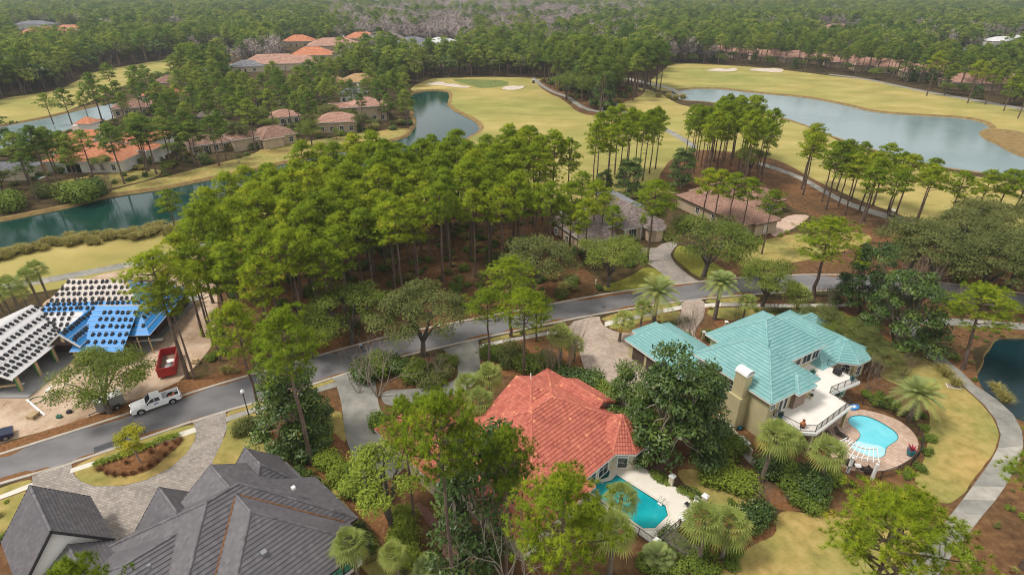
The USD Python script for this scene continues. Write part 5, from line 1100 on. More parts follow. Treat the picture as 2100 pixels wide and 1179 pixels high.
# dumpster
dm = xf('dumpster', None, (-51.75, 70.3, 0), math.radians(113), label='open red steel dumpster on the building site', cat='dumpster')
mb = MB(); mb.box(-2.9, 2.9, -1.15, -1.07, .3, 1.7); mb.box(-2.9, 2.9, 1.07, 1.15, .3, 1.7); mb.box(2.82, 2.9, -1.07, 1.07, .3, 1.7); mb.box(-2.9, -2.82, -1.07, 1.07, .3, 1.7); mb.build('box', M['red_steel'], dm)
MB().box(-2.82, 2.82, -1.07, 1.07, .3, .55).build('floor', M['rust_inside'], dm)
for x in np.linspace(-2.5, 2.5, 7):
    for s in (-1, 1): MB().box(x-.05, x+.05, s*1.15 if s > 0 else -1.22, 1.22 if s > 0 else -1.15, .35, 1.62).build('rib', M['red_steel'], dm)
mb = MB()
for s in (-1, 1): mb.bar((-2.95, s*1.15, 1.7), (2.95, s*1.15, 1.7), .12, .1)
for s in (-1, 1): mb.bar((s*2.87, -1.15, 1.7), (s*2.87, 1.15, 1.7), .12, .1)
mb.build('rim', M['red_steel'], dm)
for s in (-1, 1): MB().bar((-2.9, s*.5, .2), (2.9, s*.5, .2), .14, .22).build('skid', M['red_steel'], dm)
c_ = np.array([-51.75, 70.3]); g = np.random.default_rng(8)
for k, lb in enumerate(('crumpled white sheeting inside the dumpster', 'grey scrap sheets inside the dumpster')):
    p = trimesh.creation.icosphere(2, .55); p.vertices *= [1.2, .9, .35]; p.vertices *= (1+.5*(meshkit.noise(p.vertices*4, k)-.5))[:, None]; p.apply_translation([c_[0]+.1+.3*k, c_[1]+.6-1.3*k, .75]); part('debris_heap', p, M['white_paint' if k == 0 else 'grey_metal'], label=lb, cat='debris')
# building site odds and ends
a = at(75, 821); mb = MB(); th = np.linspace(0, 2*np.pi, 25)
for k in range(3): mb.tube([(a[0]+(.85+.05*k)*math.cos(t), a[1]+(.85-.04*k)*math.sin(t), .05+.03*k) for t in th], .03, 5)
mb.build('hose_coil', M['green_plastic'], label='green hose coil lying on the pale sand', cat='hose')
def plank(p, q, lb, w=.3, h=.08, z=.08, m='lumber', cat='plank', name='plank'):
    a, b = at(*p), at(*q); mb = MB(); mb.bar((a[0], a[1], z), (b[0], b[1], z), w, h); mb.build(name, M[m], label=lb, cat=cat)
plank((55, 820), (92, 852), 'long white board lying on the sand below the hose', .25, .1, m='white_paint'); plank((94, 806), (106, 793), 'white board lying beside the oak', .35, .15, m='white_paint'); plank((100, 808), (108, 797), 'yellow board lying beside the white one', .25, .1)
plank((0, 805), (48, 799), 'long timber beam on sawhorses in front of the green wall', .25, .25, 1.0); plank((12, 797), (52, 792), 'white beam on the ground in front of the green wall', .3, .2, .5, 'white_paint'); plank((265, 707), (335, 702), 'long pale beam lying along the blue porch', .35, .25, .6, 'white_paint')
plank((98, 733), (125, 731), 'short board near the little gable', .2, .1); plank((97, 745), (135, 740), 'lower board near the little gable', .2, .1); plank((385, 560), (440, 600), 'board lying on the sand between the pines', .3, .1)
plank((340, 748), (352, 770), 'board leaning beside the dumpster', .3, .08, .3)
for px, py, c, lb in ((143, 846, 'black_plastic', 'black bag on the sand left of the trailer'), (122, 856, 'green_plastic', 'small green tarp on the sand')):
    a = at(px, py); p = trimesh.creation.icosphere(2, .35); p.vertices *= [1.2, .9, .7]; p.vertices *= (1+.6*(meshkit.noise(p.vertices*6, px)-.5))[:, None]; p.apply_translation([a[0], a[1], .2]); part('bag', p, M[c], label=lb, cat='bag')
a = at(402, 745); MB().box(a[0]-.5, a[0]+.5, a[1]-.35, a[1]+.35, .02, .5).box(a[0]-.3, a[0]+.45, a[1]-.2, a[1]+.25, .5, .8).build('lumber_pile', M['lumber'], label='small pile of cut lumber under the leaning pines', cat='lumber pile')
# dark car cut by the left edge
a = at(-14, 905); cr = xf('parked_car', None, (a[0], a[1], .03), math.radians(38), label='dark car cut off by the left edge on the sand', cat='car')
part('body', hull([(x, sy*.88, z) for x, z in ((-2.2, .4), (2.2, .4), (-2.2, .85), (2.2, .8), (1.2, .95), (-1.8, 1.0)) for sy in (-1, 1)]), M['navy_paint'], cr, 35)
part('cabin', hull([(x, sy*y, z) for x, y, z in ((-1.8, .8, .98), (.9, .8, .95), (-1.3, .62, 1.45), (.3, .62, 1.45)) for sy in (-1, 1)]), M['window_glass'], cr)
for x in (-1.35, 1.35):
    for sy in (-1, 1): vehicle_wheel(cr, x, sy*.82, .32, .2, sy)
railing('garden_fence', [at(*p)[:2] for p in ((752, 1158), (788, 1139), (812, 1160), (834, 1186))], 0, 1.1, 'dark_metal', label='short black metal fence beside the dark grey house corner', cat='fence', post=1.5)
a = at(1457, 1134); v, f = lathe([(0, 0), (.18, .02), (.34, .3), (.38, .55), (.3, .78), (.34, .86), (.27, .86), (.24, .7), (0, .5)]); v = np.c_[v[:, 0], -v[:, 2]+.4, v[:, 1]+.34]; part('clay_urn', (v+[a[0], a[1], .02], f), M['terracotta'], None, True, label='clay urn lying on its side under the corner palms', cat='urn')
a = at(1955, 793); r = xf('drain_grate', None, (a[0], a[1], .05), -.3, label='rusty rectangular drain grate in the lawn beside the concrete path', cat='drain grate')
MB().box(-.9, .9, -.5, .5, 0, .05).build('frame', M['concrete_white'], r)
for i in range(9): MB().box(-.74+i*.175, -.62+i*.175, -.38, .38, .05, .08).build('bar', M['rust_inside'], r)
rgp = random.Random(12)
for px, py, lb in ((70, 855, 'stack of pallets on the sand near the green hose'), (405, 625, 'stack of pallets between the site pines')):
    a = at(px, py); r = xf('pallet_stack', None, (a[0], a[1], .03), rgp.uniform(0, 3), label=lb, cat='pallets')
    for k in range(4):
        for i in range(5): MB().box(-.6, .6, -.5+i*.22, -.36+i*.22, k*.15+.09, k*.15+.12).build('board', M['lumber'], r)
        for i in range(3): MB().box(-.6+i*.55, -.5+i*.55, -.5, .52, k*.15, k*.15+.09).build('block', M['lumber'], r)
# golf carts
def golf_cart(x, y, rot, lb, colour):
    r = xf('golf_cart', None, (x, y, .06), rot, label=lb, cat='golf cart')
    part('body', hull([(x_, sy*.55, z) for x_, z in ((-1.15, .3), (-1.15, .75), (-.2, .8), (-.2, .3)) for sy in (-1, 1)]), M[colour], r)
    part('nose', hull([(x_, sy*.52, z) for x_, z in ((.55, .3), (1.2, .3), (1.15, .55), (.7, .85), (.55, .85)) for sy in (-1, 1)]), M[colour], r)
    MB().box(-.3, .6, -.5, .5, .28, .34).build('floor', M['black_plastic'], r); MB().box(-.3, .15, -.5, .5, .6, .75).build('seat', M['stucco_cream'], r); MB().bar((-.3, 0, .75), (-.42, 0, 1.15), 1.0, .1).build('backrest', M['stucco_cream'], r)
    for sx, top in ((-.9, -.75), (.75, .45)):
        for sy in (-.5, .5): MB().tube([(sx, sy, .75), (top, sy, 1.78)], .025, 5).build('roof_post', M['black_plastic'], r)
    part('roof', hull([(x_, sy*y_, z) for x_, y_, z in ((-.95, .58, 1.78), (.7, .58, 1.78), (-.8, .45, 1.88), (.55, .45, 1.88)) for sy in (-1, 1)]), M['white_paint'], r)
    MB().poly([(.72, -.5, .85), (.72, .5, .85), (.47, .5, 1.75), (.47, -.5, 1.75)]).build('windshield', M['window_glass'], r)
    for sy in (-.22, .22): part('golf_bag', (lambda v, f: (v+[-1.0, sy, .6], f))(*lathe([(0, 0), (.14, 0), (.15, .8), (.17, .95), (0, .95)], 9)), M['navy_paint'], r, True)
    for x_ in (-.75, .9):
        for sy in (-1, 1): vehicle_wheel(r, x_, sy*.52, .22, .18, sy)
a, b = at(1815, 437), at(1850, 451); golf_cart(94.5, 133.0, math.atan2((b-a)[1], (b-a)[0]), 'navy golf cart with a white roof on the path among the pines', 'navy_paint')
a = at(1094, 171); golf_cart(a[0], a[1], 1.4, 'far golf cart parked at the end of the path near the green', 'black_plastic')
a = at(1013, 176); r = xf('golf_flag', None, (a[0], a[1], .03), label='golf flag on the putting green', cat='flag'); MB().tube([(0, 0, 0), (0, 0, 2.1)], .03, 5).build('pole', M['white_paint'], r); MB().add([[0, 0, 2.1], [0, 0, 1.5], [.8, .1, 1.8]], [[0, 1, 2]]).add([[0, .02, 2.1], [.8, .12, 1.8], [0, .02, 1.5]], [[0, 1, 2]]).build('banner', M['red_paint'], r)
# cyclist
def limb_body(bones, res=.05):
    out = m3.Manifold()
    for p, rp, q, rq in bones:
        A = m3.Manifold.sphere(rp, 10).translate(list(map(float, p))); B = m3.Manifold.sphere(rq, 10).translate(list(map(float, q)))
        out += m3.Manifold.batch_hull([A, B])
    me = out.refine_to_length(res).to_mesh(); t = trimesh.Trimesh(me.vert_properties[:, :3], me.tri_verts, process=True); trimesh.smoothing.filter_taubin(t, iterations=6); return t
a = at(741, 721); hd = math.atan2(.45, 1.0)+math.pi
bk = xf('bicycle', None, (a[0], a[1], .036), hd, label='bicycle ridden along the kerb of the street', cat='bicycle')
for x in (-.52, .52):
    mb = MB(); th = np.linspace(0, 2*np.pi, 21); mb.tube([(x+.33*math.cos(t), 0, .34+.33*math.sin(t)) for t in th], .02, 5, cap=False); wl_ = mb.build('wheel', M['rubber'], bk)
    mb = MB(); [mb.tube([(x, 0, .34), (x+.32*math.cos(t), 0, .34+.32*math.sin(t))], .004, 3) for t in th[:-1:2]]; mb.build('spokes', M['steel'], wl_)
mb = MB(); P_ = dict(s=(-.15, 0, .85), b=(-.05, 0, .32), h=(.38, 0, .82), r=(-.52, 0, .34), f=(.52, 0, .34))
for i, j in (('s', 'b'), ('b', 'h'), ('s', 'h'), ('r', 'b'), ('r', 's'), ('h', 'f')): mb.tube([P_[i], P_[j]], .02, 6)
mb.build('frame', M['dark_metal'], bk); MB().tube([(.42, -.28, .98), (.38, 0, .95), (.42, .28, .98)], .018, 5).build('handlebar', M['dark_metal'], bk)
part('saddle', hull([(-.3, .07, .95), (-.3, -.07, .95), (-.02, .02, .96), (-.02, -.02, .96), (-.28, 0, .9)]), M['black_plastic'], bk)
pr = xf('person', None, (a[0], a[1], .036), hd, label='person in a pale blue shirt and dark shorts riding the bicycle', cat='person')
hips, chest, neck, head = np.array([-.16, 0, 1.0]), np.array([.06, 0, 1.38]), np.array([.12, 0, 1.52]), np.array([.17, 0, 1.68])
B_ = [(hips+[0, .09, 0], .13, hips-[0, .09, 0], .13), (hips, .14, chest, .15), (chest+[0, .13, .02], .09, chest-[0, .13, -.02], .09), (chest, .1, neck, .055), (neck, .055, head, .07), (head-[.01, 0, .02], .09, head+[.02, 0, .06], .09), (head+[.09, 0, .01], .018, head+[.1, 0, -.02], .022)]
for s in (-1, 1):
    sh, el, ha = chest+[0, s*.19, .03], np.array([.2, s*.28, 1.18]), np.array([.42, s*.26, 1.02])
    B_ += [(sh, .062, el, .045), (el, .042, ha, .03), (ha, .035, ha+[.05, 0, -.02], .03), (head+[0, s*.085, .02], .02, head+[0, s*.09, .05], .018)]
    for k in range(4): B_.append((ha+[.05, (k-1.5)*.02, 0], .01, ha+[.09, (k-1.5)*.022, -.04-.006*abs(k-1.5)], .009))
    B_.append((ha+[.02, -s*.03, 0], .011, ha+[.06, -s*.045, -.03], .01))
    kn = np.array([.22 if s > 0 else .12, s*.11, .72 if s > 0 else .55]); an = np.array([.02 if s > 0 else -.08, s*.11, .34 if s > 0 else .17])
    B_ += [(hips+[0, s*.1, 0], .095, kn, .06), (kn, .058, an, .038), (an, .04, an+[.14, 0, -.05], .035)]
part('body', limb_body(B_), M['skin'], pr, True)
SH = [(hips+[0, 0, .06], .16, chest, .175), (chest+[0, .13, .02], .115, chest-[0, .13, -.02], .115), (chest, .13, neck-[0, 0, .05], .075)]
for s in (-1, 1): SH.append((chest+[0, s*.19, .03], .082, np.array([.16, s*.26, 1.24]), .068))
part('shirt', limb_body(SH), M['cloth_blue'], pr, True)
part('shorts', limb_body([(hips+[0, .08, 0], .15, hips-[0, .08, 0], .15), (hips+[0, .1, 0], .125, (.15, .11, .8), .09), (hips-[0, .1, 0], .125, (.06, -.11, .7), .09)]), M['cloth_dark'], pr, True)
part('hair', limb_body([(head+[-.03, 0, .05], .098, head+[.02, 0, .09], .085)], .03), M['hair_dark'], pr, True)
# mast, water tower
r = xf('radio_mast', None, (-80.4, 983.5, 0), label='tall grey mast rising from the bare wood', cat='mast'); MB().tube([(0, 0, 0), (0, 0, 62)], [1.0, .7], 8).build('pole', M['steel'], r)
for z in (56, 59): MB().box(-1.6, 1.6, -1.6, 1.6, z, z+.5).build('antenna_ring', M['grey_metal'], r)
r = xf('water_tower', None, (-407, 1857, 0), label='pale tower far away on the upper edge', cat='tower'); MB().tube([(0, 0, 0), (0, 0, 50)], [4, 3.5], 10).build('shaft', M['stucco_cream'], r); part('tank', lathe([(3.5, 48), (8, 56), (8, 60), (3, 66), (0, 67)]), M['stucco_cream'], r, True)

# ------------------------------------------------------------------ houses across the pond and in the woods
CLEAR = []          # ground kept free of trees: footprints and the sight line in front of them
def far_house(label, px, py, z, w, d, ang, rm, wm, ze=3.3, zr=None, wing=None, clear=None, two=False, windows=True, chimney=False, extra=None):
    """A hip roofed house whose roof centre shows at pixel (px, py) at height z."""
    c = at(px, py, z); zr = zr or ze+min(w, d)*.22
    bl = [dict(x0=-w/2, x1=w/2, y0=-d/2, y1=d/2, ze=ze, zr=zr, axis='x' if w >= d else 'y', over=.5)]
    if wing: bl.append(dict(x0=wing[0], x1=wing[1], y0=wing[2], y1=wing[3], ze=ze+.05, zr=zr*.93 if len(wing) < 5 else wing[4], axis='y' if wing[3]-wing[2] > wing[1]-wing[0] else 'x', over=.5))
    if extra: bl += extra
    far = c[1] > 330
    h = house('distant_house', label, c, ang, bl, rm, wm, course=.9 if far else .5, tile=1.2 if far else .45, lift=.10, stuff=True, cap=not far)
    if windows:
        for i in range(2 if far else 4):
            x = -w/2+w*(i+.7)/(2.4 if far else 4.4)
            window(h, (x, -d/2+.48, 1.6), -math.pi/2, 1.5, 1.7, muntin=not far, rows=2, cols=2)
        window(h, (w/2-.48, 0, 1.6), 0, 1.4, 1.6, muntin=False)
    MB().box(-w*.05-.5, -w*.05+.5, -d/2+.45, -d/2+.5, .02, 2.2).build('door', M['dark_wood'], h)
    if chimney: 
        q = MB().box(w*.2-.6, w*.2+.6, -.5, .5, ze, zr+1.6).build('chimney', M['stucco_white'], h)
    s = max(w, d)*.62; dep = CAM_H/np.hypot(c[0], c[1]); u = -c[:2]/np.hypot(c[0], c[1]); n = np.array([-u[1], u[0]])
    L = -clear if clear is not None and clear < 0 else (clear if c[1] < 330 and clear is not None else min(150, (17-zr*.6)/dep))
    o = c[:2]
    CLEAR.append(Polygon([o+n*s-u*s*.6, o-n*s-u*s*.6, o-n*s*.75+u*(s*.5+L), o+n*s*.75+u*(s*.5+L)]))
    return h
wg = house('white_pond_house', 'large white house with orange tiled roofs and a tower across the pond', (-130, 180), 0, [
    dict(x0=-13, x1=11, y0=-9.5, y1=7, ze=3.6, zr=7.2), dict(x0=-20, x1=-6, y0=5, y1=17, ze=6.3, zr=8.6, hi='gable'), dict(x0=-23, x1=-17.2, y0=22, y1=28, ze=8.2, zr=10.0, axis='y'),
    dict(x0=-2, x1=13, y0=6, y1=19, ze=5.9, zr=8.2), dict(x0=6, x1=15, y0=1, y1=8, ze=4.4, zr=6.), dict(x0=-29, x1=-12.5, y0=-17.5, y1=-9, ze=3.3, zr=4.5, roof='tile_slate', wall='stucco_cream'), dict(x0=-15, x1=-4, y0=-3, y1=8, ze=5.2, zr=6.9, lo='gable')],
    'tile_orange', 'stucco_white', course=.5, tile=.42, barrel=.06, lift=.07, stuff=True)
MB().box(-6.5, -2.2, -9.05, -8.98, .1, 2.7).build('arched_opening', M['dark_interior'], wg)
for x in (1.5, 4.5, 8.): window(wg, (x, -9.0, 1.7), -math.pi/2, 1.2, 1.8)
for x in (7, 9.5, 12): MB().tube([(x+1, .4, 0), (x+1, .4, 4.3)], .3, 8).build('column', M['stucco_white'], wg)
for x in (-27, -23.6, -20.2, -16.8): MB().box(x-.35, x+.35, -17.2, -16.6, 0, 3.2).build('column', M['stucco_cream'], wg)
MB().box(-26, -17.5, -16.55, -16.5, .3, 2.6).build('screen_panel', M['dark_interior'], wg)
part('chimney', (lambda m: m.mesh())(MB().box(-14.6, -13.2, 9.5, 10.7, 6, 10.3)), M['stucco_white'], wg)
a = at(40, 363); q = xf('lap_pool', label='small turquoise pool on the patio of the white house across the pond', cat='swimming pool'); sheet('water', Polygon([(a[0]-6, a[1]-2.5), (a[0]+7, a[1]-2.2), (a[0]+7, a[1]+1.5), (a[0]-6, a[1]+1.4)]), .14, 'pool_water', parent=q, kind=None); MB().prism(Polygon([(a[0]-7, a[1]-3.3), (a[0]+8, a[1]-3), (a[0]+8, a[1]+2.4), (a[0]-7, a[1]+2.2)]).difference(Polygon([(a[0]-6, a[1]-2.5), (a[0]+7, a[1]-2.2), (a[0]+7, a[1]+1.5), (a[0]-6, a[1]+1.4)])), .02, .2).build('coping', M['concrete_white'], q)
CLEAR.append(wp([(0, 300), (130, 262), (330, 275), (330, 330), (240, 345), (160, 355), (0, 372)], 0))
FH = far_house
FH('brown roofed house with a white column at the pond lawn', 555, 268, 4.5, 15, 11, 40, 'tile_brown', 'stucco_tan', 3.5, 6.2, wing=(-6, 2, -8, 3, 6.4), clear=4, extra=[dict(x0=-15, x1=-4, y0=-5, y1=6, ze=4.2, zr=6.8, over=.5)])
FH('pale garage house with a pink roof between pines', 580, 230, 4.5, 12, 10, 30, 'tile_pink', 'stucco_cream', 3.4, 5.6, clear=10)
FH('pink roofed two storey house with a porch at the pond bend', 752, 207, 7.5, 15, 14, 20, 'tile_pink', 'stucco_tan', 6.4, 9.0, wing=(-16, -5, -7, 5, 7.5), clear=4)
FH('sand coloured roof behind the pond bend', 738, 161, 6.5, 20, 15, 10, 'tile_sand', 'stucco_tan', 5.6, 9.0, wing=(-18, -8, -8, 4), clear=30)
FH('grey roof with white chimney in front of the sand coloured roof', 724, 187, 5, 14, 10, 15, 'tile_slate', 'stucco_white', 4.2, 6.5, chimney=True, clear=20)
FH('wide pink roof near the end of the far left fairway', 562, 124, 5.5, 42, 22, 12, 'tile_pink', 'stucco_cream', 4.4, 9.5, wing=(8, 30, -12, 4), clear=30)
FH('orange pyramid roof behind the wide pink roof', 641, 108, 7, 30, 20, 6, 'tile_orange', 'stucco_yellow', 6.0, 11., clear=25)
FH('dark slate roof left of the wide pink roof', 508, 131, 4.5, 22, 16, 15, 'tile_slate', 'stucco_cream', 3.6, 6.8, clear=40)
FH('small orange roof high in the left woods', 613, 80, 6, 30, 22, 10, 'tile_orange', 'stucco_tan', 4.6, 9.5, clear=60)
FH('brownish roof with a pale chimney in the left woods', 685, 89, 6, 44, 26, 14, 'tile_pink', 'stucco_tan', 5.2, 10.5, chimney=True, clear=60)
FH('brown two storey roof by the far left fairway', 352, 163, 6.5, 17, 13, 20, 'tile_brown', 'stucco_tan', 5.8, 8.8, clear=20)
FH('orange roof just below the brown two storey roof', 335, 186, 5, 20, 13, 15, 'tile_orange', 'stucco_cream', 3.8, 6.6, wing=(4, 14, -9, 2), clear=16)
FH('brown roof behind the white tower', 268, 213, 4.5, 15, 11, 25, 'tile_brown', 'stucco_tan', 3.6, 6., clear=12)
FH('brown tiled roof half hidden right of the white tower', 328, 205, 5, 13, 10, 18, 'tile_pink', 'stucco_tan', 4.2, 6.4, clear=10)
FH('grey brown cottage roof among the middle pines', 425, 230, 4, 9, 8, 10, 'tile_greybrown', 'stucco_tan', 3.0, 4.8, clear=8)
FH('brown roof left of the pond lawn house', 425, 285, 4, 14, 9, 35, 'tile_brown', 'stucco_tan', 3.2, 5.4, clear=6)
FH('pinkish roof behind the pines right of the pale garage', 690, 240, 5, 16, 12, 12, 'tile_pink', 'stucco_tan', 4.2, 6.8, clear=8)
FH('orange roof in the far left corner woods', 98, 64, 6, 52, 26, 10, 'tile_orange', 'stucco_tan', 4.4, 10, clear=80)
FH('pale orange roof right of the far left orange roof', 145, 58, 6, 40, 24, 8, 'tile_orange', 'stucco_cream', 4.4, 9.5, clear=80)
FH('white house standing above the far left orange roof', 72, 48, 7, 44, 26, 5, 'tile_slate', 'stucco_white', 6, 10, clear=80)
FH('orange roof lost in the left woods', 350, 58, 6, 36, 22, 10, 'tile_orange', 'stucco_tan', 4.4, 9, clear=70)
FH('faint pink roof at the left of the bare wood', 510, 33, 8, 60, 30, 0, 'tile_pink', 'stucco_cream', 6, 11, clear=120)
FH('second faint pink roof near the bare wood', 540, 32, 8, 50, 30, 0, 'tile_pink', 'stucco_cream', 6, 11, clear=120)
FH('pink roof at the left of the four middle roofs', 742, 75, 6, 34, 22, 10, 'tile_orange', 'stucco_tan', 5, 10, clear=60)
FH('grey brown roof among the middle far roofs', 786, 76, 6, 40, 24, 8, 'tile_greybrown', 'stucco_tan', 5, 10.5, clear=60)
FH('small dark roof with a white wall in the middle woods', 846, 82, 6, 30, 20, 12, 'tile_slate', 'stucco_white', 4.6, 8.6, clear=60)
FH('white roofed house in the middle woods', 905, 83, 6, 30, 22, 6, 'sheet_white', 'stucco_white', 4.6, 8.6, clear=50)
ROW = [(1408, 92, 22), (1450, 92, 18), (1483, 97, 22), (1528, 101, 20), (1580, 108, 20), (1640, 110, 24), (1702, 113, 30), (1745, 120, 24), (1800, 126, 24), (1838, 130, 18), (1900, 140, 20), (1962, 134, 22), (2000, 160, 22), (2060, 160, 24)]
RL = ['first from the left', 'second from the left', 'third from the left', 'fourth from the left', 'fifth from the left', 'right of the second bunker', 'the widest one', 'next right of the widest', 'behind the lone trees', 'narrow, left of the tall pines', 'behind the first lone pine', 'high behind the lone pines', 'low and right of the lone pines', 'last, near the right edge']
for (px, py, w_), l in zip(ROW, RL):
    FH(f'pink roofed house in the far right row, {l}', px, py+2, 5, w_+8, 16, 8 if px < 1700 else -14, 'tile_pink', 'stucco_tan', 3.8, 8.0, clear=-45)
FH('white gabled house with a dark red roof alone in the right woods', 1716, 57, 8, 40, 24, 12, 'tile_brown', 'stucco_white', 7, 12, clear=80)
for k, (px, py, l) in enumerate(((1968, 12, 'left one of three'), (1987, 12, 'middle one of three'), (2006, 12, 'right one of three'))):
    FH(f'bright white roof at the top right, {l}', px, py, 9, 40, 30, 0, 'sheet_white', 'stucco_white', 7, 14, clear=160)
FH('white roof in the right woods near the edge', 2053, 80, 7, 26, 18, 0, 'sheet_white', 'stucco_white', 5.5, 9, clear=60); FH('white roof at the right edge of the woods', 2092, 77, 7, 28, 18, 0, 'sheet_white', 'stucco_white', 5.5, 9, clear=60)
for k, (px, py, l) in enumerate(((1950, 100, 'left'), (1975, 106, 'middle'), (2010, 110, 'right'))):
    FH(f'white cottage showing through the right woods, {l} one', px, py, 5, 22, 14, 10, 'tile_slate', 'stucco_white', 4.5, 7, clear=30)
for k, (px, py, l) in enumerate(((28, 15, 'left'), (60, 14, 'right'))):
    FH(f'long pale building in the top left haze, {l} one', px, py, 8, 90, 40, 0, 'sheet_white', 'stucco_white', 8, 12, clear=150, windows=False)
for k, (px, py, l) in enumerate(((285, 5, 'leftmost'), (340, 4, 'middle'), (395, 3, 'rightmost'))):
    FH(f'long pale building at the very top edge, {l}', px, py, 8, 110, 50, 0, 'tile_pink' if k == 1 else 'sheet_white', 'stucco_white', 8, 13, clear=200, windows=False)
# ------------------------------------------------------------------ plants: kinds
tonemat('pine_needles', [(0, (0.11, 0.17, 0.016)), (0.35, (0.195, 0.28, 0.018)), (0.65, (0.30, 0.375, 0.02)), (0.9, (0.42, 0.45, 0.03)), (1, (0.48, 0.38, 0.05))], .7, .08, rnd=.42, trans=.3)
tonemat('pine_needles_far', [(0, (0.075, 0.135, 0.028)), (0.5, (0.175, 0.255, 0.042)), (1, (0.33, 0.375, 0.06))], .8, .06, rnd=.75, trans=.25)  # darker, cooler needle copy; tone of distance and hazy air put into the colour
tonemat('oak_leaves', [(0, (0.085, 0.12, 0.02)), (0.5, (0.175, 0.225, 0.034)), (1, (0.29, 0.32, 0.055))], .55, .15, rnd=.35, trans=.35)
tonemat('olive_leaves', [(0, (0.085, 0.105, 0.03)), (0.5, (0.155, 0.175, 0.048)), (1, (0.26, 0.265, 0.08))], .6, .15, rnd=.4, trans=.35)
tonemat('magnolia_leaves', [(0, (0.03, 0.06, 0.012)), (0.5, (0.075, 0.13, 0.02)), (0.85, (0.15, 0.21, 0.035)), (1, (0.30, 0.28, 0.04))], .42, .35, rnd=.3, trans=.22)
tonemat('bush_light', [(0, (0.16, 0.21, 0.028)), (0.5, (0.28, 0.35, 0.042)), (1, (0.42, 0.46, 0.08))], .6, .15, rnd=.4, trans=.35)
tonemat('bush_mid', [(0, (0.08, 0.13, 0.02)), (0.5, (0.165, 0.23, 0.032)), (1, (0.27, 0.32, 0.055))], .6, .15, rnd=.5, trans=.32)
tonemat('yellow_leaves', [(0, (0.20, 0.24, 0.015)), (0.5, (0.38, 0.37, 0.02)), (1, (0.52, 0.42, 0.03))], .6, .2, trans=.3)
tonemat('palm_leaves', [(0, (0.16, 0.21, 0.045)), (0.5, (0.29, 0.34, 0.08)), (0.85, (0.42, 0.42, 0.11)), (1, (0.48, 0.33, 0.06))], .55, .25, rnd=.3, trans=.35)
tonemat('date_leaves', [(0, (0.16, 0.22, 0.07)), (0.5, (0.30, 0.36, 0.12)), (1, (0.45, 0.42, 0.10))], .55, .25, rnd=.2, trans=.35)
tonemat('dry_grass', [(0, (0.19, 0.165, 0.045)), (0.5, (0.31, 0.27, 0.08)), (1, (0.42, 0.37, 0.13))], .8, .1, rnd=.4, trans=.25)
tonemat('rust_grass', [(0, (0.11, 0.05, 0.02)), (1, (0.24, 0.11, 0.045))], .8, .1, rnd=.4, trans=.2)
tonemat('bare_twigs', [(0, (0.20, 0.16, 0.14)), (0.5, (0.32, 0.265, 0.24)), (1, (0.42, 0.365, 0.335))], .9, .1, rnd=.6)

def unit(v): return v/(np.linalg.norm(v, axis=-1, keepdims=True)+1e-9)
def needles(mb, C, D, L, Wd, n, g, tone, bias=.75):
    """Tufts: n thin blades from each centre C, roughly along D."""
    k = len(C); d = unit(D[:, None]*bias+g.normal(0, .62, (k, n, 3)))
    l = L*g.uniform(.7, 1.15, (k, n, 1)); s = unit(np.cross(d, g.normal(0, 1, (k, n, 3))))*Wd/2
    c = C[:, None]+d*l*.08; tip = C[:, None]+d*l
    N = unit(D[:, None]*.9+d*.35+np.array([0, 0, .25])); gn = np.cross(2*s, tip-(c-s)); s = np.where((np.sum(gn*N, -1, keepdims=True) < 0), -s, s)
    v = np.stack([c-s, c+s, tip], 2).reshape(-1, 3); f = np.arange(len(v)).reshape(-1, 3); mb.nn.append(np.repeat(N.reshape(-1, 3), 3, 0))
    t = np.repeat((tone[:, None]+g.normal(0, .07, (k, n))).ravel(), 3)
    mb.add(v, f, np.clip(t, 0, 1))
def leaves(mb, C, D, s, g, tone, asp=.5):
    """One folded rhombus leaf per centre, its face roughly along D."""
    k = len(C); n = unit(D*.9+g.normal(0, .5, (k, 3))); n = np.where(np.sum(n*D, 1, keepdims=True) < 0, -n, n); a = unit(np.cross(n, g.normal(0, 1, (k, 3)))); b = np.cross(n, a)
    z = s*g.uniform(.7, 1.25, (k, 1)); 
    v = np.stack([C-a*z, C-b*z*asp-n*z*.12, C+a*z, C+b*z*asp-n*z*.12], 1).reshape(-1, 3); i = np.arange(k)*4
    gn = np.cross(v[1::4]-v[0::4], v[2::4]-v[0::4]); fl = np.sum(gn*n, 1) < 0
    f = np.vstack([np.stack([i, np.where(fl, i+2, i+1), np.where(fl, i+1, i+2)], 1), np.stack([i, np.where(fl, i+3, i+2), np.where(fl, i+2, i+3)], 1)])
    mb.nn.append(np.repeat(unit(n*.7+D*.5+np.array([0, 0, .15])), 4, 0))
    mb.add(v, f, np.repeat(np.clip(tone+g.normal(0, .1, k), 0, 1), 4))
def curve(a, b, sag, n, g, wig=.0):
    t = np.linspace(0, 1, n)[:, None]; p = a*(1-t)+b*t; p[:, 2] += sag*4*(t*(1-t))[:, 0]
    if wig: p[1:-1] += g.normal(0, wig, (n-2, 3))
    return p
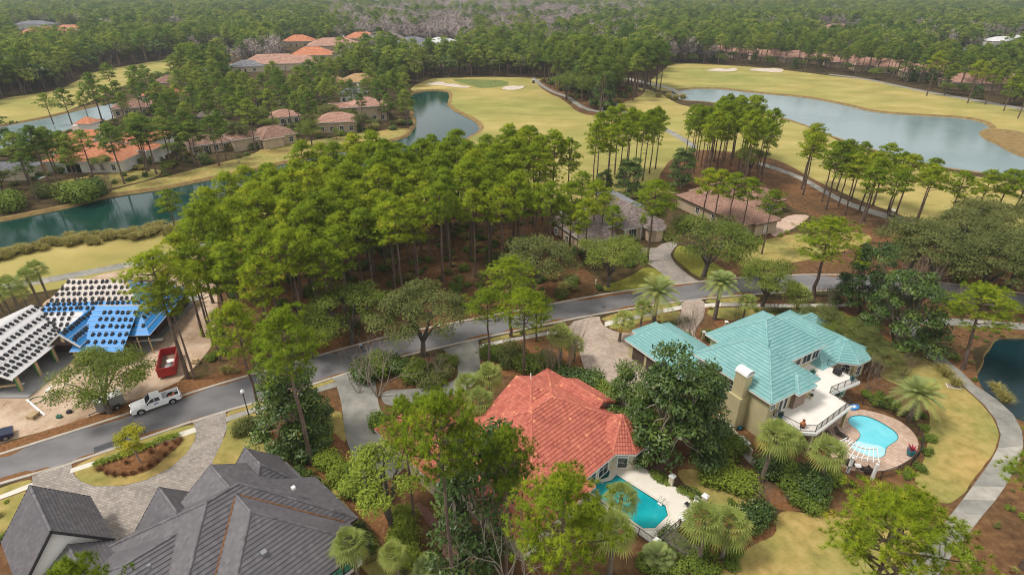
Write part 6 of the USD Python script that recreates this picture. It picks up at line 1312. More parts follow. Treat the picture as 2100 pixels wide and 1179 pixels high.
def pine(name, seed, H=20., R=3.8, start=.55, limbs=22, sub=3, nt=13, nb=15, L=.42, Wd=.05, needle='pine_needles', lr=(.95, .5), trunk=.24, lean=.3, dead=4, bark='bark_pine', shape=.75):
    g = np.random.default_rng(seed); q = kind_prim(name); tb, cb = MB(), MB()
    pts = np.array([[0, 0, -.2]]+[[lean*math.sin(z*1.7+seed)*z*.5+g.normal(0, .06), lean*math.cos(z*1.3+seed)*z*.4, H*z] for z in np.linspace(.08, .97, 9)])
    rad = np.interp(np.linspace(0, 1, len(pts)), [0, .12, 1], [trunk*1.25, trunk, .05]); tb.tube(pts, rad, 7)
    def on(z): return np.array([np.interp(z, pts[:, 2], pts[:, k]) for k in (0, 1)]+[z])
    C, D, T_ = [], [], []
    def lobe(c, r, out, k):
        u = unit(g.normal(0, 1, (k, 3))); u[:, 2] = np.where(u[:, 2] < -.25, -u[:, 2]*.6, u[:, 2])
        C.append(c+u*np.array([r*lr[0], r*lr[0], r*lr[1]])*g.uniform(.65, 1.05, (k, 1))); D.append(unit(u*.7+out*.35+np.array([0, 0, .55]))); T_.append(np.full(k, np.clip(g.normal(.5, .13), .1, .9))+g.normal(0, .06, k))
    az = g.uniform(0, 6.28)
    for i in range(limbs):
        t = (i+.5)/limbs; z = H*(start+(0.965-start)*t); az += 2.39996+g.normal(0, .35)
        prof = (math.sin(math.pi*min(1, .28+.72*t)))**shape if t > .25 else .78+.3*t
        prof *= g.uniform(.62, 1.1); r = max(.5, R*prof); up = g.uniform(.25, .6)*r+(.4 if t > .7 else 0)
        a = on(z-.02*H); d = np.array([math.cos(az), math.sin(az), 0]); e = a+d*r+[0, 0, up]
        cv = curve(a, e, -r*.06, 5, g, .06); tb.tube(cv, np.linspace(.05+.022*r*(1-t*.5), .02, 5), 4, cap=False)
        lobe(e, g.uniform(.8, 1.2), d, nt)
        for k in range(sub):
            f_ = g.uniform(.42, .95); o = cv[0]*(1-f_)+cv[-1]*f_; side = np.array([-d[1], d[0], 0])*g.normal(0, .34)*r
            c = o+side+[0, 0, g.uniform(-.1, .6)]; tb.tube([o, (o+c)/2+[0, 0, .1], c], [.035, .028, .015], 3, cap=False); lobe(c, g.uniform(.65, 1.1), d*.6, nt)
    lobe(on(H*.97)+[0, 0, .3], 1.0, np.zeros(3), nt+4)
    for i in range(dead):
        z = H*g.uniform(start-.22, start); a_ = g.uniform(0, 6.28); a = on(z); e = a+np.array([math.cos(a_), math.sin(a_), g.uniform(-.1, .3)])*g.uniform(.8, 2.4); tb.tube(curve(a, e, .1, 4, g, .08), [.05, .04, .03, .012], 4, cap=False)
    needles(cb, np.vstack(C), np.vstack(D), L, Wd, nb, g, np.concatenate(T_))
    tb.build('trunk', M[bark], q, True); cb.build('crown', M[needle], q, tone=True); return str(q.GetPath())
def broad(name, seed, H=9., R=4.5, base=.28, lobes=26, per=150, s=.17, leaf='oak_leaves', lz=.42, bark='bark_oak', trunk=.28, limbs=6, lobe_r=1.35, cone=0.0, gap=.0, twigs=0):
    """Broad leaved tree: limbs fork to leaf clumps set on an uneven dome (or a cone)."""
    g = np.random.default_rng(seed); q = kind_prim(name); tb, cb = MB(), MB(); zc = H*(base+(1-base)*.5); hz = H*(1-base)*.5
    fork = np.array([g.normal(0, .2), g.normal(0, .2), H*base*.8]); tb.tube([[0, 0, -.2], [0, 0, .3], fork*.6, fork], [trunk*1.4, trunk*1.1, trunk, trunk*.9], 7)
    mains = []
    for i in range(limbs):
        a_ = 2*math.pi*i/limbs+g.normal(0, .3); e = np.array([math.cos(a_)*R*.5, math.sin(a_)*R*.5, zc+g.uniform(-.1, .5)*hz]); cv = curve(fork, e, .3, 5, g, .12); tb.tube(cv, np.linspace(trunk*.62, .05, 5), 5, cap=False); mains.append(cv)
    C, D, T_ = [], [], []
    for i in range(lobes):
        u = unit(g.normal(0, 1, 3)); u[2] = abs(u[2])*1.0-.35 if g.random() < .75 else u[2]*.6
        rr = g.uniform(.58, .98)
        if cone: zt = g.uniform(0, 1)**1.2; u = unit(np.array([u[0], u[1], 0])); c = np.array([u[0]*R*(1-zt*cone)*rr, u[1]*R*(1-zt*cone)*rr, H*(base+.02+(.93-base)*zt)])
        else: c = np.array([u[0]*R*rr, u[1]*R*rr, zc+u[2]*hz*rr])
        r = lobe_r*g.uniform(.7, 1.25)
        m_ = min(mains, key=lambda cv: np.linalg.norm(cv[-1]-c)); o = m_[g.integers(2, 5)]; tb.tube(curve(o, c, .1, 4, g, .08), [.05, .04, .03, .015], 4, cap=False)
        k = int(per*g.uniform(.75, 1.25)); v = unit(g.normal(0, 1, (k, 3))); v[:, 2] = np.where(v[:, 2] < -.35, -v[:, 2]*.5, v[:, 2])
        C.append(c+v*np.array([r, r, r*(lz/.42)*.72])*(g.uniform(.15, 1.08, (k, 1))**.5)); D.append(unit(v*.8+[0, 0, .6])); T_.append(np.full(k, np.clip(g.normal(.48, .14), .1, .9)))
    leaves(cb, np.vstack(C), np.vstack(D), s, g, np.concatenate(T_))
    tb.build('trunk', M[bark], q, True); cb.build('crown', M[leaf], q, tone=True); return str(q.GetPath())
def bush(name, seed, R=1., H=1.2, n=900, s=.12, leaf='bush_mid', clip=False, bumps=7):
    g = np.random.default_rng(seed); q = kind_prim(name); cb, tb = MB(), MB(); C, D, T_ = [], [], []
    for b in range(bumps):
        u = g.uniform(-.55, .55, 2) if not clip else np.zeros(2); c = np.array([u[0]*R, u[1]*R, H*(.45 if not clip else .5)+g.normal(0, .06)*H]); r = np.array([R*.62, R*.62, H*.5]) if not clip else np.array([R, R, H*.5])
        k = n//bumps; v = unit(g.normal(0, 1, (k, 3))); C.append(c+v*r*g.uniform(.72 if clip else .5, 1.05, (k, 1))); D.append(unit(v+[0, 0, .3])); T_.append(np.full(k, g.normal(.5, .0 if clip else .13)))
    C = np.vstack(C); C[:, 2] = np.maximum(C[:, 2], .03)
    leaves(cb, C, np.vstack(D), s, g, np.concatenate(T_))
    for i in range(7): a_ = i*.9; tb.tube([[0, 0, 0], [math.cos(a_)*R*.3, math.sin(a_)*R*.3, H*.4], [math.cos(a_)*R*.55, math.sin(a_)*R*.55, H*.7]], [.035, .025, .012], 4, cap=False)
    tb.build('stems', M['bark_oak'], q); cb.build('leaves', M[leaf], q, tone=True); return str(q.GetPath())
def hedge_kind(name, seed, lx, ly, H, n, s=.11, leaf='bush_mid'):
    g = np.random.default_rng(seed); q = kind_prim(name); cb = MB(); P3 = g.uniform(-1, 1, (n, 3)); ax = np.argmax(np.abs(P3), 1); P3[np.arange(n), ax] = np.sign(P3[np.arange(n), ax])*g.uniform(.86, 1.03, n)
    C = P3*[lx/2, ly/2, H/2]+[0, 0, H/2]; C[:, 2] = np.maximum(C[:, 2], .03); D = unit(P3**3+[0, 0, .2]); leaves(cb, C, D, s, g, np.full(n, .45)); cb.build('leaves', M[leaf], q, tone=True)
    MB().box(-lx*.36, lx*.36, -ly*.3, ly*.3, 0, H*.55).build('stems', M['bark_oak'], q); return str(q.GetPath())
def sabal(name, seed, H=5., n=34, fan=.95, leaf='palm_leaves'):
    g = np.random.default_rng(seed); q = kind_prim(name); tb, cb = MB(), MB(); ln = g.normal(0, .15, 2)
    pts = np.array([[ln[0]*z*z, ln[1]*z*z, H*z] for z in np.linspace(-.03, 1, 7)]); tb.tube(pts, [.24, .19, .17, .17, .18, .2, .16], 8); top = pts[-1]
    for i in range(n):
        a_ = i*2.39996; t = i/n; el = 1.25-1.9*t+g.normal(0, .1); d = np.array([math.cos(a_)*math.cos(el), math.sin(a_)*math.cos(el), math.sin(el)]); side = np.array([-math.sin(a_), math.cos(a_), 0])
        pl = g.uniform(.75, 1.1); e = top+d*pl; e[2] -= .12*pl; cb.tube([top, (top+e)/2+[0, 0, .08], e], [.022, .018, .012], 3, cap=False)
        up = np.cross(d, side); tone = np.clip((.85 if t > .9 else .48)+g.normal(0, .1), 0, 1)
        for k in range(13):
            b_ = (k-6)/6*1.75; l = fan*(1-.28*abs(b_)/1.75)*g.uniform(.85, 1.1); dd = d*math.cos(b_)+side*math.sin(b_)+up*.12*abs(b_); m_ = e+dd*l*.6; tip = e+dd*l*1.0+np.array([0, 0, -.34*l*(1+.5*(t > .6))]); w = np.cross(dd, up); w = w/np.linalg.norm(w)*.055
            cb.add([e, m_-w, m_+w, tip], [[0, 2, 1], [1, 2, 3]], tone)
    tb.build('trunk', M['bark_palm'], q, True); cb.build('fronds', M[leaf], q, tone=True); return str(q.GetPath())
def date_palm(name, seed, H=4.5, n=46, L=2.2):
    g = np.random.default_rng(seed); q = kind_prim(name); tb, cb = MB(), MB(); tb.tube([[0, 0, -.1], [0, 0, H*.3], [0.05, 0, H*.8], [.05, 0, H]], [.3, .24, .25, .34], 9); top = np.array([.05, 0, H])
    for i in range(n):
        a_ = i*2.39996; t = i/n; el = 1.3-1.55*t; d0 = np.array([math.cos(a_), math.sin(a_), 0]); side = np.array([-math.sin(a_), math.cos(a_), 0]); l = L*g.uniform(.85, 1.1)
        u = np.linspace(0, 1, 8)[:, None]; r = top+d0*(l*u*math.cos(el)*(1)+.12)+np.array([0, 0, 1.0])*(l*(u*math.sin(el)-.42*u*u)); cb.tube(r, np.linspace(.03, .008, 8), 3, cap=False); tone = np.clip(.5+(.35 if t > .88 else 0)+g.normal(0, .1), 0, 1)
        for k in range(1, 22):
            f_ = k/22; p = np.array([np.interp(f_, u[:, 0], r[:, j]) for j in range(3)]); p2 = np.array([np.interp(min(1, f_+.06), u[:, 0], r[:, j]) for j in range(3)]); dd = unit(p2-p); ll = .52*math.sin(math.pi*(.12+.8*f_))+.08
            for s in (-1, 1): tip = p+(side*s*.85+dd*.55)*ll+[0, 0, .1*ll-.12*ll]; w = dd*.045; cb.add([p-w, p+w, tip], [[0, 1, 2]], tone)
    tb.build('trunk', M['bark_palm'], q, True); cb.build('fronds', M['date_leaves'], q, tone=True); return str(q.GetPath())
def bare(name, seed, H=6., stems=4, depth=5, spread=.5, r0=.09, bark='bark_pale', twig=True, lean=(0, 0)):
    g = np.random.default_rng(seed); q = kind_prim(name); tb, wb = MB(), MB()
    def grow(p, d, l, r, k):
        n = 4; pts = [p]; dd = d
        for i in range(n-1): dd = unit(dd+g.normal(0, .12, 3)+[0, 0, .03]); pts.append(pts[-1]+dd*l/(n-1))
        (tb if r > .02 else wb).tube(pts, np.linspace(r, r*.68, n), 5 if r > .03 else 3, cap=False)
        if k == 0: return
        for j in range(2 if g.random() < .6 else 3): grow(pts[-1] if j < 2 else pts[2], unit(dd+g.normal(0, spread, 3)+[0, 0, .12]), l*g.uniform(.62, .85), max(r*.58, .006), k-1)
    for s in range(stems):
        a_ = 2*math.pi*s/stems+g.normal(0, .3); grow(np.array([math.cos(a_)*.1, math.sin(a_)*.1, -.1]), unit(np.array([math.cos(a_)*.35+lean[0], math.sin(a_)*.35+lean[1], 1.])), H*.36, r0, depth)
    tb.build('trunk', M[bark], q); wb.build('twigs', M['twig_brown'], q, kind='stuff'); return str(q.GetPath())
def tuft(name, seed, n=140, L=1.2, w=.035, leaf='dry_grass', R=.25, up=1.0):
    g = np.random.default_rng(seed); q = kind_prim(name); mb = MB()
    for i in range(n):
        a_ = g.uniform(0, 6.28); d = np.array([math.cos(a_), math.sin(a_), 0]); o = d*g.uniform(0, R); l = L*g.uniform(.6, 1.1); k = g.uniform(.15, .75)/up; m_ = o+d*k*l*.45+[0, 0, l*.6]; e = o+d*k*l*1.1+[0, 0, l*(.95-.45*k)]; s = np.array([-d[1], d[0], 0])*w
        mb.add([o-s, o+s, m_+s*.8, m_-s*.8, e], [[0, 1, 2], [0, 2, 3], [3, 2, 4]], g.random())
    mb.build('blades', M[leaf], q, tone=True); return str(q.GetPath())

NEAR_PINE = [pine(f'tall_pine_{w}', sd, H, R, st, li, 4, 8, 22, .47, .042) for w, sd, H, R, st, li in (('a', 1, 20, 3.7, .60, 24), ('b', 2, 20, 3.3, .66, 20), ('c', 3, 20, 4.1, .56, 28), ('d', 4, 20, 3.5, .63, 22))]
FRONT_PINE = [pine(f'front_pine_{w}', sd, 20, R, st, li, 5, 8, 30, .46, .034) for w, sd, R, st, li in (('a', 11, 4.2, .67, 28), ('b', 12, 4.0, .60, 27), ('c', 13, 4.6, .56, 32))]
MID_PINE = [pine(f'mid_pine_{w}', sd, 20, R, st, li, 3, 9, 15, .62, .078) for w, sd, R, st, li in (('a', 21, 3.7, .56, 19), ('b', 22, 3.2, .62, 16), ('c', 23, 4.0, .53, 21), ('d', 24, 3.4, .66, 15), ('e', 25, 3.0, .58, 17))]
BANK_PINE = [pine(f'bank_pine_{w}', sd, 20, R, st, li, 3, 7, 11, .68, .11, needle='pine_needles_far') for w, sd, R, st, li in (('a', 26, 3.8, .52, 19), ('b', 27, 3.3, .6, 16), ('c', 28, 4.1, .48, 20))]
FAR_PINE = [pine(f'far_pine_{w}', sd, 18, R, st, li, 2, 5, 6, 1.0, .24, needle='pine_needles_far', lr=(1.0, .55), dead=0) for w, sd, R, st, li in (('a', 31, 3.6, .50, 15), ('b', 32, 3.2, .58, 12), ('c', 33, 4.0, .45, 16), ('d', 34, 3.0, .62, 11))]
OAK = [broad(f'live_oak_{w}', sd, 9, 5.2, .26, 44, 260, .13, 'oak_leaves') for w, sd in (('a', 41), ('b', 42))]
OLIVE = [broad(f'olive_oak_{w}', sd, 10, 5.2, .24, 46, 240, .14, 'olive_leaves') for w, sd in (('a', 43), ('b', 44))]
MAGN = [broad(f'magnolia_{w}', sd, 10, 3.7, .1, 54, 170, .17, 'magnolia_leaves', lobe_r=1.05, cone=.62, bark='bark_pale', trunk=.2) for w, sd in (('a', 45), ('b', 46))]
CONE = broad('cone_magnolia', 47, 12, 6., .06, 80, 170, .2, 'magnolia_leaves', lobe_r=1.3, cone=.6)
THIN = broad('thin_tree', 48, 9, 3., .25, 34, 130, .12, 'bush_light', lobe_r=.9)
YELL = broad('yellow_tree', 49, 6., 2.0, .28, 34, 110, .11, 'yellow_leaves', lobe_r=.62, trunk=.09, bark='bark_pale')
FAR_BROAD = [broad(f'far_broad_{w}', sd, 13, 4.6, .15, 16, 34, .62, l, lobe_r=2.0, twigs=0) for w, sd, l in (('a', 51, 'oak_leaves'), ('b', 52, 'magnolia_leaves'), ('c', 53, 'olive_leaves'))]
SABAL = [sabal(f'sabal_palm_{w}', sd, H) for w, sd, H in (('a', 61, 5.), ('b', 62, 4.4), ('c', 63, 3.2))]
DATE = [date_palm('date_palm_a', 64), date_palm('date_palm_b', 65, 3.2, 50, 2.9)]
SAGO = date_palm('sago_palm', 66, 1.1, 26, 1.25)
BARE = [bare('bare_tree_a', 71, 7.5, 4, 4, .42, .09), bare('bare_tree_b', 72, 5., 6, 4, .30, .045, 'twig_brown'), bare('bare_tree_c', 73, 6.5, 3, 4, .5, .09)]
LEANING = bare('leaning_bare_tree', 74, 9., 3, 5, .26, .11, 'twig_brown', lean=(.75, .15))
BUSH = {'mid': [bush(f'bush_mid_{w}', sd) for w, sd in (('a', 81), ('b', 82))], 'light': [bush(f'bush_light_{w}', sd, leaf='bush_light') for w, sd in (('a', 83), ('b', 84))], 'dark': [bush('bush_dark_a', 85, leaf='magnolia_leaves'), bush('bush_dark_b', 86, leaf='magnolia_leaves')], 'ball': [bush('clipped_ball', 87, clip=True, n=1500, s=.09)], 'olive': [bush('bush_olive_a', 88, leaf='olive_leaves')]}
BIGB = {k: bush(f'big_bush_{k}', 90+i, n=3600, s=.075, leaf=l, bumps=12) for i, (k, l) in enumerate((('light', 'bush_light'), ('mid', 'bush_mid'), ('dark', 'magnolia_leaves'), ('olive', 'olive_leaves')))}
REED = [tuft(f'reed_clump_{w}', sd, 200, 1.5, .04, 'dry_grass', .5, .8) for w, sd in (('a', 101), ('b', 102))]
RUST = tuft('rust_grass_tuft', 103, 90, .55, .02, 'rust_grass', .15, .7)
LILY = tuft('lily_clump', 104, 60, .6, .035, 'bush_light', .2, .6)
FARBARE = []
for w, sd in (('a', 111), ('b', 112)):
    g = np.random.default_rng(sd); q = kind_prim(f'far_bare_{w}'); mb = MB(); C = []; 
    for i in range(26): u = unit(g.normal(0, 1, 3)); C.append(np.array([u[0]*2.6, u[1]*2.6, 7.5+u[2]*3.2])*g.uniform(.5, 1, 3)**.3)
    C = np.array(C); needles(mb, np.repeat(C, 3, 0)+g.normal(0, .8, (78, 3)), np.tile([0, 0, 1.], (78, 1)), 1.7, .16, 7, g, np.full(78, .5), .6); mb.build('crown', M['bare_twigs'], q, tone=True)
    tb = MB(); tb.tube([[0, 0, -.2], [0, 0, 4], [.1, 0, 8]], [.2, .15, .05], 5); [tb.tube([[0, 0, 4], c*.7+[0, 0, 1.5], c], [.09, .06, .03], 3, cap=False) for c in C[:9]]; tb.build('trunk', M['bark_oak'], q); FARBARE.append(str(q.GetPath()))
# ------------------------------------------------------------------ plants: where they stand
RNG = np.random.default_rng(2024)
TAKEN = []
def ok(p, d):
    return all((p[0]-q[0])**2+(p[1]-q[1])**2 > (d+q[2])**2*.25 for q in TAKEN)
def put(kinds, name, p, H, H0, label, cat, group=None, wide=1.0, tilt=0.0, keep=2.0, i=None):
    k = kinds if isinstance(kinds, str) else kinds[int(RNG.integers(len(kinds))) if i is None else i]
    s = H/H0; TAKEN.append((p[0], p[1], keep))
    return copy(k, name, (p[0], p[1], 0), RNG.uniform(0, 6.28), (s*wide, s*wide, s), label, cat, group, tilt=tilt)
def P(kinds, base, top, label, wide=1.0, tilt=0.0, H=None, i=None):
    p = at(*base); h = H if H else height_at(base, top); return put(kinds, 'pine_tree', p, h, 20.6, label, 'pine tree', None, wide*1.08*(20.6/h)**.35, tilt, 3, i)
# single pines of the foreground
P(NEAR_PINE, (546, 894), 612, 'slim leaning pine beside the street lamp', .86, i=1)
P(NEAR_PINE, (640, 952), 628, 'tall bare trunked pine in the mulch left of the grey driveway', 1.0, i=3)
P(NEAR_PINE, (386, 776), 512, 'pine standing beside the red dumpster', 1.15, i=0)
P(NEAR_PINE, (400, 778), 560, 'slim second trunk right behind the dumpster pine', .75, i=1)
P(MID_PINE, (437, 705), 500, 'slim pine at the edge of the sand near the leaning trunks', .9, i=3); P(MID_PINE, (418, 690), 470, 'dark leaning pine on the sand bank', .9, .05, i=1); P(MID_PINE, (452, 740), 540, 'crooked pine at the sand edge nearest the street', .8, -.06, i=3)
P(FRONT_PINE, (930, 1218), 800, 'big pine in front of the red roof with its trunk crossing the brick path', .7, i=0)
P(NEAR_PINE, (851, 1075), 812, 'thin pine trunk left of the brick path', .7, i=1)
P(NEAR_PINE, (1038, 1195), 872, 'pine with bare lower branches in front of the red roof hips', .72, i=1)
P(FRONT_PINE, (1138, 1330), 972, 'bright bushy pine at the lower middle edge beside the rectangular pool', .95, i=1)
P(FRONT_PINE, (1728, 1330), 1010, 'large spreading pine at the lower right in front of the lawn', 1.12, i=2)
P(FRONT_PINE, (2098, 1165), 912, 'pine crown reaching in at the right edge over the concrete path', 1.5, i=1)
P(FRONT_PINE, (354, 1560), 1146, 'pine top poking up over the garage roof at the bottom left', .55, i=1)
P(NEAR_PINE, (1047, 690), 524, 'tallest pine of the clump between the two driveways', 1.25, i=2)
P(NEAR_PINE, (1075, 768), 590, 'nearest pine of the clump above the red roof', 1.15, i=0)
P(NEAR_PINE, (1004, 752), 590, 'left pine of the clump above the red roof', 1.1, i=3)
P(NEAR_PINE, (1100, 700), 600, 'low pine at the right of the clump between the driveways', 1.2, i=2)
for k, (b, t) in enumerate((((1150, 535), 400), ((1168, 505), 372), ((1200, 530), 405), ((1216, 492), 368), ((1252, 520), 420), ((1190, 470), 350))): P(MID_PINE, b, t, f'pine hiding the left end of the striped roof house, {["left front", "left rear", "middle front", "middle rear", "right front", "far rear"][k]}', 1.05)
P(NEAR_PINE, (1327, 536), 366, 'tall pine before the striped roof with a bright crown', 1.25, i=0)
P(MID_PINE, (1181, 551), 428, 'thin pine left of the live oak across the street', .9, i=1); P(MID_PINE, (1314, 498), 440, 'slim pine in front of the striped roof porch', .6, i=3); P(MID_PINE, (1232, 500), 392, 'pine growing against the striped roof', .9, i=0)
for (b, t, l) in (((1437, 470), 342, 'first'), ((1459, 478), 345, 'second'), ((1487, 488), 352, 'third'), ((1517, 492), 362, 'fourth and broadest')): P(MID_PINE, b, t, f'{l} from the left of the slim pines before the brown roof', 1.0)
P(NEAR_PINE, (1562, 521), 386, 'slim pine right of the brown roofed house', .9, i=3)
P(NEAR_PINE, (1664, 620), 442, 'wide bright pine by the street above the turquoise roofs', 1.55, i=2)
P(NEAR_PINE, (1974, 757), 588, 'leaning pine beside the concrete path at the dark pond', 1.5, -.12, i=2)
P(MID_PINE, (365, 492), 386, 'lone pine on the lawn by the tall reeds', 1.1, .04, i=0)
P(MID_PINE, (1965, 575), 500, 'young pine among the olive trees at the right', 1.0, i=4); P(MID_PINE, (1830, 560), 470, 'young pine left of the olive trees at the right', .9, i=4)
# far lone pines beside the right fairway
for (b, t, l) in (((1900, 197), 105, 'tall lone pine on the right fairway edge'), ((1937, 196), 128, 'shorter lone pine right of the tall one'), ((1984, 212), 122, 'broad lone pine on the right fairway'), ((2087, 243), 160, 'lone pine near the right edge above the lake'), ((2020, 215), 140, 'slim pine behind the broad lone pine'), ((2058, 228), 150, 'slim pine left of the edge pine')): P(MID_PINE, b, t, l, 1.1)

def fill(pg, d, kinds, name, H, H0, label, cat, group, n=9999, avoid=None, wide=1.0, keep=None):
    x0, y0, x1, y1 = pg.bounds; c = 0; hh = keep or d
    for _ in range(int((x1-x0)*(y1-y0)/(d*d)*9)+20):
        if c >= n: break
        p = RNG.uniform([x0, y0], [x1, y1])
        if not pg.contains(Point(p)) or (avoid is not None and avoid.contains(Point(p))) or not ok(p, hh): continue
        put(kinds, name, p, RNG.uniform(*H), H0, label, cat, group, wide*RNG.uniform(.9, 1.12), RNG.normal(0, .02), hh); c += 1
    return c
houses_keep = unary_union([Point(22, 118).buffer(19), Polygon([(40, 104), (70, 116), (74, 152), (36, 148)])])
hard_keep = hard.buffer(1.2)
avoid0 = unary_union([hard_keep, houses_keep, site.buffer(-1), all_water.buffer(1)])
def zone(px): return wp(px, 0)
PG = [([(440, 700), (470, 640), (600, 640), (720, 640), (705, 700), (560, 742)], 'pine in the grove along the street, behind the sidewalk trees', 'grove pines along the street'),
      ([(430, 640), (448, 560), (570, 484), (640, 488), (640, 640), (480, 650)], 'pine in the left part of the grove next to the building site', 'grove pines by the building site'),
      ([(640, 480), (640, 640), (860, 610), (860, 480)], 'pine in the middle of the dense grove', 'pines in the middle of the grove'),
      ([(860, 480), (860, 610), (960, 575), (1150, 545), (1170, 470)], 'pine in the right part of the grove near the striped roof', 'grove pines by the striped roof'),
      ([(610, 472), (640, 480), (860, 480), (1170, 470), (1180, 440), (1080, 420), (900, 422), (700, 440)], 'pine along the back edge of the grove by the fairway', 'grove pines by the fairway')]
for px, l, gr in PG: (fill(zone(px), 3.95, MID_PINE, 'pine_tree', (16.5, 21.5), 20.6, l, 'pine tree', gr, 54, avoid0, 1.12))
(fill(zone([(1190, 388), (1205, 412), (1340, 372), (1350, 345), (1280, 350)]), 4.5, MID_PINE, 'pine_tree', (18, 22), 20.6, 'tall pine in the loose row on the fairway behind the striped roof', 'pine tree', 'pines in the loose row', 16, avoid0, .95))
(fill(zone([(1400, 330), (1430, 372), (1530, 388), (1575, 372), (1560, 325), (1470, 312)]), 3.4, MID_PINE, 'pine_tree', (17.5, 21), 20.6, 'tall pine in the dense stand left of the lake', 'pine tree', 'pines of the stand by the lake', 34, avoid0, .9))
(fill(zone([(1600, 378), (1660, 372), (1760, 405), (1870, 440), (2000, 470), (2120, 490), (2110, 518), (1900, 485), (1790, 478), (1700, 438)]), 4.6, MID_PINE, 'pine_tree', (14.5, 18), 20.6, 'pine in the straw strip between the path and the lake', 'pine tree', 'pines along the lake path', 52, avoid0, 1.2))
for px, l, gr, n in (([(1095, 172), (1130, 160), (1275, 168), (1330, 190), (1262, 232), (1225, 238), (1160, 205)], 'pine on the straw island by the green', 'pines on the straw island', 40), ([(1290, 166), (1360, 178), (1350, 192), (1300, 196)], 'slim pine behind the island by the lake tip', 'pines at the lake tip', 16)):
    (fill(wp(px, 0), 5.2, BANK_PINE, 'pine_tree', (20, 26.5), 20.6, l, 'pine tree', gr, n, hard_keep, 1.15))
# the wooded bank with houses across the pond
def sight(pg, L, lo=(0, 0)):
    """Ground between a clearing and the viewer over which its near edge is seen."""
    c = np.array(pg.centroid.coords[0]); u = -c/np.linalg.norm(c); return unary_union([shapely.affinity.translate(pg, *(u*k)) for k in np.linspace(0, L, 7)])
view_keep = sight(fair_left, 62)
clear_all = unary_union(CLEAR+[view_keep])
bank_avoid = unary_union([clear_all, fair_left.buffer(1), fair_main.buffer(1), lawn_far.buffer(-2), all_water.buffer(1.5)])
('bank', fill(zone([(-60, 400), (-60, 330), (0, 310), (110, 300), (330, 215), (500, 165), (690, 170), (830, 215), (846, 262), (700, 290), (540, 312), (420, 345), (300, 372), (130, 415)]), 9.0, BANK_PINE, 'pine_tree', (14.5, 19), 20.6, 'pine among the tiled houses across the pond', 'pine tree', 'pines among the houses', 70, bank_avoid, 1.15))
for (bx, by, t, l) in ((60, 375, 268, 'pine at the left corner of the white pond house'), (125, 388, 262, 'pine rising before the white wall of the pond house'), (108, 395, 255, 'leaning pine before the orange roof'), (160, 380, 290, 'thin pine in front of the arched opening'), (195, 372, 265, 'pine in front of the orange roof middle'), (250, 362, 250, 'tall pine at the right end of the white pond house'), (322, 357, 235, 'broad pine on the far lawn edge'), (305, 352, 240, 'slim pine right of the white house columns'), (352, 340, 238, 'pine by the little fir on the far lawn'), (380, 335, 250, 'pine on the far lawn before the brown roofs'), (410, 342, 245, 'right pine on the far lawn'), (450, 340, 235, 'pine left of the brown pond lawn house'), (20, 330, 225, 'pine at the left edge by the rear pond'), (110, 255, 190, 'pine on the left end of the rear pond bank'), (240, 215, 128, 'pine on the left fairway edge'), (290, 200, 133, 'second pine on the left fairway edge'), (150, 262, 180, 'broad pine on the rear pond bank'), (465, 150, 100, 'pine clump tree at the end of the left fairway')):
    P(BANK_PINE, (bx, by), t, l, 1.2)
def fill_broad(px, kinds, H, label, cat, gr, n, d=7, name='broadleaf_tree', av=None): return fill(zone(px), d, kinds, name, H, 10., label, cat, gr, n, av, 1.0)
fill_broad([(-40, 395), (150, 380), (330, 345), (540, 305), (700, 280), (846, 250), (800, 200), (560, 190), (300, 240), (100, 290)], OAK+OLIVE, (7, 10), 'rounded oak among the houses across the pond', 'oak tree', 'oaks among the houses', 34, 9, 'oak_tree', bank_avoid)
fill_broad([(1110, 180), (1150, 165), (1265, 172), (1262, 228), (1200, 225)], OAK+MAGN, (13, 18), 'dark dense tree on the straw island by the green', 'oak tree', 'dark trees on the island', 16, 6, 'oak_tree', hard_keep)
def B(kinds, base, top, label, R0=1.0, name='oak_tree', cat='oak tree', H=None, H0=9.6, i=None):
    p = at(*base); h = H if H else height_at(base, top); return put(kinds, name, p, h, H0, label, cat, None, R0, 0, 4, i)
# single broadleaf trees
B(OAK, (226, 846), 712, 'spreading live oak over the trailer on the building site', 1.08)
B(MAGN, (604, 905), 722, 'glossy dark magnolia beside the leaning pines', 1.05, 'magnolia_tree', 'magnolia tree', H0=10.4); B(MAGN, (650, 905), 808, 'low dark magnolia near the grey driveway lawn', 1.0, 'magnolia_tree', 'magnolia tree', H0=10.4)
B(MAGN, (988, 1132), 868, 'pale trunked magnolia in front of the red roof', .9, 'magnolia_tree', 'magnolia tree', H0=10.4)
B(THIN, (805, 1075), 884, 'thin light green tree between driveway and brick path', 1.05, 'broadleaf_tree', 'broadleaf tree', H0=9.5); B(THIN, (775, 1025), 955, 'low light green tree leaning over the grey driveway end', .9, 'broadleaf_tree', 'broadleaf tree', H0=9.5)
B(MAGN, (1362, 945), 712, 'tallest of the magnolias left of the turquoise roof', .92, 'magnolia_tree', 'magnolia tree', H0=10.4); B(MAGN, (1285, 880), 745, 'left magnolia in the group beside the turquoise garage', 1.0, 'magnolia_tree', 'magnolia tree', H0=10.4); B(MAGN, (1420, 930), 742, 'right magnolia in front of the arched window wall', .8, 'magnolia_tree', 'magnolia tree', H0=10.4); B(MAGN, (1318, 930), 800, 'low front magnolia beside the curved brick path', 1.05, 'magnolia_tree', 'magnolia tree', H0=10.4)
B(OAK, (1247, 588), 470, 'live oak on the green lawn patch across the street', 1.05, i=0); B(OLIVE, (1100, 618), 486, 'wide olive green oak at the right end of the grove', 1.1); B(OAK, (1443, 568), 428, 'large live oak in front of the brown roofed house', 1.15, i=1); B(OAK, (1563, 628), 518, 'small live oak between street and sidewalk', 1.0)
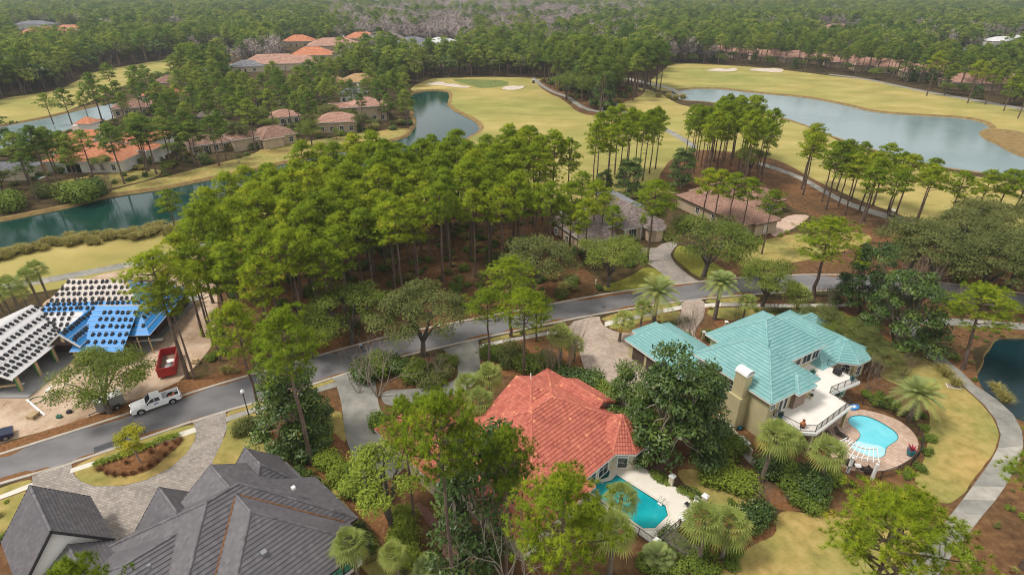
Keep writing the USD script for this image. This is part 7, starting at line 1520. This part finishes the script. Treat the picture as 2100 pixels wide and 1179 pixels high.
B(MAGN, (1288, 402), 322, 'dark magnolia behind the striped roof', 1.3, 'magnolia_tree', 'magnolia tree', H0=10.4); B(MAGN, (1236, 400), 345, 'second dark magnolia behind the striped roof', 1.2, 'magnolia_tree', 'magnolia tree', H0=10.4); B(MAGN, (1395, 386), 300, 'dark magnolia left of the pine stand', 1.1, 'magnolia_tree', 'magnolia tree', H0=10.4); B(OAK, (1536, 360), 290, 'dark small tree in front of the pine stand', .9)
B(CONE, (1830, 712), 552, 'broad cone shaped magnolia behind the turquoise turret', 1.02, 'magnolia_tree', 'magnolia tree', H0=12.4); B(CONE, (1762, 640), 490, 'dark magnolia beside the wide bright pine', .8, 'magnolia_tree', 'magnolia tree', H0=12.4)
for (b, t, l) in (((1860, 560), 445, 'left'), ((1905, 600), 470, 'front left'), ((1950, 545), 430, 'rear middle'), ((2010, 615), 480, 'front middle'), ((2070, 590), 455, 'rear right'), ((2110, 640), 500, 'front right'), ((1990, 510), 405, 'far rear'), ((2110, 520), 400, 'far right')):
    B(OLIVE, b, t, f'olive green oak in the thicket at the right edge, {l} one', 1.15)
B(MAGN, (1985, 500), 418, 'dark conical tree in the thicket at the right edge', 1.4, 'magnolia_tree', 'magnolia tree', H0=10.4)
B(OAK, (722, 704), 575, 'dark oak at the street end of the grove', 1.05); B(OLIVE, (868, 728), 586, 'olive oak overhanging the street in the middle', 1.12); B(OAK, (640, 735), 630, 'low oak at the kerb under the grove', 1.0)
B(OAK, (640, 300), 235, 'round tree on the pond lawn', .8); B(OAK, (345, 362), 330, 'little dark fir like tree on the far lawn', .6)
B(YELL, (290, 950), 868, 'small yellow green tree on the lawn island', 1.0, 'young_tree', 'tree', H0=6.2)
# hedge trees behind the turquoise house
for k, (b, t) in enumerate((((1672, 690), 628), ((1706, 704), 640), ((1742, 722), 662), ((1778, 742), 690), ((1800, 765), 715))): B(OLIVE if k != 1 else OAK, b, t, f'bushy olive hedge tree behind the turquoise house, number {["one nearest the sidewalk", "second from the sidewalk", "middle one", "fourth from the sidewalk", "one nearest the lawn"][k]}'.replace('number ', ''), 1.3, 'hedge_tree', 'tree')
# bare trees
def BT(k, base, top, label, H0, w=1.0, name='bare_tree'): p = at(*base); put(k, name, p, height_at(base, top), H0, label, 'bare tree', None, w, 0, 2)
BT(BARE[0], (775, 812), 712, 'white limbed bare tree left of the palms above the red roof', 7.2, 1.15); BT(BARE[2], (888, 776), 716, 'small pale bare tree in the driveway island', 6.4, 1.1); BT(BARE[2], (735, 805), 720, 'thin pale bare tree by the grey driveway', 6.4, .8)
BT(LEANING, (1150, 788), 690, 'bare tree leaning far to the right over the tan driveway', 8.5, 1.0); BT(BARE[1], (1125, 790), 700, 'bare brown stems above the red roof ridge', 5.2, .8)
BT(BARE[0], (1045, 1200), 1045, 'twisted pale bare tree at the bottom edge by the round bushes', 7.2, .9)
BT(BARE[1], (1418, 703), 628, 'bare crape myrtle beside the gate posts', 5.2, .9); BT(BARE[1], (1392, 700), 640, 'bare crape myrtle behind the turquoise garage', 5.2, .8)
BT(BARE[1], (1780, 800), 735, 'bare brown shrub tree beside the turret', 5.2, 1.1); BT(BARE[1], (1845, 700), 535, 'grey bare tree beside the cone shaped magnolia', 5.2, .9); BT(BARE[1], (1590, 640), 588, 'bare twigs in the bed by the sidewalk', 5.2, 1.1); BT(BARE[1], (1510, 660), 620, 'bare stems beside the small palm', 5.2, .8)
BT(BARE[1], (1690, 640), 590, 'bare twigs at the sidewalk end', 5.2, 1.2); BT(BARE[1], (225, 395), 330, 'grey bare tree by the pond shrubs', 5.2, 1.0); BT(BARE[1], (490, 335), 300, 'grey bare tree on the pond lawn', 5.2, 1.1); BT(BARE[1], (1850, 770), 725, 'low bare bush on the lawn end', 5.2, 1.3); BT(BARE[1], (1558, 1045), 985, 'grey twiggy bush beside the round dark bush', 5.2, 1.0)
# palms
def PA(k, base, top, label, H0, w=1.0, name='palm_tree'): p = at(*base); h = height_at(base, top); put(k, name, p, h, H0, label, 'palm tree', None, w*max(1.0, (H0/h))**.6, 0, 2)
for k, (b, t) in enumerate((((26, 652), 592), ((47, 652), 574), ((64, 643), 590), ((84, 628), 557), ((100, 612), 541))): PA(SABAL[0], b, t, f'cabbage palm in the row at the left edge, {["leftmost", "second", "third", "fourth", "rightmost and farthest"][k]}', 5.8)
PA(SABAL[0], (6, 640), 580, 'cabbage palm cut by the left edge', 5.8)
PA(DATE[0], (1465, 655), 560, 'tall date palm on the lawn beside the tan driveway', 5.6, .85); PA(DATE[1], (1340, 662), 578, 'date palm at the kerb of the palm island', 4.3, .8); PA(DATE[1], (1863, 862), 788, 'date palm with golden lower fronds on the right hand lawn', 4.3, .85)
for b, t, l in (((1270, 700), 624, 'palm at the left tip of the palm island'), ((1312, 680), 618, 'palm in the middle of the palm island'), ((1630, 648), 566, 'tall palm between street and turquoise roof'), ((1521, 664), 604, 'short palm behind the turquoise roof'), ((1150, 752), 668, 'palm under the pine clump above the red roof'), ((1178, 742), 680, 'second palm under the pine clump'), ((962, 850), 768, 'left palm of the group behind the red roof'), ((1008, 838), 752, 'upper palm of the group behind the red roof'), ((990, 885), 800, 'lower palm of the group behind the red roof'), ((1262, 1098), 1010, 'palm in front of the rectangular pool'), ((1432, 1152), 1046, 'left palm at the corner of the cream pool deck'), ((1480, 1145), 1036, 'right palm at the corner of the cream pool deck'), ((1562, 985), 880, 'palm below the terrace, leftmost of three'), ((1612, 945), 862, 'palm touching the terrace railing'), ((1676, 1000), 902, 'palm below the terrace, rightmost of three'), ((735, 1190), 1098, 'little palm at the corner of the dark grey house'), ((818, 1185), 1118, 'small palm by the black fence at the bottom'), ((1250, 1175), 1070, 'drooping palm beside the bright bushy pine'), ((640, 200), 158, 'far palm among the middle pines'), ((690, 285), 255, 'palm before the porch at the pond bend')):
    PA(SABAL, b, t, l, 5.6)
a = at(1404, 703); put(SAGO, 'sago_palm', a, 1.7, 1.7, 'sago palm beside the path behind the turquoise garage', 'palm tree'); a = at(1347, 1150); put(SAGO, 'sago_palm', a, 1.8, 1.7, 'dark sago palm in front of the deck corner', 'palm tree', None, 1.2); a = at(882, 1178); put(SAGO, 'sago_palm', a, 1.9, 1.7, 'dark sago palm beside the brick path', 'palm tree', None, 1.2)
# shrubs
def S(kind, px, py, w, h, label, cat='shrub', group=None, big=False, name='shrub'):
    p = at(px, py); k = BIGB[kind] if big else BUSH[kind][int(RNG.integers(len(BUSH[kind])))]
    copy(k, name, (p[0], p[1], 0), RNG.uniform(0, 6.28), (w*.62, w*.62*RNG.uniform(.85, 1.15), h/1.1), label, cat, group)
for a in ((1487, 980, 4.2, 1.8, 'light', 'left half of the rounded light green hedge'), (1526, 1000, 4.2, 1.7, 'light', 'right half of the rounded light green hedge'), (1548, 1075, 3.6, 2.6, 'dark', 'round dark bush at the lawn corner'), (160, 412, 9, 5, 'mid', 'large round bush at the water edge below the white house'), (188, 402, 7, 4.5, 'dark', 'dark bush right of the large water edge bush'), (28, 428, 7, 4.2, 'mid', 'round bush at the left edge on the pond bank'), (95, 402, 5, 3.2, 'olive', 'olive bush on the pond bank'), (682, 955, 3.2, 2.2, 'light', 'light green bush at the driveway edge, top one of the group'), (705, 975, 3.2, 2.0, 'light', 'light green bush in the middle of the driveway edge group'), (730, 1000, 3.4, 2.4, 'mid', 'darker bush at the end of the driveway edge group'), (742, 1018, 2.6, 1.8, 'mid', 'small bush below the driveway edge group'), (832, 1110, 3.2, 2.2, 'light', 'leafy light bush left of the brick path'), (845, 1150, 3.0, 1.9, 'light', 'leafy light bush beside the brick path, lower one'), (838, 1075, 3.0, 2.2, 'light', 'leafy light bush behind the thin pine'), (790, 880, 3.2, 2.2, 'mid', 'clipped bush at the red house garage corner'), (505, 884, 2.4, 1.6, 'olive', 'grassy bush below the street lamp'), (630, 930, 4.2, 2.4, 'dark', 'dark low shrub under the leaning pines'), (655, 900, 4.0, 2.6, 'mid', 'green shrub under the tall bare trunked pine')):
    S(a[4], a[0], a[1], a[2], a[3], a[5], big=True)
for a in ((955, 1125, 1.5, 1.5, 'round clipped ball bush left of the pale trunk'), (1000, 1165, 2.2, 1.7, 'wide clipped bush at the bottom edge'), (1355, 418, 2.5, 2.4, 'clipped ball bush behind the bay of the striped roof house'), (1345, 440, 3.0, 2.6, 'second clipped ball bush behind the bay')): S('ball', *a)
i_ = 0
for px, py, w, h, k in ((750, 770, 4, 2.4, 'dark'), (780, 760, 4, 2.4, 'mid'), (815, 755, 4, 2.2, 'dark'), (850, 770, 4, 2.2, 'mid'), (905, 770, 3.2, 1.8, 'olive'), (920, 745, 2.6, 1.5, 'mid'), (885, 790, 3, 1.6, 'olive')): S(k, px, py, w, h, f'evergreen shrub in the bed inside the driveway loop, {["far left", "left", "left of the middle", "in the middle", "right", "at the tip", "low front"][i_]}', big=True); i_ += 1
i_ = 0
for px, py, w, h, k in ((1010, 735, 3.5, 2.2, 'mid'), (1050, 740, 4, 2.6, 'olive'), (1085, 760, 4, 2.6, 'mid'), (1120, 750, 3.4, 2, 'olive'), (1170, 790, 4, 2.6, 'dark'), (1205, 800, 4, 2.8, 'dark'), (1235, 820, 4, 2.6, 'mid')): S(k, px, py, w, h, f'shrub in the bed under the pine clump, {["first from the left", "second", "third", "fourth", "fifth, by the leaning tree", "sixth, by the tan drive", "last, by the magnolias"][i_]}', big=True); i_ += 1
i_ = 0
for px, py, w, h, k in ((1580, 970, 3.4, 2.4, 'dark'), (1612, 990, 3.6, 2.6, 'mid'), (1640, 1000, 3.8, 2.8, 'dark'), (1670, 1020, 3.6, 2.6, 'dark'), (1650, 1035, 3.0, 1.8, 'mid'), (1690, 990, 3, 2, 'mid'), (1470, 910, 3.6, 2.4, 'dark'), (1495, 930, 3.2, 2, 'mid')): S(k, px, py, w, h, f'dark shrub below the terrace palms, {["first from the left", "second", "third", "fourth", "lowest", "rightmost", "beside the low wall", "below the low wall"][i_]}', big=True); i_ += 1
def many(pts, kind, w, h, label, group, name='shrub', cat='shrub'):
    for x, y in pts: S(kind, x, y, w*RNG.uniform(.8, 1.2), h*RNG.uniform(.8, 1.2), label, cat, group, name=name)
many([(612, 972), (628, 985), (645, 1000), (655, 1010), (738, 1095), (748, 1108), (758, 1120), (668, 1030)], 'dark', 1.6, 1.1, 'small dark shrub along the right wall of the dark grey house', 'shrubs along the dark grey house')
many([(560, 925), (580, 905), (548, 900), (588, 935), (533, 905)], 'mid', 1.0, .7, 'small round shrub in the mulch right of the lamp', 'small shrubs in the mulch')
many([(1795, 828), (1812, 834), (1836, 842), (1868, 858), (1893, 880), (1906, 902), (1902, 930), (1884, 962), (1858, 978), (1830, 826), (1800, 818), (1778, 812)], 'mid', 1.3, .8, 'low shrub in the bed round the curved pool fence', 'shrubs round the curved fence')
many([(1348, 978), (1362, 986), (1404, 1008), (1422, 1017), (1436, 1026)], 'mid', 1.4, .7, 'low shrub outside the black deck fence', 'shrubs by the deck fence')
many([(1420, 1160), (1455, 1170), (1500, 1160), (1450, 1130), (1500, 1130), (1350, 1170), (1320, 1160), (1390, 1175)], 'mid', 2.0, 1.0, 'low bush at the feet of the corner palms', 'bushes below the corner palms')
many([(1560, 500), (1545, 508), (1600, 485), (1612, 478), (1535, 500)], 'light', 1.2, .8, 'small shrub in the bed of the brown roofed house', 'shrubs by the brown roofed house')
many([(1205, 520), (1225, 525), (1290, 545), (1320, 535), (1180, 520), (1260, 500)], 'dark', 2.2, 1.4, 'dark shrub before the striped roof house', 'shrubs before the striped roof house')
many([(1450, 690), (1465, 700), (1480, 690), (1500, 680), (1530, 672), (1395, 720)], 'dark', 1.8, 1.2, 'dark shrub in the garden behind the turquoise house', 'shrubs in the rear garden')
many([(20, 680), (40, 690), (60, 672), (88, 650), (110, 632)], 'dark', 1.8, 1.2, 'dark shrub under the left edge palms', 'shrubs under the left palms')
hk = hedge_kind('clipped_hedge', 120, 5.0, 3.0, 1.3, 3200, .09, 'bush_mid'); p = at(1398, 1125); copy(hk, 'hedge', (p[0], p[1], 0), math.radians(-46), None, 'clipped square hedge in front of the deck corner', 'hedge')
hk2 = hedge_kind('low_hedge', 121, 9.0, 1.2, .7, 2400, .09, 'oak_leaves'); p = at(1365, 668); copy(hk2, 'hedge', (p[0], p[1], 0), .35, None, 'low dark hedge on the palm island', 'hedge')
p = at(1665, 605); copy(hk2, 'hedge', (p[0], p[1], 0), -.05, None, 'low hedge between street and sidewalk by the bright pine', 'hedge'); p = at(1600, 640); copy(hk2, 'hedge', (p[0], p[1], 0), -.05, None, 'low brown hedge under the bare twigs', 'hedge')
# lawn island planting
for i in range(15):
    t = i/14; x, y = [(205, 965), (220, 972), (237, 975), (254, 976), (272, 972), (290, 965), (308, 958), (325, 947), (340, 935), (352, 922), (362, 910), (372, 902), (340, 912), (312, 928), (260, 950)][i]; p = at(x, y); copy(RUST, 'rust_grass', (p[0], p[1], .06), RNG.uniform(0, 6), RNG.uniform(.9, 1.3), 'rusty grass tuft in the mulch of the lawn island', 'grass tuft', 'grass tufts of the lawn island')
for i in range(34):
    t = i/33; x, y = 196+(364-196)*t, 953+(893-953)*t; p = at(x, y+RNG.uniform(-2, 4)); copy(LILY, 'lily_plant', (p[0], p[1], .06), RNG.uniform(0, 6), RNG.uniform(.8, 1.25), 'strappy light green plant in the strip along the island sidewalk', 'plant', 'strappy plants on the island')
# reeds along the pond
rl_ = LineString(wpts([(-60, 548), (0, 525), (100, 505), (180, 493), (260, 482), (330, 474), (400, 466), (450, 455), (520, 440)]))
for i in range(150):
    q = rl_.interpolate(RNG.uniform(0, 1), True).coords[0]; s = RNG.uniform(.8, 1.5); copy(REED[i % 2], 'reed_clump', (q[0]+RNG.normal(0, .8), q[1]+RNG.normal(0, 1.6), 0), RNG.uniform(0, 6), s, 'tan reed clump in the belt along the near pond bank', 'reeds', 'reed clumps along the pond')
for x, y in ((1372, 202), (1385, 205), (1400, 203), (1290, 246), (1302, 250), (1940, 772), (1958, 790), (2040, 800), (2052, 815), (1928, 760), (2060, 825), (1350, 200)):
    p = at(x, y); copy(REED[0], 'reed_clump', (p[0], p[1], 0), RNG.uniform(0, 6), 1.0 if y > 700 else 2.2, 'dry grass clump at the edge of water or path' if y > 700 else 'dry grass clump at the tip of the lake', 'reeds', 'dry grass clumps by the right pond' if y > 700 else 'dry grass clumps at the lake tip')

# ------------------------------------------------------------------ far woods and undergrowth (beyond counting)
def in_view(x, y, m=1.06): return np.abs(x) < .9006*m*np.maximum((y*_C+CAM_H*_S), 1)
def scatter(name, label, protos, pts, scale, pick, sub=None):
    pi = UsdGeom.PointInstancer.Define(stage, f"{W}/{uname(W, name)}"); n = len(pts)
    tg = []
    for p in protos:
        c = stage.DefinePrim(f"{pi.GetPath()}/{uname(str(pi.GetPath()), p.rsplit('/', 1)[1])}", 'Xform'); c.GetReferences().AddInternalReference(p); tg.append(c.GetPath())
    pi.CreatePrototypesRel().SetTargets(tg)
    pi.CreateProtoIndicesAttr(Vt.IntArray.FromNumpy(np.asarray(pick, np.int32)))
    pi.CreatePositionsAttr(Vt.Vec3fArray.FromNumpy(np.c_[pts, np.zeros(n)].astype(np.float32)))
    a = RNG.uniform(0, 2*np.pi, n)/2; pi.CreateOrientationsAttr(Vt.QuathArray([Gf.Quath(float(math.cos(t)), 0, 0, float(math.sin(t))) for t in a]))
    pi.CreateScalesAttr(Vt.Vec3fArray.FromNumpy(np.asarray(scale, np.float32)))
    keys(pi.GetPrim(), label, None, None, 'stuff'); return pi
def protos(sources, holder):
    """Prototypes below one hidden class prim, reused by the scatters."""
    return sources
no_trees = unary_union([clear_all, fair_left.buffer(2), fair_main.buffer(2), fair_right.buffer(3), lawn_far.buffer(1), all_water.buffer(2), isl_a.buffer(2)]+[c.buffer(2) for c in CP])
near_zone = wp([(-400, 560), (-60, 330), (110, 298), (330, 214), (500, 164), (690, 168), (835, 180), (870, 160), (1095, 158), (1290, 160), (1360, 178), (1372, 190), (2010, 262), (2400, 340), (2600, 700), (2600, 1300), (-900, 1300)], 0)
xs = []
y = 150.0
rg = np.random.default_rng(77)
while y < 2750:
    d = 5.0+y*.0044; hw = (y*_C+CAM_H*_S)*.9006*1.07+10; n = int(2*hw/d)
    x = (np.arange(n)+rg.uniform(0, 1, n))*d-hw; xs.append(np.c_[x, y+rg.uniform(-.5, .5, n)*d]); y += d*.92
pts = np.vstack(xs)
pr_ = shapely.prepared if False else None
shapely.prepare(no_trees); shapely.prepare(near_zone)
pt = shapely.points(pts)
keep = ~shapely.contains(no_trees, pt) & ~shapely.contains(near_zone, pt)
pts = pts[keep]
v_ = -(CAM_H*_C-pts[:, 1]*_S)/(pts[:, 1]*_C+CAM_H*_S)   # picture row of each tree's foot, for the kind of wood it stands in
nz = meshkit.fbm(np.c_[pts/130, np.zeros(len(pts))], 3, 3); nz2 = meshkit.fbm(np.c_[pts/45, np.zeros(len(pts))], 2, 8)
ang = pts[:, 0]/(pts[:, 1]*_C)
bare_p = np.where((pts[:, 1] > 560+260*np.clip(ang+.05, 0, 1)) & (pts[:, 1] < 1900) & (ang > -.33) & (ang < .24) & (nz2 > .34), .9, .06)+np.where((nz > .60) & (pts[:, 1] > 380), .4, 0)
bare_p = np.where((pts[:, 1] > 690) & (ang > .2) & (ang < .42) & (nz2 > .55), .5, bare_p)
u = rg.random(len(pts)); isb = u < bare_p
isbroad = ~isb & (rg.random(len(pts)) < .24+.5*(nz2-.4))
pick = np.where(isb, 7+rg.integers(0, 2, len(pts)), np.where(isbroad, 4+rg.integers(0, 3, len(pts)), rg.integers(0, 4, len(pts))))
sc = (.92+.00020*np.minimum(pts[:, 1], 1800))*rg.uniform(.78, 1.2, len(pts))*(.82+.36*nz)
sc = sc*np.where(isb, 1.3, 1.0); wd = sc*np.where(isbroad | isb, 1.0, 1.12)*(1+.00036*pts[:, 1])
scatter('far_woods', 'the far pine and bare hardwood forest reaching to the horizon', FAR_PINE+FAR_BROAD+FARBARE, pts, np.c_[wd, wd, sc], pick)

# second, uncounted growth between the houses across the pond
bz = zone([(-120, 400), (-120, 320), (0, 300), (110, 285), (330, 205), (500, 155), (830, 150), (846, 262), (700, 288), (540, 310), (420, 344), (300, 371), (100, 420)])
q = rg.uniform(bz.bounds[:2], bz.bounds[2:], (5200, 2)); shapely.prepare(bz); ba = unary_union([bank_avoid, unary_union([c for c in CLEAR]).buffer(.5)])
q = q[shapely.contains(bz, shapely.points(q)) & ~shapely.contains(ba, shapely.points(q))]
sel = []; tk = np.array([(a, b) for a, b, _ in TAKEN])
for p in q:
    d2 = min(((tk-p)**2).sum(1).min(), min((((np.array(sel)-p)**2).sum(1)).min() if sel else 1e9, 1e9))
    if d2 > 6.8**2: sel.append(p)
sel = np.array(sel); s = rg.uniform(.6, .86, len(sel)); pk = rg.choice(7, len(sel), p=[.17, .17, .16, .15, .15, .1, .1])
s2 = np.where(pk >= 5, s*.95, s); scatter('bank_woods', 'pines and oaks filling the ground between the houses across the pond', BANK_PINE+BANK_PINE[:2]+[OAK[0], OLIVE[1]], sel, np.c_[s2*1.15, s2*1.15, s2], pk)
ez = zone([(1375, 131), (1480, 131), (1640, 143), (1780, 160), (1950, 194), (2130, 226), (2130, 175), (1960, 152), (1800, 134), (1640, 120), (1480, 107), (1375, 105)]); q = rg.uniform(ez.bounds[:2], ez.bounds[2:], (4000, 2)); q = q[shapely.contains(ez, shapely.points(q))]; sel = []
for p in q:
    if not fair_right.buffer(3).contains(Point(p)) and (not sel or (((np.array(sel)-p)**2).sum(1)).min() > 5.6**2): sel.append(p)
sel = np.array(sel); s = rg.uniform(.75, 1.1, len(sel)); pk = rg.choice(5, len(sel), p=[.26, .26, .24, .12, .12]); s = np.where(pk >= 3, s*.8, s)
scatter('edge_woods', 'pines and oaks standing before the far row of pink roofs', BANK_PINE+[OAK[1], MAGN[0]], sel, np.c_[s*1.1, s*1.1, s], pk)
# undergrowth on the shaded floors of the woods
up = []
for pg, d in ((wood_main, 3.4), (isl_a, 6), (zone([(-60, 400), (-60, 320), (330, 214), (690, 170), (846, 262), (540, 312), (300, 372)]), 5.5)):
    x0, y0, x1, y1 = pg.bounds; n = int((x1-x0)*(y1-y0)/d**2); q = rg.uniform([x0, y0], [x1, y1], (n, 2)); m_ = shapely.contains(pg, shapely.points(q)) & ~shapely.contains(unary_union([avoid0, bank_avoid.difference(clear_all), fair_main]), shapely.points(q)); up.append(q[m_])
up = np.vstack(up); s = rg.uniform(.5, 1.5, len(up))*np.where(up[:, 1] > 170, 1.6, 1.0)
scatter('undergrowth', 'low brush on the floor of the woods', [BUSH['mid'][0], BUSH['dark'][0], BUSH['olive'][0], REED[1]], up, np.c_[s, s, s*rg.uniform(.6, 1.1, len(up))], rg.choice(4, len(up), p=[.35, .25, .25, .15]))
# pine litter, twigs and cones scattered on the straw are left to the material; short grass tufts break the lawn outlines
# small plants in the mulch, scraps on the building site
mp = unary_union([south_straw, straw_right]).difference(unary_union([hard.buffer(.6), lawn_s.buffer(.5), lawn_e.buffer(.5), island.buffer(.3), deck.buffer(.5), deck2.buffer(.5)]+[Polygon([T(x, y) for x, y in ((-19, -8), (11, -8), (11, 25), (-19, 25))]), Polygon([R_(x, y) for x, y in ((-22, -18), (12, -18), (12, 8), (-22, 8))]), Point(-28, 40).buffer(22)])).intersection(wp([(-50, 1200), (0, 700), (700, 690), (1500, 590), (2150, 560), (2200, 1300), (0, 1400)], 0))
q = rg.uniform(mp.bounds[:2], mp.bounds[2:], (2600, 2)); q = q[shapely.contains(mp, shapely.points(q))]; s = rg.uniform(.18, .6, len(q))*np.where(rg.random(len(q)) < .12, 2.2, 1)
scatter('ground_cover', 'small scattered plants and grass tufts on the pine straw', [BUSH['mid'][1], BUSH['olive'][0], RUST, REED[0], BUSH['light'][0]], q, np.c_[s, s, s*.8], rg.choice(5, len(q), p=[.25, .2, .25, .15, .15]))
mb = MB(); sp = site.difference(Polygon([(-84, 62), (-57, 62), (-57, 94), (-84, 94)]))
for i in range(420):
    p = rg.uniform(sp.bounds[:2], sp.bounds[2:])
    if sp.contains(Point(p)): a_ = rg.uniform(0, 3.14); l = rg.uniform(.08, .9)*(rg.random()**1.5)+.08; mb.bar((p[0], p[1], .05), (p[0]+l*math.cos(a_), p[1]+l*math.sin(a_), rg.uniform(.05, .12)), rg.uniform(.04, .16), rg.uniform(.02, .06))
mb.build('scrap_wood', M['lumber'], label='scattered scraps of wood on the building site sand', kind='stuff')
# ------------------------------------------------------------------ haze
M['haze_air'] = usdkit.material(stage, LK+'haze_air', {'v': ('principled_volume', {'color': (0.82, 0.91, 1.0), 'density': 0.00011, 'anisotropy': 0.1})}, [], volume='v.volume')
hb = MB().box(-3700, 3700, -90, 4100, -2.0, 76.0)
part('haze', hb.mesh(), M['haze_air'], kind='stuff', label='thin pale haze over the far woods')
